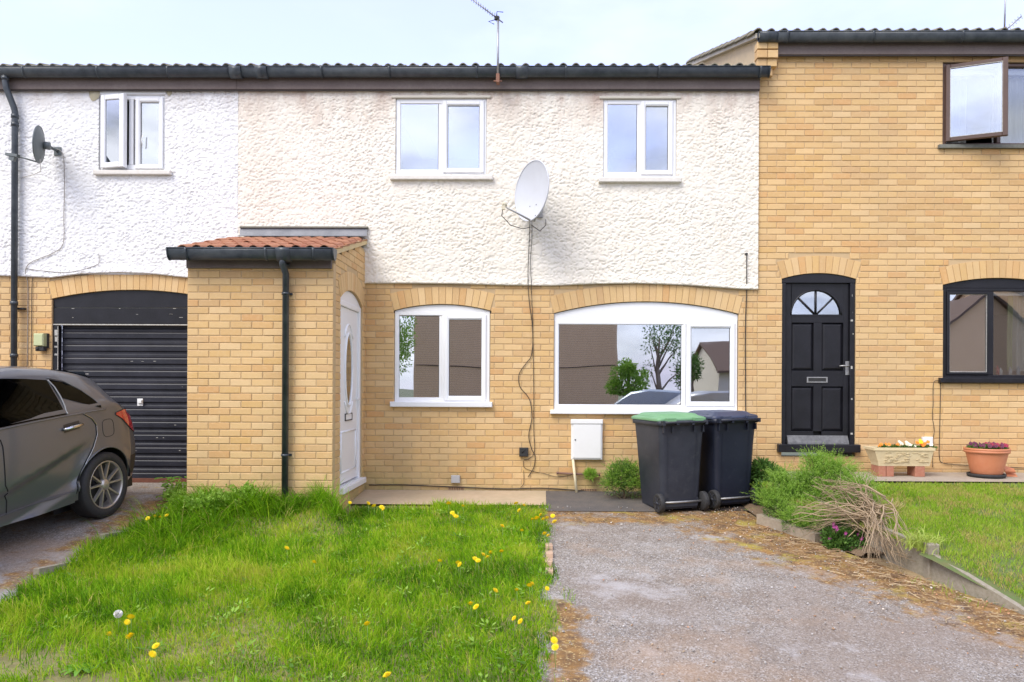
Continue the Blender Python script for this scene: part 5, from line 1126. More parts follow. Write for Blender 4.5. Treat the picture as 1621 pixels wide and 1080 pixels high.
for i in range(26):
    b = MB(); a = tw.uniform(0, 6.28); hh_ = tw.uniform(.05, .22); p = Vector((x + tw.uniform(-.16, .22), y + tw.uniform(-.12, .1), z + hh_)); leaf(b, p, (math.cos(a), math.sin(a)), tw.uniform(.06, .11), tw.uniform(.05, .08), .25); b.build('leaf', M_leaf, wd)
stems('stem', wd, (x, y, z), [(x + .1, y, z + .2), (x - .1, y, z + .18), (x, y - .1, z + .1), (x + .2, y, z + .1)], .004, M_stem, seed=3)
q = G(330, 800); wc = empty('weed_clump', q, 'tangled light green weeds spilling from the porch corner towards the left drive', 'weeds')
sprigs('shoots', wc, [(G(a, b).x, G(a, b).y, G(a, b).z + .08, .16, .14, .12) for a, b in ((285, 800), (310, 798), (335, 802), (360, 800), (325, 815), (295, 815), (385, 806))], 900, 14, .035, .018, M_bush, 131, up=.5, length=.12, tone0=.3, tone1=.9)
# dandelion rosette at the bottom left and grass-side rosettes
for (px_, py_, lab) in ((128, 1062, 'flat rosette of toothed leaves in the bare soil of the near left lawn corner'), (1130 - 25, 2000, None)):
    if lab is None: continue
    q = G(px_, py_); wd = empty('leaf_rosette', q, lab, 'weed')
    for i in range(11):
        b = MB(); a = i * .571 + tw.uniform(-.2, .2); leaf(b, q + Vector((0, 0, .015)), (math.cos(a), math.sin(a)), tw.uniform(.09, .15), .035, .35, .35); b.build('leaf', M_leaf, wd)
# pale clump by the lawn post
q = G(1455, 868, gzr, .0); n = 260; r = np.random.default_rng(3); xy = np.stack([q.x + r.normal(.03, .07, n), q.y + r.normal(0, .05, n)], -1); a = r.uniform(0, 6.28, n)
tag(blades('grass_clump', xy, r.uniform(.08, .2, n), r.uniform(.005, .009, n), np.stack([np.cos(a), np.sin(a)], -1) * r.uniform(.5, 1.2, n)[:, None], mat('lime_blade', (.42, .52, .10), .5, trans=.3), np.zeros(n), gfn=gzr, seed=4), 'lime green grass clump on the lawn corner beside the edging post', 'grass')
# dandelions
GD = 'yellow dandelions in the left lawn'
def dand_mesh():
    b = MB(); n = 0
    for ring, (r0, k, hz) in enumerate(((.018, 18, .0), (.014, 16, .003), (.009, 12, .006), (.004, 7, .008))):
        for i in range(k):
            a = 6.283 * (i + .5 * ring) / k; d = Vector((math.cos(a), math.sin(a), 0)); s_ = Vector((-d.y, d.x, 0)); b.add([d * .001 + Vector((0, 0, hz)), d * r0 * .7 - s_ * .0022 + Vector((0, 0, hz + .002)), d * r0 + Vector((0, 0, hz + .003)), d * r0 * .7 + s_ * .0022 + Vector((0, 0, hz + .002))], [(0, 1, 2, 3)])
    b.grid(lambda u, v: (.011 * math.sin(v * 1.57) * math.cos(u * 6.283), .011 * math.sin(v * 1.57) * math.sin(u * 6.283), -.006 + .004 * v), 8, 2); return b.mesh('flower_head', M_yellow)
hm = dand_mesh(); sm_ = MB(); sm_.tube([(0, 0, 0), (.004, 0, -.06), (0, 0, -.14)], .002, 5); sm_ = sm_.mesh('stem', M_stem)
DN = {'at the lower right lawn corner': [(877, 1014), (879, 1025)], 'in the row right of the lawn middle': [(696, 888), (725, 891), (728, 894), (752, 885), (757, 888), (765, 878), (772, 882), (777, 875), (794, 873)],
      'beside the edging bricks': [(866, 932), (838, 927), (842, 924), (836, 955), (818, 934)], 'in the pair right of the lawn centre': [(745, 956), (754, 961)], 'in the lower right of the lawn': [(814, 979), (824, 984), (784, 935)],
      'by the path under the kitchen window': [(716, 812), (719, 816), (722, 818), (710, 797), (733, 801)], 'in the crowd at the top right lawn corner': [(817, 797), (822, 808), (829, 800), (843, 822), (850, 820), (856, 815), (860, 822), (866, 820), (875, 817), (878, 826), (862, 845), (848, 822), (826, 840), (868, 848), (795, 833)],
      'beside the porch door step': [(554, 796), (583, 797), (592, 801), (604, 803), (607, 806)], 'alone in the upper left of the lawn': [(454, 868)], 'alone just right of the upper left one': [(497, 890)], 'alone in the lower middle of the lawn': [(581, 988)], 'alone at the bottom edge of the lawn': [(613, 1069)],
      'in the near left lawn cluster': [(172, 1004), (201, 985), (207, 977), (202, 1009), (207, 1006)], 'in the pair below the near left cluster': [(241, 1036), (247, 1023)], 'beside the left drive near the garage': [(234, 821), (245, 818), (264, 816), (254, 819)]}
ORDN = ['', 'second', 'third', 'fourth', 'fifth', 'sixth', 'seventh', 'eighth', 'ninth', 'tenth', 'eleventh', 'twelfth', 'thirteenth', 'fourteenth', 'fifteenth']
for k_, lst in DN.items():
    for j_, (px_, py_) in enumerate(sorted(lst)):
        lb_ = 'yellow dandelion ' + k_ + ('' if len(lst) == 1 else (', leftmost one' if j_ == 0 else ', %s from the left' % ORDN[j_]))
        q = G(px_, py_, gz, .17 if px_ < 640 else .145); o = empty('dandelion', q, lb_, 'dandelion', GD)
        inst('flower_head', hm, q, o, (R(tw.uniform(15, 50)), R(tw.uniform(-25, 25)), tw.uniform(0, 6)), (tw.uniform(1.2, 1.7),) * 3); inst('stem', sm_, q, o)
q = G(187, 972, gz, .16); o = empty('dandelion_clock', q, 'white fluffy dandelion seed head in the near left of the lawn', 'dandelion')
b = MB()
for i in range(170):
    d = Vector((tw.gauss(0, 1), tw.gauss(0, 1), tw.gauss(0, 1))).normalized(); s_ = d.orthogonal().normalized(); b.add([q + d * .006, q + d * .025 + s_ * .005, q + d * .028, q + d * .025 - s_ * .005], [(0, 1, 2, 3)])
b.build('seed_head', M_puff, o); inst('stem', sm_, q, o)
# rock by the porch
q = G(492, 803) + Vector((0, 0, .075)); b = MB()
def rk(u, v):
    a = u * 6.283; t_ = v * 1.57; rr = 1 + .22 * float(vnoise(math.cos(a) * 1.6 + 9, math.sin(a) * 1.6 + t_, 4)) - .1; return (q.x + .20 * rr * math.cos(a) * math.cos(t_), q.y + .12 * rr * math.sin(a) * math.cos(t_), q.z + .13 * rr * math.sin(t_) - .10 * (v < .05))
b.grid(rk, 28, 9); tag(b.build('rock', M_rock), 'pale rounded rock in the long grass beside the porch', 'rock')
# ================================================================== things on and before the walls
# ------------------------------------------------------------------ wheelie bins
def rrect(hx, y0, y1, r, z, n=5):
    pts = []
    for cx, cy_, a0 in ((hx - r, y1 - r, 0), (-hx + r, y1 - r, 90), (-hx + r, y0 + r, 180), (hx - r, y0 + r, 270)):
        for i in range(n + 1): a = R(a0 + 90 * i / n); pts.append((cx + r * math.cos(a), cy_ + r * math.sin(a), z))
    return pts
def loft(b, rings, smooth=True, cap0=True, cap1=True):
    n = len(rings[0]); vs = [p for r in rings for p in r]; fs = [(k * n + i, k * n + (i + 1) % n, (k + 1) * n + (i + 1) % n, (k + 1) * n + i) for k in range(len(rings) - 1) for i in range(n)]
    b.add(vs, fs, smooth)
    if cap0: b.add(rings[0][::-1], [tuple(range(n))])
    if cap1: b.add(rings[-1], [tuple(range(n))])
def wheelie(loc, rz, label, mb_, ml_, hinge):
    t = empty('wheelie_bin', loc, label, 'wheelie bin', 'wheelie bins in front of the big window', rot=(0, R(-1), rz)); t['group'] = 'wheelie bins in front of the big window'
    def mk(b, name, m, par=t): 
        o = b.build(name, m, None); o.parent = par; ORG[o] = Vector((0, 0, 0)); return o
    b = MB(); loft(b, [rrect(.225, -.245, .28, .045, .03), rrect(.23, -.25, .29, .05, .10), rrect(.255, -.30, .345, .055, .70), rrect(.268, -.325, .365, .055, .93)], cap1=False)
    loft(b, [rrect(.268, -.325, .365, .055, .93), rrect(.288, -.345, .385, .055, .935), rrect(.29, -.347, .387, .055, .985), rrect(.272, -.33, .37, .05, .99)], cap0=False)
    body = mk(b, 'body', mb_)
    b = MB()
    for s in (-1, 1):
        b.box(s * .20 - .008, s * .20 + .008, -.262 - .004, -.24, .08, .14); b.box(s * .13 - .006, s * .13 + .006, -.352, -.30, .86, .93); b.box(s * .235 - .006, s * .235 + .006, -.352, -.30, .86, .93)
    b.box(-.20, .20, -.268, -.235, .055, .10)
    for s in (-1, 1): b.add([(s * .155, -.2545, .12), (s * .163, -.2545, .12), (s * .178, -.3205, .84), (s * .170, -.3205, .84)], [(0, 1, 2, 3)])
    mk(b, 'rib', mb_)
    b = MB(); b.tube([(-.24, -.385, .972), (.24, -.385, .972)], .016, 10)
    for x in (-.25, -.09, .09, .25): b.obox((x, -.36, .965), .014, .035, .022)
    mk(b, 'handle', mb_)
    b = MB()
    loft(b, [rrect(.297, -.33, .40, .055, .985), rrect(.299, -.333, .402, .055, 1.005), rrect(.285, -.32, .385, .05, 1.018), rrect(.235, -.27, .335, .05, 1.034), rrect(.215, -.25, .315, .05, 1.052), rrect(.19, -.22, .28, .05, 1.060)], cap0=True)
    for x in (-.16, .16): b.obox((x, -.362, 1.0), .05, .032, .016)
    b.obox((-.24, .06, 1.022), .014, .2, .009); b.obox((.24, .06, 1.022), .014, .2, .009)
    lid = mk(b, 'lid', ml_)
    for s in (-1, 1):
        prof = [(.0, .022), (.05, .024), (.062, .018), (.08, .026), (.098, .026), (.104, .016), (.104, -.016), (.098, -.026), (.0, -.026)]
        b = MB(); n = 26; cx = s * .262
        vs = [(cx + (w_ if s > 0 else -w_), -.272 + r_ * math.cos(6.28318 * i / n), .104 + r_ * math.sin(6.28318 * i / n)) for (r_, w_) in prof for i in range(n)]
        b.add(vs, [(k * n + i, k * n + (i + 1) % n, (k + 1) * n + (i + 1) % n, (k + 1) * n + i) for k in range(len(prof) - 1) for i in range(n)], True); w = mk(b, 'wheel', M_rubber)
        b = MB()
        for k in range(6):
            a = k * 1.0472; b.obox((cx + s * .025, -.272 + .04 * math.cos(a), .104 + .04 * math.sin(a)), .003, .03, .006, Matrix.Rotation(a, 3, 'X'))
        b.tube([(cx + s * .018, -.272, .104), (cx + s * .034, -.272, .104)], .018, 12); mk(b, 'hub', M_bin, w)
    b = MB(); b.tube([(-.25, -.272, .104), (.25, -.272, .104)], .012, 8); mk(b, 'axle', M_alu)
    return t
q = G(1072, 812); q2 = G(1152, 806)
BY = .22
b1 = Vector((q.x - .04, q.y + BY, 0)); b1.z = float(gz(b1.x, b1.y)) + .0
wheelie(b1, R(17), 'dark grey wheelie bin with a bright green lid', M_bin, M_lidg, True)
b2 = Vector((q2.x - .02, q2.y + BY + .02, 0)); b2.z = float(gz(b2.x, b2.y)) + .0
wheelie(b2, R(20), 'navy wheelie bin with a dark blue lid beside the green lidded one', M_bin2, M_lidb, True)

# ------------------------------------------------------------------ meter box, pipes, vents, cable boxes
p0, p1 = P(904, 728, -.06), P(954, 665, -.06); mbx = empty('meter_box', ((p0.x + p1.x) / 2, 0, p0.z), 'white plastic gas meter box on the brick wall under the big window', 'meter box')
b = MB(); b.bbox(p0.x, p1.x, -.05, -.002, p0.z, p1.z, .008); b.build('box', M_metbox, mbx)
b = MB(); b.bbox(p0.x + .022, p1.x - .018, -.060, -.051, p0.z + .02, p1.z - .055, .004); d_ = b.build('door', M_metbox, mbx)
b = MB(); b.bbox(p0.x - .006, p1.x + .004, -.066, -.051, p1.z - .05, p1.z + .006, .006); b.build('hood', M_metbox, mbx)
b = MB(); b.tube([(p0.x + .05, -.066, (p0.z + p1.z) / 2), (p0.x + .05, -.058, (p0.z + p1.z) / 2)], .009, 8); b.build('lock', M_rubber, mbx)
b = MB(); q0, q1 = P(907, 729, -.04), P(913, 790, -.14); b.tube([(q0.x, -.035, q0.z + .01), (q1.x, -.10, float(gz(0, -.1)) + .01)], .017, 10); tag(b.build('gas_pipe', M_pipe), 'cream plastic pipe sleeve running down from the meter box to the ground', 'pipe')
b = MB(); q0, q1 = P(881, 749, -.03), P(950, 752, -.03); b.tube([q0, q1], .013, 8); b.tube([q0 - Vector((.001, 0, 0)), q0 + Vector((.02, 0, 0))], .017, 8); tag(b.build('copper_pipe', M_copper), 'short brown horizontal pipe on the wall behind the cream sleeve', 'pipe')
def airbrick(px_, py_, w_, label):
    q = P(px_, py_, 0); a = empty('air_brick', q, label, 'air brick'); b = MB(); b.bbox(q.x - w_ / 2, q.x + w_ / 2, -.006, .01, q.z - .033, q.z + .033, .003); b.build('plate', mat('vent_clay', (.40, .25, .14), .9), a)
    b = MB()
    for i in range(9):
        for j in range(3): x_ = q.x + (i - 4) * w_ / 9.6; z_ = q.z + (j - 1) * .019; b.box(x_ - .006, x_ + .006, -.0068, -.0055, z_ - .006, z_ + .006)
    b.build('grille', M_dark, a)
airbrick(932, 778, .2, 'clay air brick low in the wall right of the cream pipe sleeve'); airbrick(722, 774, .2, 'dark slotted air brick low under the kitchen window')
q0, q1 = P(714, 765, -.04), P(728, 753, -.04); b = MB(); b.bbox(q0.x, q1.x, -.045, -.002, q0.z, q1.z, .006); tag(b.build('junction_box', M_grey), 'small light grey junction box low on the wall under the kitchen window', 'junction box')
q0, q1 = P(822, 723, -.04), P(836, 709, -.04); b = MB(); b.bbox(q0.x, q1.x, -.05, -.002, q0.z, q1.z, .006); b.tube([(q0.x + .03, -.055, q0.z + .05), (q0.x + .07, -.055, q0.z + .09)], .006, 6); tag(b.build('cable_box', M_rubber), 'small square black cable box on the brick between the two windows', 'cable box')
q0, q1 = P(1461, 704, -.04), P(1477, 692, -.04); b = MB(); b.bbox(q0.x, q1.x, -.045, -.002, q0.z, q1.z, .006); tag(b.build('junction_box', M_metbox), 'small white junction box above the stone trough of flowers', 'junction box')
# cables
def cable(pts, label, r=.0045, Y=-.012, m=None, name='cable'):
    w = [P(a[0], a[1], a[2] if len(a) > 2 else Y) for a in pts]; sm = []
    for i in range(len(w) - 1):
        p_1, a, c, d = w[max(i - 1, 0)], w[i], w[i + 1], w[min(i + 2, len(w) - 1)]
        for k in range(5):
            t = k / 5; sm.append(.5 * ((2 * a) + (c - p_1) * t + (2 * p_1 - 5 * a + 4 * c - d) * t * t + (-p_1 + 3 * a - 3 * c + d) * t ** 3))
    sm.append(w[-1]); b = MB(); b.tube(sm, r, 6); return tag(b.build(name, m or M_cable), label, 'cable')
cable([(839, 350, -.05), (838, 380, -.045), (836, 420, -.045), (836, 450, -.04), (838, 480), (843, 520), (842, 560), (833, 575), (822, 592), (823, 612), (838, 632), (842, 660), (837, 690), (842, 712), (847, 722), (845, 740), (836, 755)], 'loosely bulging black cable hanging from the large dish down the brick wall')
cable([(842, 350, -.05), (842, 380, -.045), (840, 410, -.045), (841, 450, -.04), (843, 500), (844, 560), (845, 620), (845, 680), (846, 715), (838, 726), (829, 728)], 'straight black cable from the large dish beside the bulging one', r=.0038)
cable([(829, 730), (830, 740), (843, 746), (862, 750), (882, 755), (905, 752)], 'thin dark cable curving from the black cable box to the brown pipe', r=.003)
cable([(829, 745), (829, 765), (824, 772)], 'short vertical cable below the black cable box', r=.003)
cable([(584, 768), (640, 768), (720, 771), (800, 774), (860, 773), (920, 777), (960, 783)], 'long black cable clipped low along the wall of the middle house', r=.0065)
cable([(1182, 402, -.045), (1182, 440, -.045), (1182, 460, -.02), (1180, 520), (1180, 600), (1181, 660), (1187, 690), (1186, 720), (1180, 745)], 'straight black cable at the right end of the cream render', r=.006)
b = MB(); q = P(1182, 402, -.045); b.tube([q, q + Vector((0, .02, 0))], .016, 8); tag(b.build('rubber_plug', M_rubber), 'small black cap at the top of the cable near the render edge', 'plug')
cable([(1488, 603), (1478, 606), (1477, 640), (1476, 660), (1479, 680), (1477, 694)], 'thin black cable looping from the right window sill to the white box', r=.0035)
cable([(1489, 606), (1488, 660), (1487, 700), (1487, 722), (1492, 733), (1520, 736), (1560, 738), (1621, 741)], 'thin black cable dropping below the right window and along the wall foot', r=.004)
cable([(1477, 706), (1476, 740)], 'short cable between the white box and the path', r=.003)
cable([(90, 236, -.05), (100, 246, -.04), (102, 290, -.04), (101, 340, -.04), (100, 385, -.04), (85, 400, -.04), (48, 416, -.04), (40, 432, -.04), (44, 450), (44, 500), (43, 580)], 'pale cable from the small dish down the white render', r=.0045, m=mat('weathered_cable', (.30, .27, .25), .7))
cable([(41, 425, -.04), (70, 429, -.04), (110, 431, -.04), (152, 420, -.04), (157, 412, -.04), (156, 402, -.04)], 'thin grey cable curling across the foot of the white render', r=.0035, m=mat('weathered_cable', (.3, .3, .3)))
cable([(57, 438), (51, 446), (50, 520), (49, 580)], 'thin dark cable on the brick right of the left downpipe', r=.004)
cable([(1, 0), (2, 1)], 'x') if False else None
# long telephone drop seen by the porch foot
# security light
q0, q1 = P(53, 548, -.09), P(69, 528, -.09); sl_ = empty('security_light', ((q0.x + q1.x) / 2, 0, q0.z), 'small bulkhead light with yellow green cover beside the garage door', 'light')
b = MB(); b.bbox(q0.x, q1.x, -.10, -.02, q0.z, q1.z, .012); b.build('cover', mat('aged_diffuser', (.50, .54, .30), .4), sl_); b = MB(); b.box(q0.x + .01, q1.x + .012, -.03, -.002, q0.z - .02, q1.z + .005); b.build('back_plate', M_rubber, sl_)
b = MB(); b.bbox(q0.x + .015, q1.x - .0, -.085, -.03, q0.z - .06, q0.z - .005, .008); b.tube([(q0.x + .045, -.095, q0.z - .03), (q0.x + .045, -.08, q0.z - .03)], .016, 10); b.build('sensor', M_rubber, sl_)

# ------------------------------------------------------------------ satellite dishes
def dish(center, n, w_, h_, label, m, depth=.07, mount=None, arm_len=.5, parts=True):
    n = Vector(n).normalized(); up = (Vector((0, 0, 1)) - n * n.z).normalized(); sd = up.cross(n); c = Vector(center)
    t = empty('satellite_dish', c, label, 'satellite dish')
    def pt(u, v, off=0.0):
        a = u * 6.28318; return c + sd * (w_ / 2 * v * math.cos(a)) + up * (h_ / 2 * v * math.sin(a)) + n * (depth * (v * v - 1) + off)
    b = MB(); b.grid(lambda u, v: pt(u, v), 48, 12); b.grid(lambda u, v: pt(1 - u, v, -.006), 48, 12)
    b.tube([pt(i / 48, 1.0, -.004) for i in range(49)], .009, 6, cap=False); b.build('reflector', m, t)
    return t, n, up, sd, pt
c = P(841, 302, -.42)
t, n, up, sd, pt = dish(c, (-.83, -.62, .05), .66, .70, 'large pale grey oval satellite dish on the cream render between the upper windows', M_dish, depth=.06)
bot = pt(.75, 1.0, -.02); lnb = P(797, 325, -.60)
b = MB(); b.tube([bot + up * .02 - n * .05, bot, lnb + Vector((.03, .01, -.02))], [.013, .013, .009], 8); b.build('feed_arm', M_alu, t)
b = MB(); b.tube([lnb + Vector((-.01, 0, .02)), lnb + Vector((.035, .02, .005))], [.024, .020], 12); b.obox(lnb + Vector((.0, .01, -.02)), .02, .02, .03); b.build('receiver', M_lnb, t)
wl_ = P(850, 332, -.03); b = MB(); cen = pt(0, 0, -.01); b.tube([cen, cen - n * .08], .05, 12); b.tube([cen - n * .07, cen - n * .12 - Vector((0, 0, .06)), Vector((wl_.x, -.20, wl_.z)), Vector((wl_.x, -.03, wl_.z))], .02, 8); b.tube([bot - n * .04, cen - n * .07], .014, 8); b.obox((wl_.x, -.04, wl_.z), .07, .008, .10); b.build('wall_mount', M_alu, t)
b = MB()
for (a_, r_) in ((.68, .52), (.80, .50), (.70, .93), (.80, .93)): q = pt(a_, r_, .001); b.tube([q, q + n * .004], .006, 6)
b.build('bolt', M_rubber, t)
sg = [lnb, lnb + Vector((-.02, .0, -.12)), lnb + Vector((.08, .04, -.22)), lnb + Vector((.22, .15, -.24)), bot + Vector((-.02, .12, -.05))]
b = MB(); b.tube(sg, .005, 6); b.build('lead', M_cable, t)
b = MB(); b.tube([bot + Vector((.0, .1, -.03)), bot + Vector((.10, .2, -.08)), bot + Vector((.17, .25, .0)), bot + Vector((.17, .3, .08))], .005, 6); b.build('lead', M_cable, t)
c = P(61, 229, -.36)
t, n, up, sd, pt = dish(c, (-.93, -.33, .06), .46, .42, 'small dark grey satellite dish beside the left downpipe on the white render', M_dishdark, depth=.05)
bot = pt(.75, 1.0, -.01); lnb = P(20, 246, -.42)
b = MB(); b.tube([bot, lnb + Vector((.02, 0, 0))], .009, 8); b.build('feed_arm', M_dishdark, t)
b = MB(); b.obox(lnb, .07, .03, .016, Matrix.Rotation(R(8), 3, 'Y')); b.obox(lnb + Vector((.0, 0, -.035)), .03, .022, .03, Matrix.Rotation(R(15), 3, 'Y')); b.build('receiver', M_dishdark, t)
wl_ = P(92, 240, -.03); cen = pt(0, 0, -.01); b = MB(); b.tube([cen, cen - n * .06], .045, 12); b.tube([cen - n * .05, Vector((wl_.x - .02, -.22, wl_.z + .02)), Vector((wl_.x, -.03, wl_.z))], .018, 8); b.obox((wl_.x, -.035, wl_.z), .045, .008, .05); b.build('wall_mount', M_dishdark, t)
b = MB(); b.tube([bot + Vector((.02, 0, .04)), bot + Vector((.02, .02, -.10)), P(52, 277, -.06), P(35, 281, -.04)], .0045, 6); b.build('lead', M_cablelight, t)

# ------------------------------------------------------------------ roof aerials
def aerial(base, top, tipA, label, n_el=14, Ydir=(0, .2), reflector=True):
    t = empty('tv_aerial', base, label, 'aerial'); b = MB(); b.tube([base, top], .013, 8); b.build('mast', M_alu, t)
    b = MB(); b.obox(base + Vector((0, .03, .03)), .02, .05, .05); b.tube([base + Vector((-.05, .01, .0)), base + Vector((.05, .01, .0))], .008, 6); b.build('bracket', mat('rusty_clamp', (.25, .12, .08), .8), t)
    return t
base = P(788, 128, -.225); top = P(788.5, 31, -.225); t = aerial(base, top, None, 'thin television aerial on a mast clamped to the middle of the eaves')
A0 = P(796, 36, -.22); A1 = P(738, -8, -.22); d = (A1 - A0); b = MB(); b.tube([A0, A1], .008, 6); b.build('boom', M_alu, t)
dn = d.normalized(); el = (dn.cross(Vector((0, 0, 1)))).normalized() * .55 + Vector((.0, 0, 0)); pv = Vector((.35, .0, .93)).normalized()
for i in range(15):
    p = A0 + d * (.10 + .88 * i / 14); b = MB(); hl = .03 if i > 2 else .05; k_ = Vector((.30, -.9, .25)).normalized() * hl * 2.0 + dn.cross(Vector((0, 1, 0))) * hl * .7; b.tube([p - k_, p + k_], .0035, 5); b.build('element', M_alu, t)
b = MB(); p = A0 + d * .16; k_ = dn.cross(Vector((0, 1, 0))); b.tube([p - k_ * .09 + Vector((.02, 0, 0)), p - k_ * .10 - Vector((.06, 0, 0)), p + k_ * .02], .005, 6); b.tube([p + k_ * .09 + Vector((.02, 0, 0)), p + k_ * .05 - Vector((.07, 0, 0)), p + k_ * .02], .005, 6); b.obox(p, .025, .02, .02); b.build('dipole', M_rubber, t)
base = P(1590, 52, 2.5); top = P(1592, -30, 2.5); t = aerial(base, top, None, 'thin aerial mast behind the right house roof'); b = MB(); b.tube([P(1594, 46, 2.5), P(1617, 26, 2.5)], .012, 6)
for i in range(6): p = P(1594, 46, 2.5).lerp(P(1617, 26, 2.5), i / 5); b.tube([p + Vector((-.05, -.1, -.08)), p + Vector((.05, .1, .08))], .006, 5)
b.build('boom', M_alu, t)
# ------------------------------------------------------------------ planters
gxy = lambda x, y: float(gzr(x, y)) + .012
TY = -.36
def tr_ring(x0, x1, y0, y1, z): return [(x0, y0, z), (x1, y0, z), (x1, y1, z), (x0, y1, z)]
q0 = P(1392, 738, TY - .12); q1 = P(1473, 738, TY - .12); qt0 = P(1384, 709, TY - .14); qt1 = P(1480, 709, TY - .14)
tt = empty('planter', ((q0.x + q1.x) / 2, TY, gxy(4, TY)), 'cream stone trough with carved bark pattern raised on red bricks by the black door', 'planter')
b = MB(); zt_, zb_ = qt0.z, q0.z
loft(b, [tr_ring(q0.x, q1.x, TY - .10, TY + .10, zb_), tr_ring(q0.x - .005, q1.x + .005, TY - .105, TY + .105, zb_ + .03), tr_ring(qt0.x + .01, qt1.x - .01, TY - .135, TY + .135, zt_ - .035), tr_ring(qt0.x - .005, qt1.x + .005, TY - .145, TY + .145, zt_ - .03), tr_ring(qt0.x - .005, qt1.x + .005, TY - .145, TY + .145, zt_)], smooth=False, cap1=False)
loft(b, [tr_ring(qt0.x - .005, qt1.x + .005, TY - .145, TY + .145, zt_), tr_ring(qt0.x + .03, qt1.x - .03, TY - .11, TY + .11, zt_), tr_ring(qt0.x + .03, qt1.x - .03, TY - .11, TY + .11, zt_ - .04)], smooth=False, cap0=False)
b.build('trough', M_trough, tt, fixn=True)
b = MB(); tr_ = random.Random(4)
for i in range(46):
    x_ = tr_.uniform(q0.x + .05, q1.x - .07); z_ = tr_.uniform(zb_ + .035, zt_ - .05); yy = TY - .105 - .03 * (z_ - zb_) / (zt_ - zb_) - .004; ln_ = tr_.uniform(.03, .08); b.tube([(x_, yy, z_), (x_ + ln_ * .5, yy - .003, z_ + tr_.uniform(-.010, .012)), (x_ + ln_, yy, z_ + tr_.uniform(-.008, .008))], .004, 5)
b['x'] if False else None
rel = b.build('carving', M_trough, tt); rel['kind'] = 'stuff'
b = MB(); b.box(qt0.x + .032, qt1.x - .032, TY - .108, TY + .108, zt_ - .045, zt_ - .022); b.build('soil', M_soil, tt)
def flower(parent, c, m, r=.022, n=5, face=(0, -.6, .8), name='flower', core=None):
    b = MB(); f = Vector(face).normalized(); a = f.orthogonal().normalized(); d_ = f.cross(a); c = Vector(c)
    for k in range(n):
        t_ = 6.283 * k / n; e = a * math.cos(t_) + d_ * math.sin(t_); s_ = f.cross(e); b.add([c, c + e * r * .6 + s_ * r * .42 + f * .004, c + e * r + f * .002, c + e * r * .6 - s_ * r * .42 + f * .004], [(0, 1, 2, 3)])
    b.grid(lambda u, v: c + f * (.003 + .004 * (1 - v * v)) + (a * math.cos(u * 6.283) + d_ * math.sin(u * 6.283)) * r * .22 * v, 8, 2)
    return b.build(name, m, parent)
for (px_, py_, m, k_) in ((1396, 706, M_orange, 3), (1404, 705, M_orange, 2), (1417, 706, M_orange, 3), (1430, 702, M_cream_p, 5), (1436, 705, M_cream_p, 3), (1458, 704, M_orange, 6), (1463, 701, M_orange, 5), (1455, 699, M_yellow, 3), (1446, 708, M_cream_p, 2), (1474, 706, M_cream_p, 2)):
    c = P(px_, py_, TY)
    for i in range(k_): flower(tt, c + Vector((tr_.uniform(-.03, .03), tr_.uniform(-.05, .04), tr_.uniform(-.012, .02))), m, tr_.uniform(.018, .027), face=(tr_.uniform(-.4, .4), -.8, .6))
foliage('leaves', tt, [(P(v, 707, TY).x, TY, zt_ - .01, .05, .05, .022) for v in (1398, 1416, 1432, 1448, 1462, 1474)], 1500, .022, .012, M_bushd, 121)
for (px_a, px_b, mm_) in ((1390, 1415, 0), (1448, 1464, 1)):
    qa, qb = P(px_a, 745, TY - .09), P(px_b, 745, TY - .09)
    for j in range(2 if mm_ == 0 else 1):
        b = MB(); wd_ = (qb.x - qa.x) / (2 if mm_ == 0 else 1); b.bbox(qa.x + j * wd_ + .003, qa.x + (j + 1) * wd_ - .003, TY - .10, TY + .10, gxy(4, TY) - .002, zb_ - .003, .004)
        tag(b.build('brick', M_redbrick), ['red brick propping the left end of the stone trough, outer one', 'red brick propping the left end of the stone trough, inner one'][j] if mm_ == 0 else 'single red brick propping the right end of the stone trough', 'brick')
PYY = -.42; q = P(1560, 752, PYY); cx_ = P(1562, 730, PYY).x; zg = gxy(cx_, PYY); zt_ = P(1562, 709, PYY).z
pp = empty('flower_pot', (cx_, PYY, zg), 'round terracotta pot full of dark red pansies below the right window', 'flower pot')
def lathe(b, prof, cx_, cy_, n=36): 
    vs = [(cx_ + r_ * math.cos(6.28318 * i / n), cy_ + r_ * math.sin(6.28318 * i / n), z_) for (r_, z_) in prof for i in range(n)]
    b.add(vs, [(k * n + i, k * n + (i + 1) % n, (k + 1) * n + (i + 1) % n, (k + 1) * n + i) for k in range(len(prof) - 1) for i in range(n)], True)
H = zt_ - zg - .03; b = MB(); z0_ = zg + .03
lathe(b, [(.0, z0_), (.155, z0_), (.165, z0_ + .02), (.195, z0_ + H * .5), (.215, z0_ + H - .07), (.218, z0_ + H - .055), (.235, z0_ + H - .053), (.237, z0_ + H - .03), (.231, z0_ + H - .026), (.238, z0_ + H - .02), (.238, z0_ + H), (.222, z0_ + H), (.218, z0_ + H - .04), (0, z0_ + H - .04)], cx_, PYY); b.build('pot', M_tilepot, pp)
b = MB(); lathe(b, [(0, zg + .001), (.19, zg + .001), (.20, zg + .02), (.20, zg + .042), (.19, zg + .042), (.185, zg + .02), (0, zg + .02)], cx_ - .005, PYY); b.build('saucer', M_rubber, pp)
b = MB(); lathe(b, [(0, z0_ + H - .03), (.216, z0_ + H - .03), (.217, z0_ + H - .035)], cx_, PYY); b.build('soil', M_soil, pp)
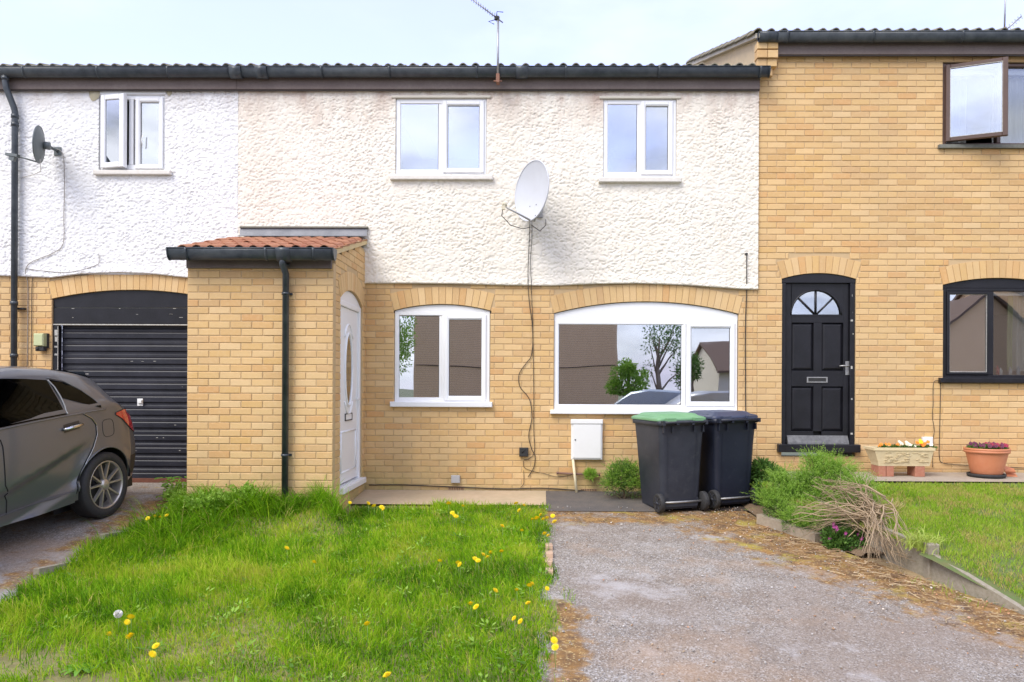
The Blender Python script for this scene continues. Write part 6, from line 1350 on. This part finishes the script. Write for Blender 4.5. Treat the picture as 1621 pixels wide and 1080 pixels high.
for i in range(52):
    a = tr_.uniform(0, 6.283); r_ = .21 * tr_.random() ** .5; mm_ = M_plum if (math.cos(a) * r_ < .02) else tr_.choice([M_red, M_red, M_plum]); flower(pp, (cx_ + r_ * math.cos(a), PYY + r_ * math.sin(a), zt_ + tr_.uniform(.0, .045)), mm_, tr_.uniform(.022, .032), face=(tr_.uniform(-.5, .5), -.8, .5))
foliage('leaves', pp, [(cx_, PYY, zt_ - .005, .20, .20, .025)], 1600, .03, .016, M_bushd, 123)
for (px_, py_, rz_, lab) in ((1597, 742, .5, 'broken terracotta shard leaning behind the round pot'), (1600, 750, -.3, 'flat terracotta shard lying on the path beside the round pot')):
    q = P(px_, py_, -.36); b = MB(); b.add([q + Vector(v) for v in [(-.06, -.03, -.03), (.05, -.05, -.03), (.07, .02, .0), (-.03, .04, .03), (-.06, -.02, -.045), (.05, -.04, -.045), (.07, .03, -.015), (-.03, .05, .015)]], [(0, 1, 2, 3), (7, 6, 5, 4), (0, 4, 5, 1), (1, 5, 6, 2), (2, 6, 7, 3), (3, 7, 4, 0)]); tag(b.build('pot_shard', M_tilepot), lab, 'pot shard')

# ------------------------------------------------------------------ the parked car
ip = lambda s, t: np.interp(s, [a[0] for a in t], [a[1] for a in t])
RT = [(-3.57, .52), (-3.5, .72), (-3.3, .86), (-2.9, .98), (-2.45, 1.06), (-2.1, 1.27), (-1.75, 1.45), (-1.45, 1.525), (-1.1, 1.55), (-.7, 1.55), (-.3, 1.52), (.0, 1.47), (.16, 1.425), (.24, 1.385), (.36, 1.22), (.50, 1.05), (.58, .985), (.68, .94), (.75, .86), (.79, .70)]
BT = [(-3.57, .50), (-3.45, .70), (-2.9, .90), (-2.45, .98), (-1.2, 1.06), (0, 1.12), (.15, 1.13), (.3, 1.10), (.5, .98), (.79, .60)]
WT = [(-3.57, .50), (-3.5, .66), (-3.35, .76), (-3.1, .835), (-2.7, .88), (-1.5, .888), (-.5, .893), (0, .893), (.25, .88), (.42, .85), (.56, .80), (.68, .72), (.75, .64), (.79, .54)]
ST = [(-3.57, .30), (-3.3, .20), (-2.3, .23), (-.4, .25), (.3, .26), (.6, .32), (.79, .42)]
def bh(s): return min(float(ip(s, BT)), float(ip(s, RT)) - .07)
def crease(s): return float(ip(s, [(-2.9, .40), (-1.2, .50), (-.2, .81), (.1, .84)]))
def wside(s, h):
    W = float(ip(s, WT)); S = float(ip(s, ST)); B = bh(s); Rr = float(ip(s, RT)); hm_ = min(.60, B - .05)
    if h <= hm_: w = W * (.94 + .06 * math.sin(max(0, min(1, (h - S) / max(hm_ - S, .01))) * 1.5708))
    elif h <= B: w = W * (1 - .04 * ((h - hm_) / max(B - hm_, .01)) ** 2)
    else:
        t = min(1, (h - B) / max(Rr - .05 - B, .01)); w = W * (.96 - .015 * (t > .001) - .205 * t - .05 * t * t)
    k = (sstep(-2.9, -2.3, s) * (1 - sstep(-.45, -.1, s))); cz_ = crease(s)
    w -= float(k) * .05 * float(sstep(0, .045, cz_ - h)) * float(1 - sstep(.30, .40, cz_ - h))
    for s0 in (-2.70, 0):      # flared arches
        rr = math.hypot(s - s0, h - .33); w += .012 * float(np.exp(-((rr - .37) / .05) ** 2)) * (h > .25)
    return w
ES = Vector((.13, 1.0, .075)).normalized(); EW = Vector((1, -.13, 0)).normalized(); EW = (EW - ES * EW.dot(ES)).normalized(); EH = EW.cross(ES)
if EH.z < 0: EH = -EH
CO_ = Vector((-4.29, -1.78, float(gz(-4.4, -1.78)) + .012)) - EW * .895
CMX = Matrix((EW, ES, EH)).transposed()
car = empty('parked_car', CO_, 'grey five door hatchback parked nose out on the left drive before the garage', 'car'); car.rotation_euler = CMX.to_euler()
def cb(b, name, m, par=None, fixn=True, mirror=False):
    o = b.build(name, m, None, fixn=fixn); o.parent = par or car; ORG[o] = Vector((0, 0, 0)); return o
def carpx(px_, py_, off=0):
    d = ray(px_, py_); o = Vector((0, CAMY, CAMZ)); Mi = CMX.transposed(); ol = Mi @ (o - CO_); dl = Mi @ d; w = .87
    for _ in range(12):
        t = (w - ol.x) / dl.x; p = ol + dl * t; w = wside(p.y, p.z)
    return p.y, p.z
M_paint = mat('metallic_grey_paint', (.115, .12, .133), .30, metal=.35, coat=.55, noise=(700, .4, (.17, .17, .175)))
M_blk = mat('black_trim', (.02, .02, .022), .55); M_chrome = mat('satin_chrome', (.62, .62, .63), .22, metal=1.0); M_redl = mat('red_lamp', (.50, .012, .015), .15, coat=1.0)
M_seam = mat('panel_gap', (.012, .012, .012), .9); M_alloy = mat('alloy_rim', (.50, .47, .44), .32, metal=.7)
stn = sorted(set([round(x, 4) for x in np.concatenate([np.linspace(-3.57, -3.1, 10), np.linspace(-3.1, .3, 100), np.linspace(.3, .79, 22)])]))
def body_side(sgn):
    rows = 22; gr = 8; rf_ = 6; V = []; 
    for s in stn:
        B = bh(s); S = float(ip(s, ST)); Rr = float(ip(s, RT)); col = []
        for i in range(rows + 1): h = S + (B - S) * i / rows; col.append([wside(s, h), s, h])
        for i in range(1, gr + 1): h = B + (Rr - .05 - B) * i / gr; col.append([wside(s, h), s, h])
        w0, h0 = col[-1][0], col[-1][2]
        for i in range(1, rf_ + 1): a = i / rf_; col.append([w0 * (1 - a), s, h0 + (Rr - h0) * math.sin(a * 1.5708) ** .6])
        V.append(col)
    n = len(V[0]); dead = set()
    for i, col in enumerate(V):
        for j, p in enumerate(col):
            for s0 in (-2.70, 0):
                ds, dh = p[1] - s0, p[2] - .335; r_ = math.hypot(ds, dh)
                if j <= rows and r_ < .365:
                    if r_ > .325: k_ = .365 / r_; p[1] = s0 + ds * k_; p[2] = .335 + dh * k_; 
                    else: dead.add((i, j))
    b = MB(); vs = [(sgn * p[0], p[1], p[2]) for col in V for p in col]; fs = []
    for i in range(len(V) - 1):
        for j in range(n - 1):
            if any(q in dead for q in ((i, j), (i + 1, j), (i, j + 1), (i + 1, j + 1))): continue
            fs.append((i * n + j, (i + 1) * n + j, (i + 1) * n + j + 1, i * n + j + 1))
    b.add(vs, fs, True); return b
b = body_side(1); b2_ = body_side(-1); b.add(b2_.v, b2_.f, True)
col = lambda s: [(wside(s, float(ip(s, ST)) + (bh(s) - float(ip(s, ST))) * i / 8), s, float(ip(s, ST)) + (bh(s) - float(ip(s, ST))) * i / 8) for i in range(9)]
for s in (.79, -3.57): c_ = col(s); b.add(c_ + [(-p[0], p[1], p[2]) for p in c_[::-1]], [tuple(range(18))])
import bmesh
me = b.mesh('body', M_paint); bm = bmesh.new(); bm.from_mesh(me); bmesh.ops.remove_doubles(bm, verts=bm.verts, dist=.0008); bmesh.ops.recalc_face_normals(bm, faces=bm.faces); bm.to_mesh(me); bm.free()
bo = bpy.data.objects.new('body', me); COL.objects.link(bo); bo.parent = car; ORG[bo] = Vector((0, 0, 0))
b = MB(); b.box(-.72, .72, -3.3, .6, .19, .32); cb(b, 'underbody', M_blk)
b = MB(); b.box(-.60, .60, -2.1, .30, .33, .75); cb(b, 'seats', mat('dark_cabin', (.03, .03, .03), .9))
for s0 in (-2.70, 0):
    for sg_ in (1, -1):
        b = MB(); n = 20; A = [math.pi * i / n for i in range(n + 1)]
        vs = [(sg_ * w, s0 + .372 * math.cos(a), .335 + .372 * math.sin(a)) for w in (.60, .872) for a in A]; b.add(vs, [(i, i + 1, n + 2 + i, n + 1 + i) for i in range(n)]); b.add([(sg_ * .60, s0 + .372 * math.cos(a), .335 + .372 * math.sin(a)) for a in A] + [(sg_ * .60, s0 - .372, .1), (sg_ * .60, s0 + .372, .1)], [tuple(range(n + 3))]); cb(b, 'wheel_arch', M_blk, fixn=False)
def strip(b, outline_lo, outline_hi, n=30, off=.004, sgn=1, m=5):
    s0 = max(outline_lo[0][0], outline_hi[0][0]); s1 = min(outline_lo[-1][0], outline_hi[-1][0])
    def f(u, v):
        s = s0 + (s1 - s0) * u; lo = float(ip(s, outline_lo)); hi = float(ip(s, outline_hi)); h = lo + (hi - lo) * v; return (sgn * (wside(s, h) + off), s, h)
    b.grid(f, n, m)
def line(b, pts, w_=.006, off=.004, sgn=1):
    """thin strip following the body through (s,h) points"""
    q = []
    for i in range(len(pts) - 1):
        for k in range(6): t = k / 6; q.append((pts[i][0] * (1 - t) + pts[i + 1][0] * t, pts[i][1] * (1 - t) + pts[i + 1][1] * t))
    q.append(pts[-1]); b.tube([(sgn * (wside(s, h) + off), s, h) for s, h in q], w_, 6)
Z5 = lambda x, y: (x / 3.6, 560 + y / 3.6)
cp = lambda pts: [carpx(*Z5(*p)) for p in pts]
wlo = cp([(-420, 500), (0, 422), (180, 384), (375, 347)]); whi = cp([(-420, 165), (0, 142), (130, 143), (262, 150)]); wv = cp([(262, 150), (300, 190), (335, 245), (360, 300), (375, 347)])
# front and rear door glass as one band clipped by the sloping divider
s_lo0 = -1.95
lo_line = [(s_lo0, bh(s_lo0) + .02)] + [p for p in wlo if p[0] > s_lo0 + .05]; hi_top = [(s_lo0, 1.16), (-1.6, 1.36), (-1.3, 1.425)] + [p for p in whi if p[0] > -1.2]
lo_line += []; hi_line = hi_top + [p for p in wv if p[0] > hi_top[-1][0] + .005]
lo_line = sorted(lo_line); hi_line = sorted(hi_line)
qlo = cp([(270, 150), (300, 185), (345, 250), (385, 337), (575, 308)]); qlo = sorted(qlo); qhi = sorted(cp([(270, 146), (360, 162), (460, 212), (540, 268), (575, 300)]))
for sg_ in (1, -1):
    b = MB(); strip(b, lo_line, hi_line, 60, .006, sg_, 8); cb(b, 'side_window', M_carglass)
    b = MB(); strip(b, lo_line, hi_line, 60, .002, sg_, 8); cb(b, 'window_surround', M_blk)
    b = MB(); strip(b, qlo, qhi, 40, .006, sg_, 8); cb(b, 'quarter_window', M_carglass)
    b = MB(); strip(b, qlo, qhi, 40, .002, sg_, 8); cb(b, 'window_surround', M_blk)
    b = MB(); line(b, [(s_lo0, lo_line[0][1] - .012)] + [(p[0], p[1] - .014) for p in lo_line[1:]] + [(p[0], p[1] - .014) for p in cp([(480, 328), (600, 308)])], .007, .004, sg_); cb(b, 'belt_trim', M_paint)
    b = MB(); line(b, [(p[0], p[1] + .012) for p in qhi] , .005, .003, sg_); cb(b, 'window_trim', M_paint)
    b = MB(); line(b, [((p[0] + .012), p[1]) for p in wv], .006, .008, sg_); cb(b, 'pillar_trim', mat('light_pillar_trim', (.30, .30, .30), .4))
    b = MB(); line(b, cp([(470, 342), (520, 370), (545, 405), (550, 460), (530, 530), (490, 610), (455, 680), (438, 740), (434, 800)]), .005, .001, sg_); cb(b, 'door_gap', M_seam); b = MB(); line(b, cp([(0, 490), (15, 530), (22, 600), (30, 750), (37, 840), (36, 970)]), .005, .001, sg_); cb(b, 'door_gap', M_seam); b = MB()
    line(b, [(-2.25, .98), (-2.3, .7), (-2.22, .33)], .005, .001, sg_); cb(b, 'door_gap', M_seam)
    b = MB(); line(b, [(p[0] + .009, p[1]) for p in cp([(470, 342), (520, 370), (545, 405), (550, 460), (530, 530), (490, 610), (455, 680), (438, 740)])], .0035, .003, sg_); cb(b, 'door_edge_highlight', mat('painted_edge_glint', (.5, .5, .5), .25, metal=.9))  # pale strip beside the gap, a highlight painted on as bright metal
    hs, hh__ = carpx(*Z5(408, 418)); b = MB()
    for k in range(1): b.tube([(sg_ * (wside(hs - .12, hh__ - .01) + .004), hs - .115, hh__ - .012), (sg_ * (wside(hs - .09, hh__) + .035), hs - .095, hh__ - .006), (sg_ * (wside(hs, hh__) + .042), hs, hh__ + .004), (sg_ * (wside(hs + .09, hh__) + .035), hs + .095, hh__ + .014), (sg_ * (wside(hs + .12, hh__) + .004), hs + .115, hh__ + .014)], [.014, .015, .015, .015, .014], 10)
    cb(b, 'door_handle', M_chrome)
    b = MB(); strip(b, [(hs - .10, hh__ - .045), (hs + .10, hh__ - .025)], [(hs - .10, hh__ + .03), (hs + .10, hh__ + .05)], 10, .0015, sg_); cb(b, 'handle_recess_shade', mat('shaded_recess_paint', (.06, .058, .056), .4, metal=.6))  # flat patch in darker body colour paints the shade of the handle hollow
    fs_, fh_ = carpx(*Z5(617, 422)); b = MB(); line(b, [(fs_ + .085 * math.copysign(abs(math.cos(a)) ** .6, math.cos(a)), fh_ + .085 * math.copysign(abs(math.sin(a)) ** .6, math.sin(a))) for a in np.linspace(0, 6.283, 25)], .0025, .0005, sg_); cb(b, 'fuel_flap', M_seam)
    tl = [(.20, 1.0), (.30, .95), (.44, .84), (.58, .77), (.66, .77)]; th = [(.20, 1.02), (.36, 1.04), (.48, 1.02), (.60, .92), (.66, .80)]
    b = MB(); strip(b, tl, th, 16, .010, sg_, 5); cb(b, 'tail_light', M_redl)
    b = MB(); strip(b, [(p[0], p[1] - .006) for p in tl], [(p[0], p[1] + .006) for p in th], 16, .004, sg_, 5); cb(b, 'lamp_surround', M_blk)
    sk = MB(); strip(sk, [(-2.28, .20), (-1.2, .21), (-.42, .24)], [(-2.28, .27), (-1.2, .30), (-.50, .345), (-.42, .35)], 40, .028, sg_, 5); 
    a_, c_ = sk.v[:], sk.f[:]; sk.grid(lambda u, v: (sg_ * (wside(-2.28 + 1.86 * u, .29) - .02 + .048 * v), -2.28 + 1.86 * u, float(ip(-2.28 + 1.86 * u, [(-2.28, .27), (-1.2, .30), (-.50, .345), (-.42, .35)])) + .012 * (1 - v)), 40, 2); cb(sk, 'sill_skirt', M_paint)
    b = MB(); line(b, [(.365 * math.cos(a), .335 + .365 * math.sin(a)) for a in np.linspace(.0, 3.1416, 20)], .008, .001, sg_); cb(b, 'arch_lip', M_paint)
    b = MB(); b.grid(lambda u, v: (sg_ * (wside(.42 + .2 * u, .55 - .2 * v) + .002), .42 + .2 * u, .55 - .2 * v), 8, 5); cb(b, 'bumper_insert', M_blk)
b = MB(); b.grid(lambda u, v: ((u - .5) * 1.06, .20 + .26 * v, 1.43 - .33 * v + .01), 8, 6); cb(b, 'rear_window', M_carglass)
b = MB(); b.grid(lambda u, v: ((u - .5) * (1.02 + .04 * v), -.02 + .30 * v, 1.478 - .085 * v - .25 * (u - .5) ** 2 * .3), 10, 4); b.grid(lambda u, v: ((u - .5) * 1.06, .28, 1.393 - .03 * v - .25 * (u - .5) ** 2 * .3), 10, 1); cb(b, 'spoiler', M_paint)
b = MB(); b.grid(lambda u, v: ((u - .5) * (1.35 - .25 * v), -2.42 + .72 * v, 1.10 + .385 * v - .3 * (u - .5) ** 2 * .5 + .02), 10, 6); cb(b, 'windscreen', M_carglass)
def wheel(s0, sg_):
    Rt, wd_ = .325, .105; X0 = sg_ * .785; t = empty('wheel', (0, 0, 0)); t.parent = car; t.location = (X0, s0, Rt); ORG[t] = Vector((0, 0, 0))
    def lx_(b, prof, n=48): vs = [(sg_ * x, r_ * math.cos(6.28318 * i / n), r_ * math.sin(6.28318 * i / n)) for (x, r_) in prof for i in range(n)]; b.add(vs, [(k * n + i, k * n + (i + 1) % n, (k + 1) * n + (i + 1) % n, (k + 1) * n + i) for k in range(len(prof) - 1) for i in range(n)], True)
    b = MB(); lx_(b, [(-wd_, .22), (-wd_, .30), (-.08, Rt), (.08, Rt), (.094, .318), (.106, .285), (.104, .243), (.094, .238)]); cb(b, 'tyre', M_rubber, t)
    b = MB(); lx_(b, [(.094, .240), (.100, .238), (.100, .228), (.085, .222), (.02, .215), (-.08, .215)]); cb(b, 'rim', M_alloy, t)
    b = MB(); lx_(b, [(.0, .216), (.0, .0)]); cb(b, 'brake_disc', M_blk, t)
    for k in range(5):
        for dd in (-.135, .135):
            a = k * 1.25664 + .32; a0 = a + dd * 1.3; a1 = a + dd * 2.1; b = MB(); p = Vector((0, math.cos(a0) * .045, math.sin(a0) * .045)); q = Vector((0, math.cos(a1) * .226, math.sin(a1) * .226)); d_ = (q - p).normalized(); s_ = Vector((0, -d_.z, d_.y))
            vs = []
            for (pt_, hw, x_) in ((p, .013, .082), (q, .0085, .093)): vs += [pt_ - s_ * hw + Vector((sg_ * (x_ - .03), 0, 0)), pt_ + s_ * hw + Vector((sg_ * (x_ - .03), 0, 0)), pt_ + s_ * hw * .7 + Vector((sg_ * x_, 0, 0)), pt_ - s_ * hw * .7 + Vector((sg_ * x_, 0, 0))]
            b.add(vs, [(0, 1, 2, 3), (4, 7, 6, 5), (0, 4, 5, 1), (1, 5, 6, 2), (2, 6, 7, 3), (3, 7, 4, 0)]); cb(b, 'spoke', M_alloy, t)
    b = MB(); lx_(b, [(.05, .058), (.088, .052), (.094, .032), (.096, .0)], 24); cb(b, 'hub', M_alloy, t)
for s0 in (-2.70, 0):
    for sg_ in (1, -1): wheel(s0, sg_)

# ================================================================== the far side of the street (seen in the window panes)
M_brownb = mat('brown_brick_far', (.74, .50, .28), .9, noise=[(2, .5, (.62, .41, .22)), (30, .4, (.78, .56, .34))]); M_roofb = mat('brown_roof_far', (.13, .085, .06), .9, noise=(4, .5, (.19, .12, .08))); M_farw = mat('cream_wall_far', (.68, .63, .52), .9)
def house(x0, x1, y0, d, ze, zr, wallm, roofm, label, gable=True, upper=None):
    """a house facing +y (our side) with its front at y0; gable: gable end towards us"""
    t = empty('house', ((x0 + x1) / 2, y0, -.5), label, 'house', 'houses across the street'); b = MB(); xm = (x0 + x1) / 2
    if gable: b.prism([(x0, -.5), (x1, -.5), (x1, ze), (xm, zr), (x0, ze)], 'y', y0 - d, y0)
    else: b.prism([(y0, -.5), (y0, ze), (y0 - d / 2, zr), (y0 - d, ze), (y0 - d, -.5)], 'x', x0, x1)
    b.build('wall', wallm, t, fixn=True); b = MB()
    if gable:
        for sg_ in (-1, 1):
            e = x0 - .3 if sg_ < 0 else x1 + .3; k_ = (zr - ze) / (xm - x0); ze_ = ze - .3 * k_; b.prism([(e, ze_ + .02), (xm, zr + .02), (xm, zr + .16), (e, ze_ + .14)], 'y', y0 - d - .2, y0 + .2)
    else: k_ = (zr - ze) / (d / 2); b.prism([(y0 + .35, ze - .35 * k_ + .02), (y0 - d / 2, zr + .02), (y0 - d - .35, ze - .35 * k_ + .02), (y0 - d - .35, ze - .35 * k_ + .14), (y0 - d / 2, zr + .16), (y0 + .35, ze - .35 * k_ + .14)], 'x', x0 - .2, x1 + .2)
    b.build('roof', roofm, t, fixn=True)
    if upper: b = MB(); b.box(x0 + .001, x1 - .001, y0 + .003, y0 + .04, upper[0], upper[1]); b.build('upper_wall', M_farw, t)
    return t
def hwin(t, x0, x1, z0, z1, y, fm=None):
    b = MB(); bars(b, x0, x1, z0, z1, -.03, .03, .07, .07, .07, .07, .01); b.bbox((x0 + x1) / 2 - .03, (x0 + x1) / 2 + .03, -.03, .03, z0 + .07, z1 - .07, .005); b.v = [(v[0], y + .03 - v[1], v[2]) for v in b.v]; w = b.build('window', fm or M_upvc, t, fixn=True); b = MB(); b.box(x0 + .07, x1 - .07, y + .003, y + .012, z0 + .07, z1 - .07); b.build('pane', mat('far_glass', (.03, .035, .04), .05), w)
h = house(-5.7, 3.42, -24.5, 9, 5.6, 8.2, M_brownb, M_roofb, 'brown brick house with a blank gable facing the terrace across the street')
b = MB(); b.tube([(-5.6, -24.46, 2.2), (-1, -24.46, 2.05), (3.3, -24.46, 2.15)], .02, 5); b.build('wall_cable', M_cable, h)
b = MB()
for i in range(60):
    z_ = -.4 + i * .1
    b.box(-5.69, 3.41, -24.499, -24.493, z_, z_ + .012)
o = b.build('bed_joint', mat('far_joint', (.44, .31, .2), .95), h); o['kind'] = 'stuff'
h = house(9.9, 17.5, -33, 8, 2.1, 3.9, M_farw, M_roofb, 'cream bungalow with a brown roof beyond the parked silver estate', gable=False); hwin(h, 12.0, 13.6, .6, 1.9, -33); hwin(h, 15, 16.5, .6, 1.9, -33)
h = house(17.4, 21.6, -24, 9, 3.7, 5.3, M_brownb, M_roofb, 'brick house end beside the cream fronted one across the street'); h = house(21.61, 28, -24, 8, 5.0, 7.0, M_brownb, M_roofb, 'cream fronted house with a tiled porch across the street', gable=False, upper=(2.3, 4.9)); hwin(h, 24.0, 25.6, 3.0, 4.2, -23.96, M_brown); hwin(h, 24.2, 25.8, .5, 1.9, -24, M_brown)
b = MB(); b.prism([(-23.9, 2.6), (-22.3, 1.9), (-22.3, 1.8), (-23.9, 2.5)], 'x', 21.7, 23.8); b.build('porch_roof', M_roofb, h, fixn=True); b = MB(); b.box(21.9, 23.6, -23.9, -22.6, -.5, 1.95); b.build('porch', M_brownb, h)
h = house(-24, -10.5, -30, 8, 4.8, 6.8, M_brownb, M_roofb, 'long brick terrace across the street at the left', gable=False, upper=(2.2, 4.7))
for xx in (-22, -18.5, -15, -12): hwin(h, xx, xx + 1.3, 2.9, 4.1, -29.96)
h = house(29.5, 44, -30, 8, 4.8, 6.8, M_farw, M_roofb, 'pale house far across the street at the right', gable=False); hwin(h, 31, 32.5, 3, 4.2, -30); hwin(h, 35, 36.5, 3, 4.2, -30)
def tree(x, y, hgt, rad, label, n=5200, seed=1, mm_=None, sparse=1.0):
    t = empty('tree', (x, y, -.5), label, 'tree', 'trees across the street'); rr = random.Random(seed); b = MB(); b.tube([(x, y, -.55), (x + .05, y, hgt * .25), (x - .05, y + .1, hgt * .5), (x, y, hgt * .8)], [.16, .12, .08, .03], 8); br_ = []
    for i in range(12):
        a = rr.uniform(0, 6.28); z0_ = hgt * rr.uniform(.22, .6); e = Vector((x + math.cos(a) * rad * rr.uniform(.4, .9), y + math.sin(a) * rad * rr.uniform(.4, .9), z0_ + hgt * rr.uniform(.15, .4))); b.tube([(x, y, z0_), (Vector((x, y, z0_)).lerp(e, .5) + Vector((0, 0, .1))), e], [.05, .03, .012], 5); br_.append(e)
    b.build('trunk', M_wood, t); foliage('crown', t, [(e.x, e.y, e.z, rad * .42 * sparse, rad * .42 * sparse, hgt * .13) for e in br_] + [(x, y, hgt * .85, rad * .4, rad * .4, hgt * .12)], int(n * .8), .12, .06, mm_ or M_bush, seed, up=.1)
tree(4.95, -22.5, 4.2, 1.0, 'small street tree with thin spring leaves beside the brown gable', 1500, 3, M_bushd, .8)
tree(3.35, -19.6, 2.2, .7, 'bushy green garden tree at the corner of the brown gable', 3600, 4)
tree(-6.3, -20.5, 5.6, 1.3, 'leafy green tree across the street left of the brown gable', 5200, 5); tree(7.2, -27, 3.0, .8, 'dark conifer like tree before the cream bungalow', 2600, 6, M_bushd)
def street_car(x, y, rz, label, m):
    t = empty('street_car', (x, y, -.54), label, 'car', 'cars parked across the street', rot=(0, 0, rz)); t.scale = (1.05, 1.05, 1.18)
    side = [(-2.15, .35), (-2.2, .6), (-2.05, .80), (-1.2, .92), (-.55, 1.38), (.0, 1.46), (1.2, 1.44), (1.75, 1.36), (2.12, .95), (2.18, .6), (2.12, .32)]
    b = MB(); loft(b, [[(p[0] * (1 - .02 * abs(k - 2)), w_, p[1] if abs(k - 2) < 2 or p[1] < 1 else p[1] - .05) for p in side] for k, w_ in enumerate((-.84, -.78, 0, .78, .84))]); o = b.build('body', m, None, fixn=True); o.parent = t
    for sg_ in (-1, 1):
        for (xa, xb, xc, xd) in ((-1.0, -.05, -.05, -.50), (.0, 1.0, 1.0, .0), (1.06, 1.9, 1.62, 1.06)):
            b = MB(); b.add([(xa, sg_ * .848, .93), (xb, sg_ * .848, .93), (xc, sg_ * .80, 1.34), (xd, sg_ * .80, 1.34)], [(0, 1, 2, 3)]); o = b.build('side_window', M_carglass, None); o.parent = t
        b = MB(); b.box(2.05, 2.2, sg_ * .6 - .1, sg_ * .6 + .1, .65, .95); o = b.build('tail_light', M_redl, None); o.parent = t
        for xw in (-1.35, 1.35):
            b = MB(); b.tube([(xw, sg_ * .66, .31), (xw, sg_ * .86, .31)], .31, 20); w = b.build('wheel', M_rubber, None); w.parent = t; b = MB(); b.tube([(xw, sg_ * .85, .31), (xw, sg_ * .868, .31)], .19, 12); o = b.build('rim', M_alloy, None); o.parent = w
street_car(4.9, -13.6, 0, 'silver estate car parked at the far kerb', mat('silver_paint', (.45, .46, .47), .3, metal=.7)); street_car(3.6, -16.2, R(8), 'pale blue grey hatchback parked behind the silver estate', mat('pale_blue_paint', (.40, .46, .52), .3, metal=.5))
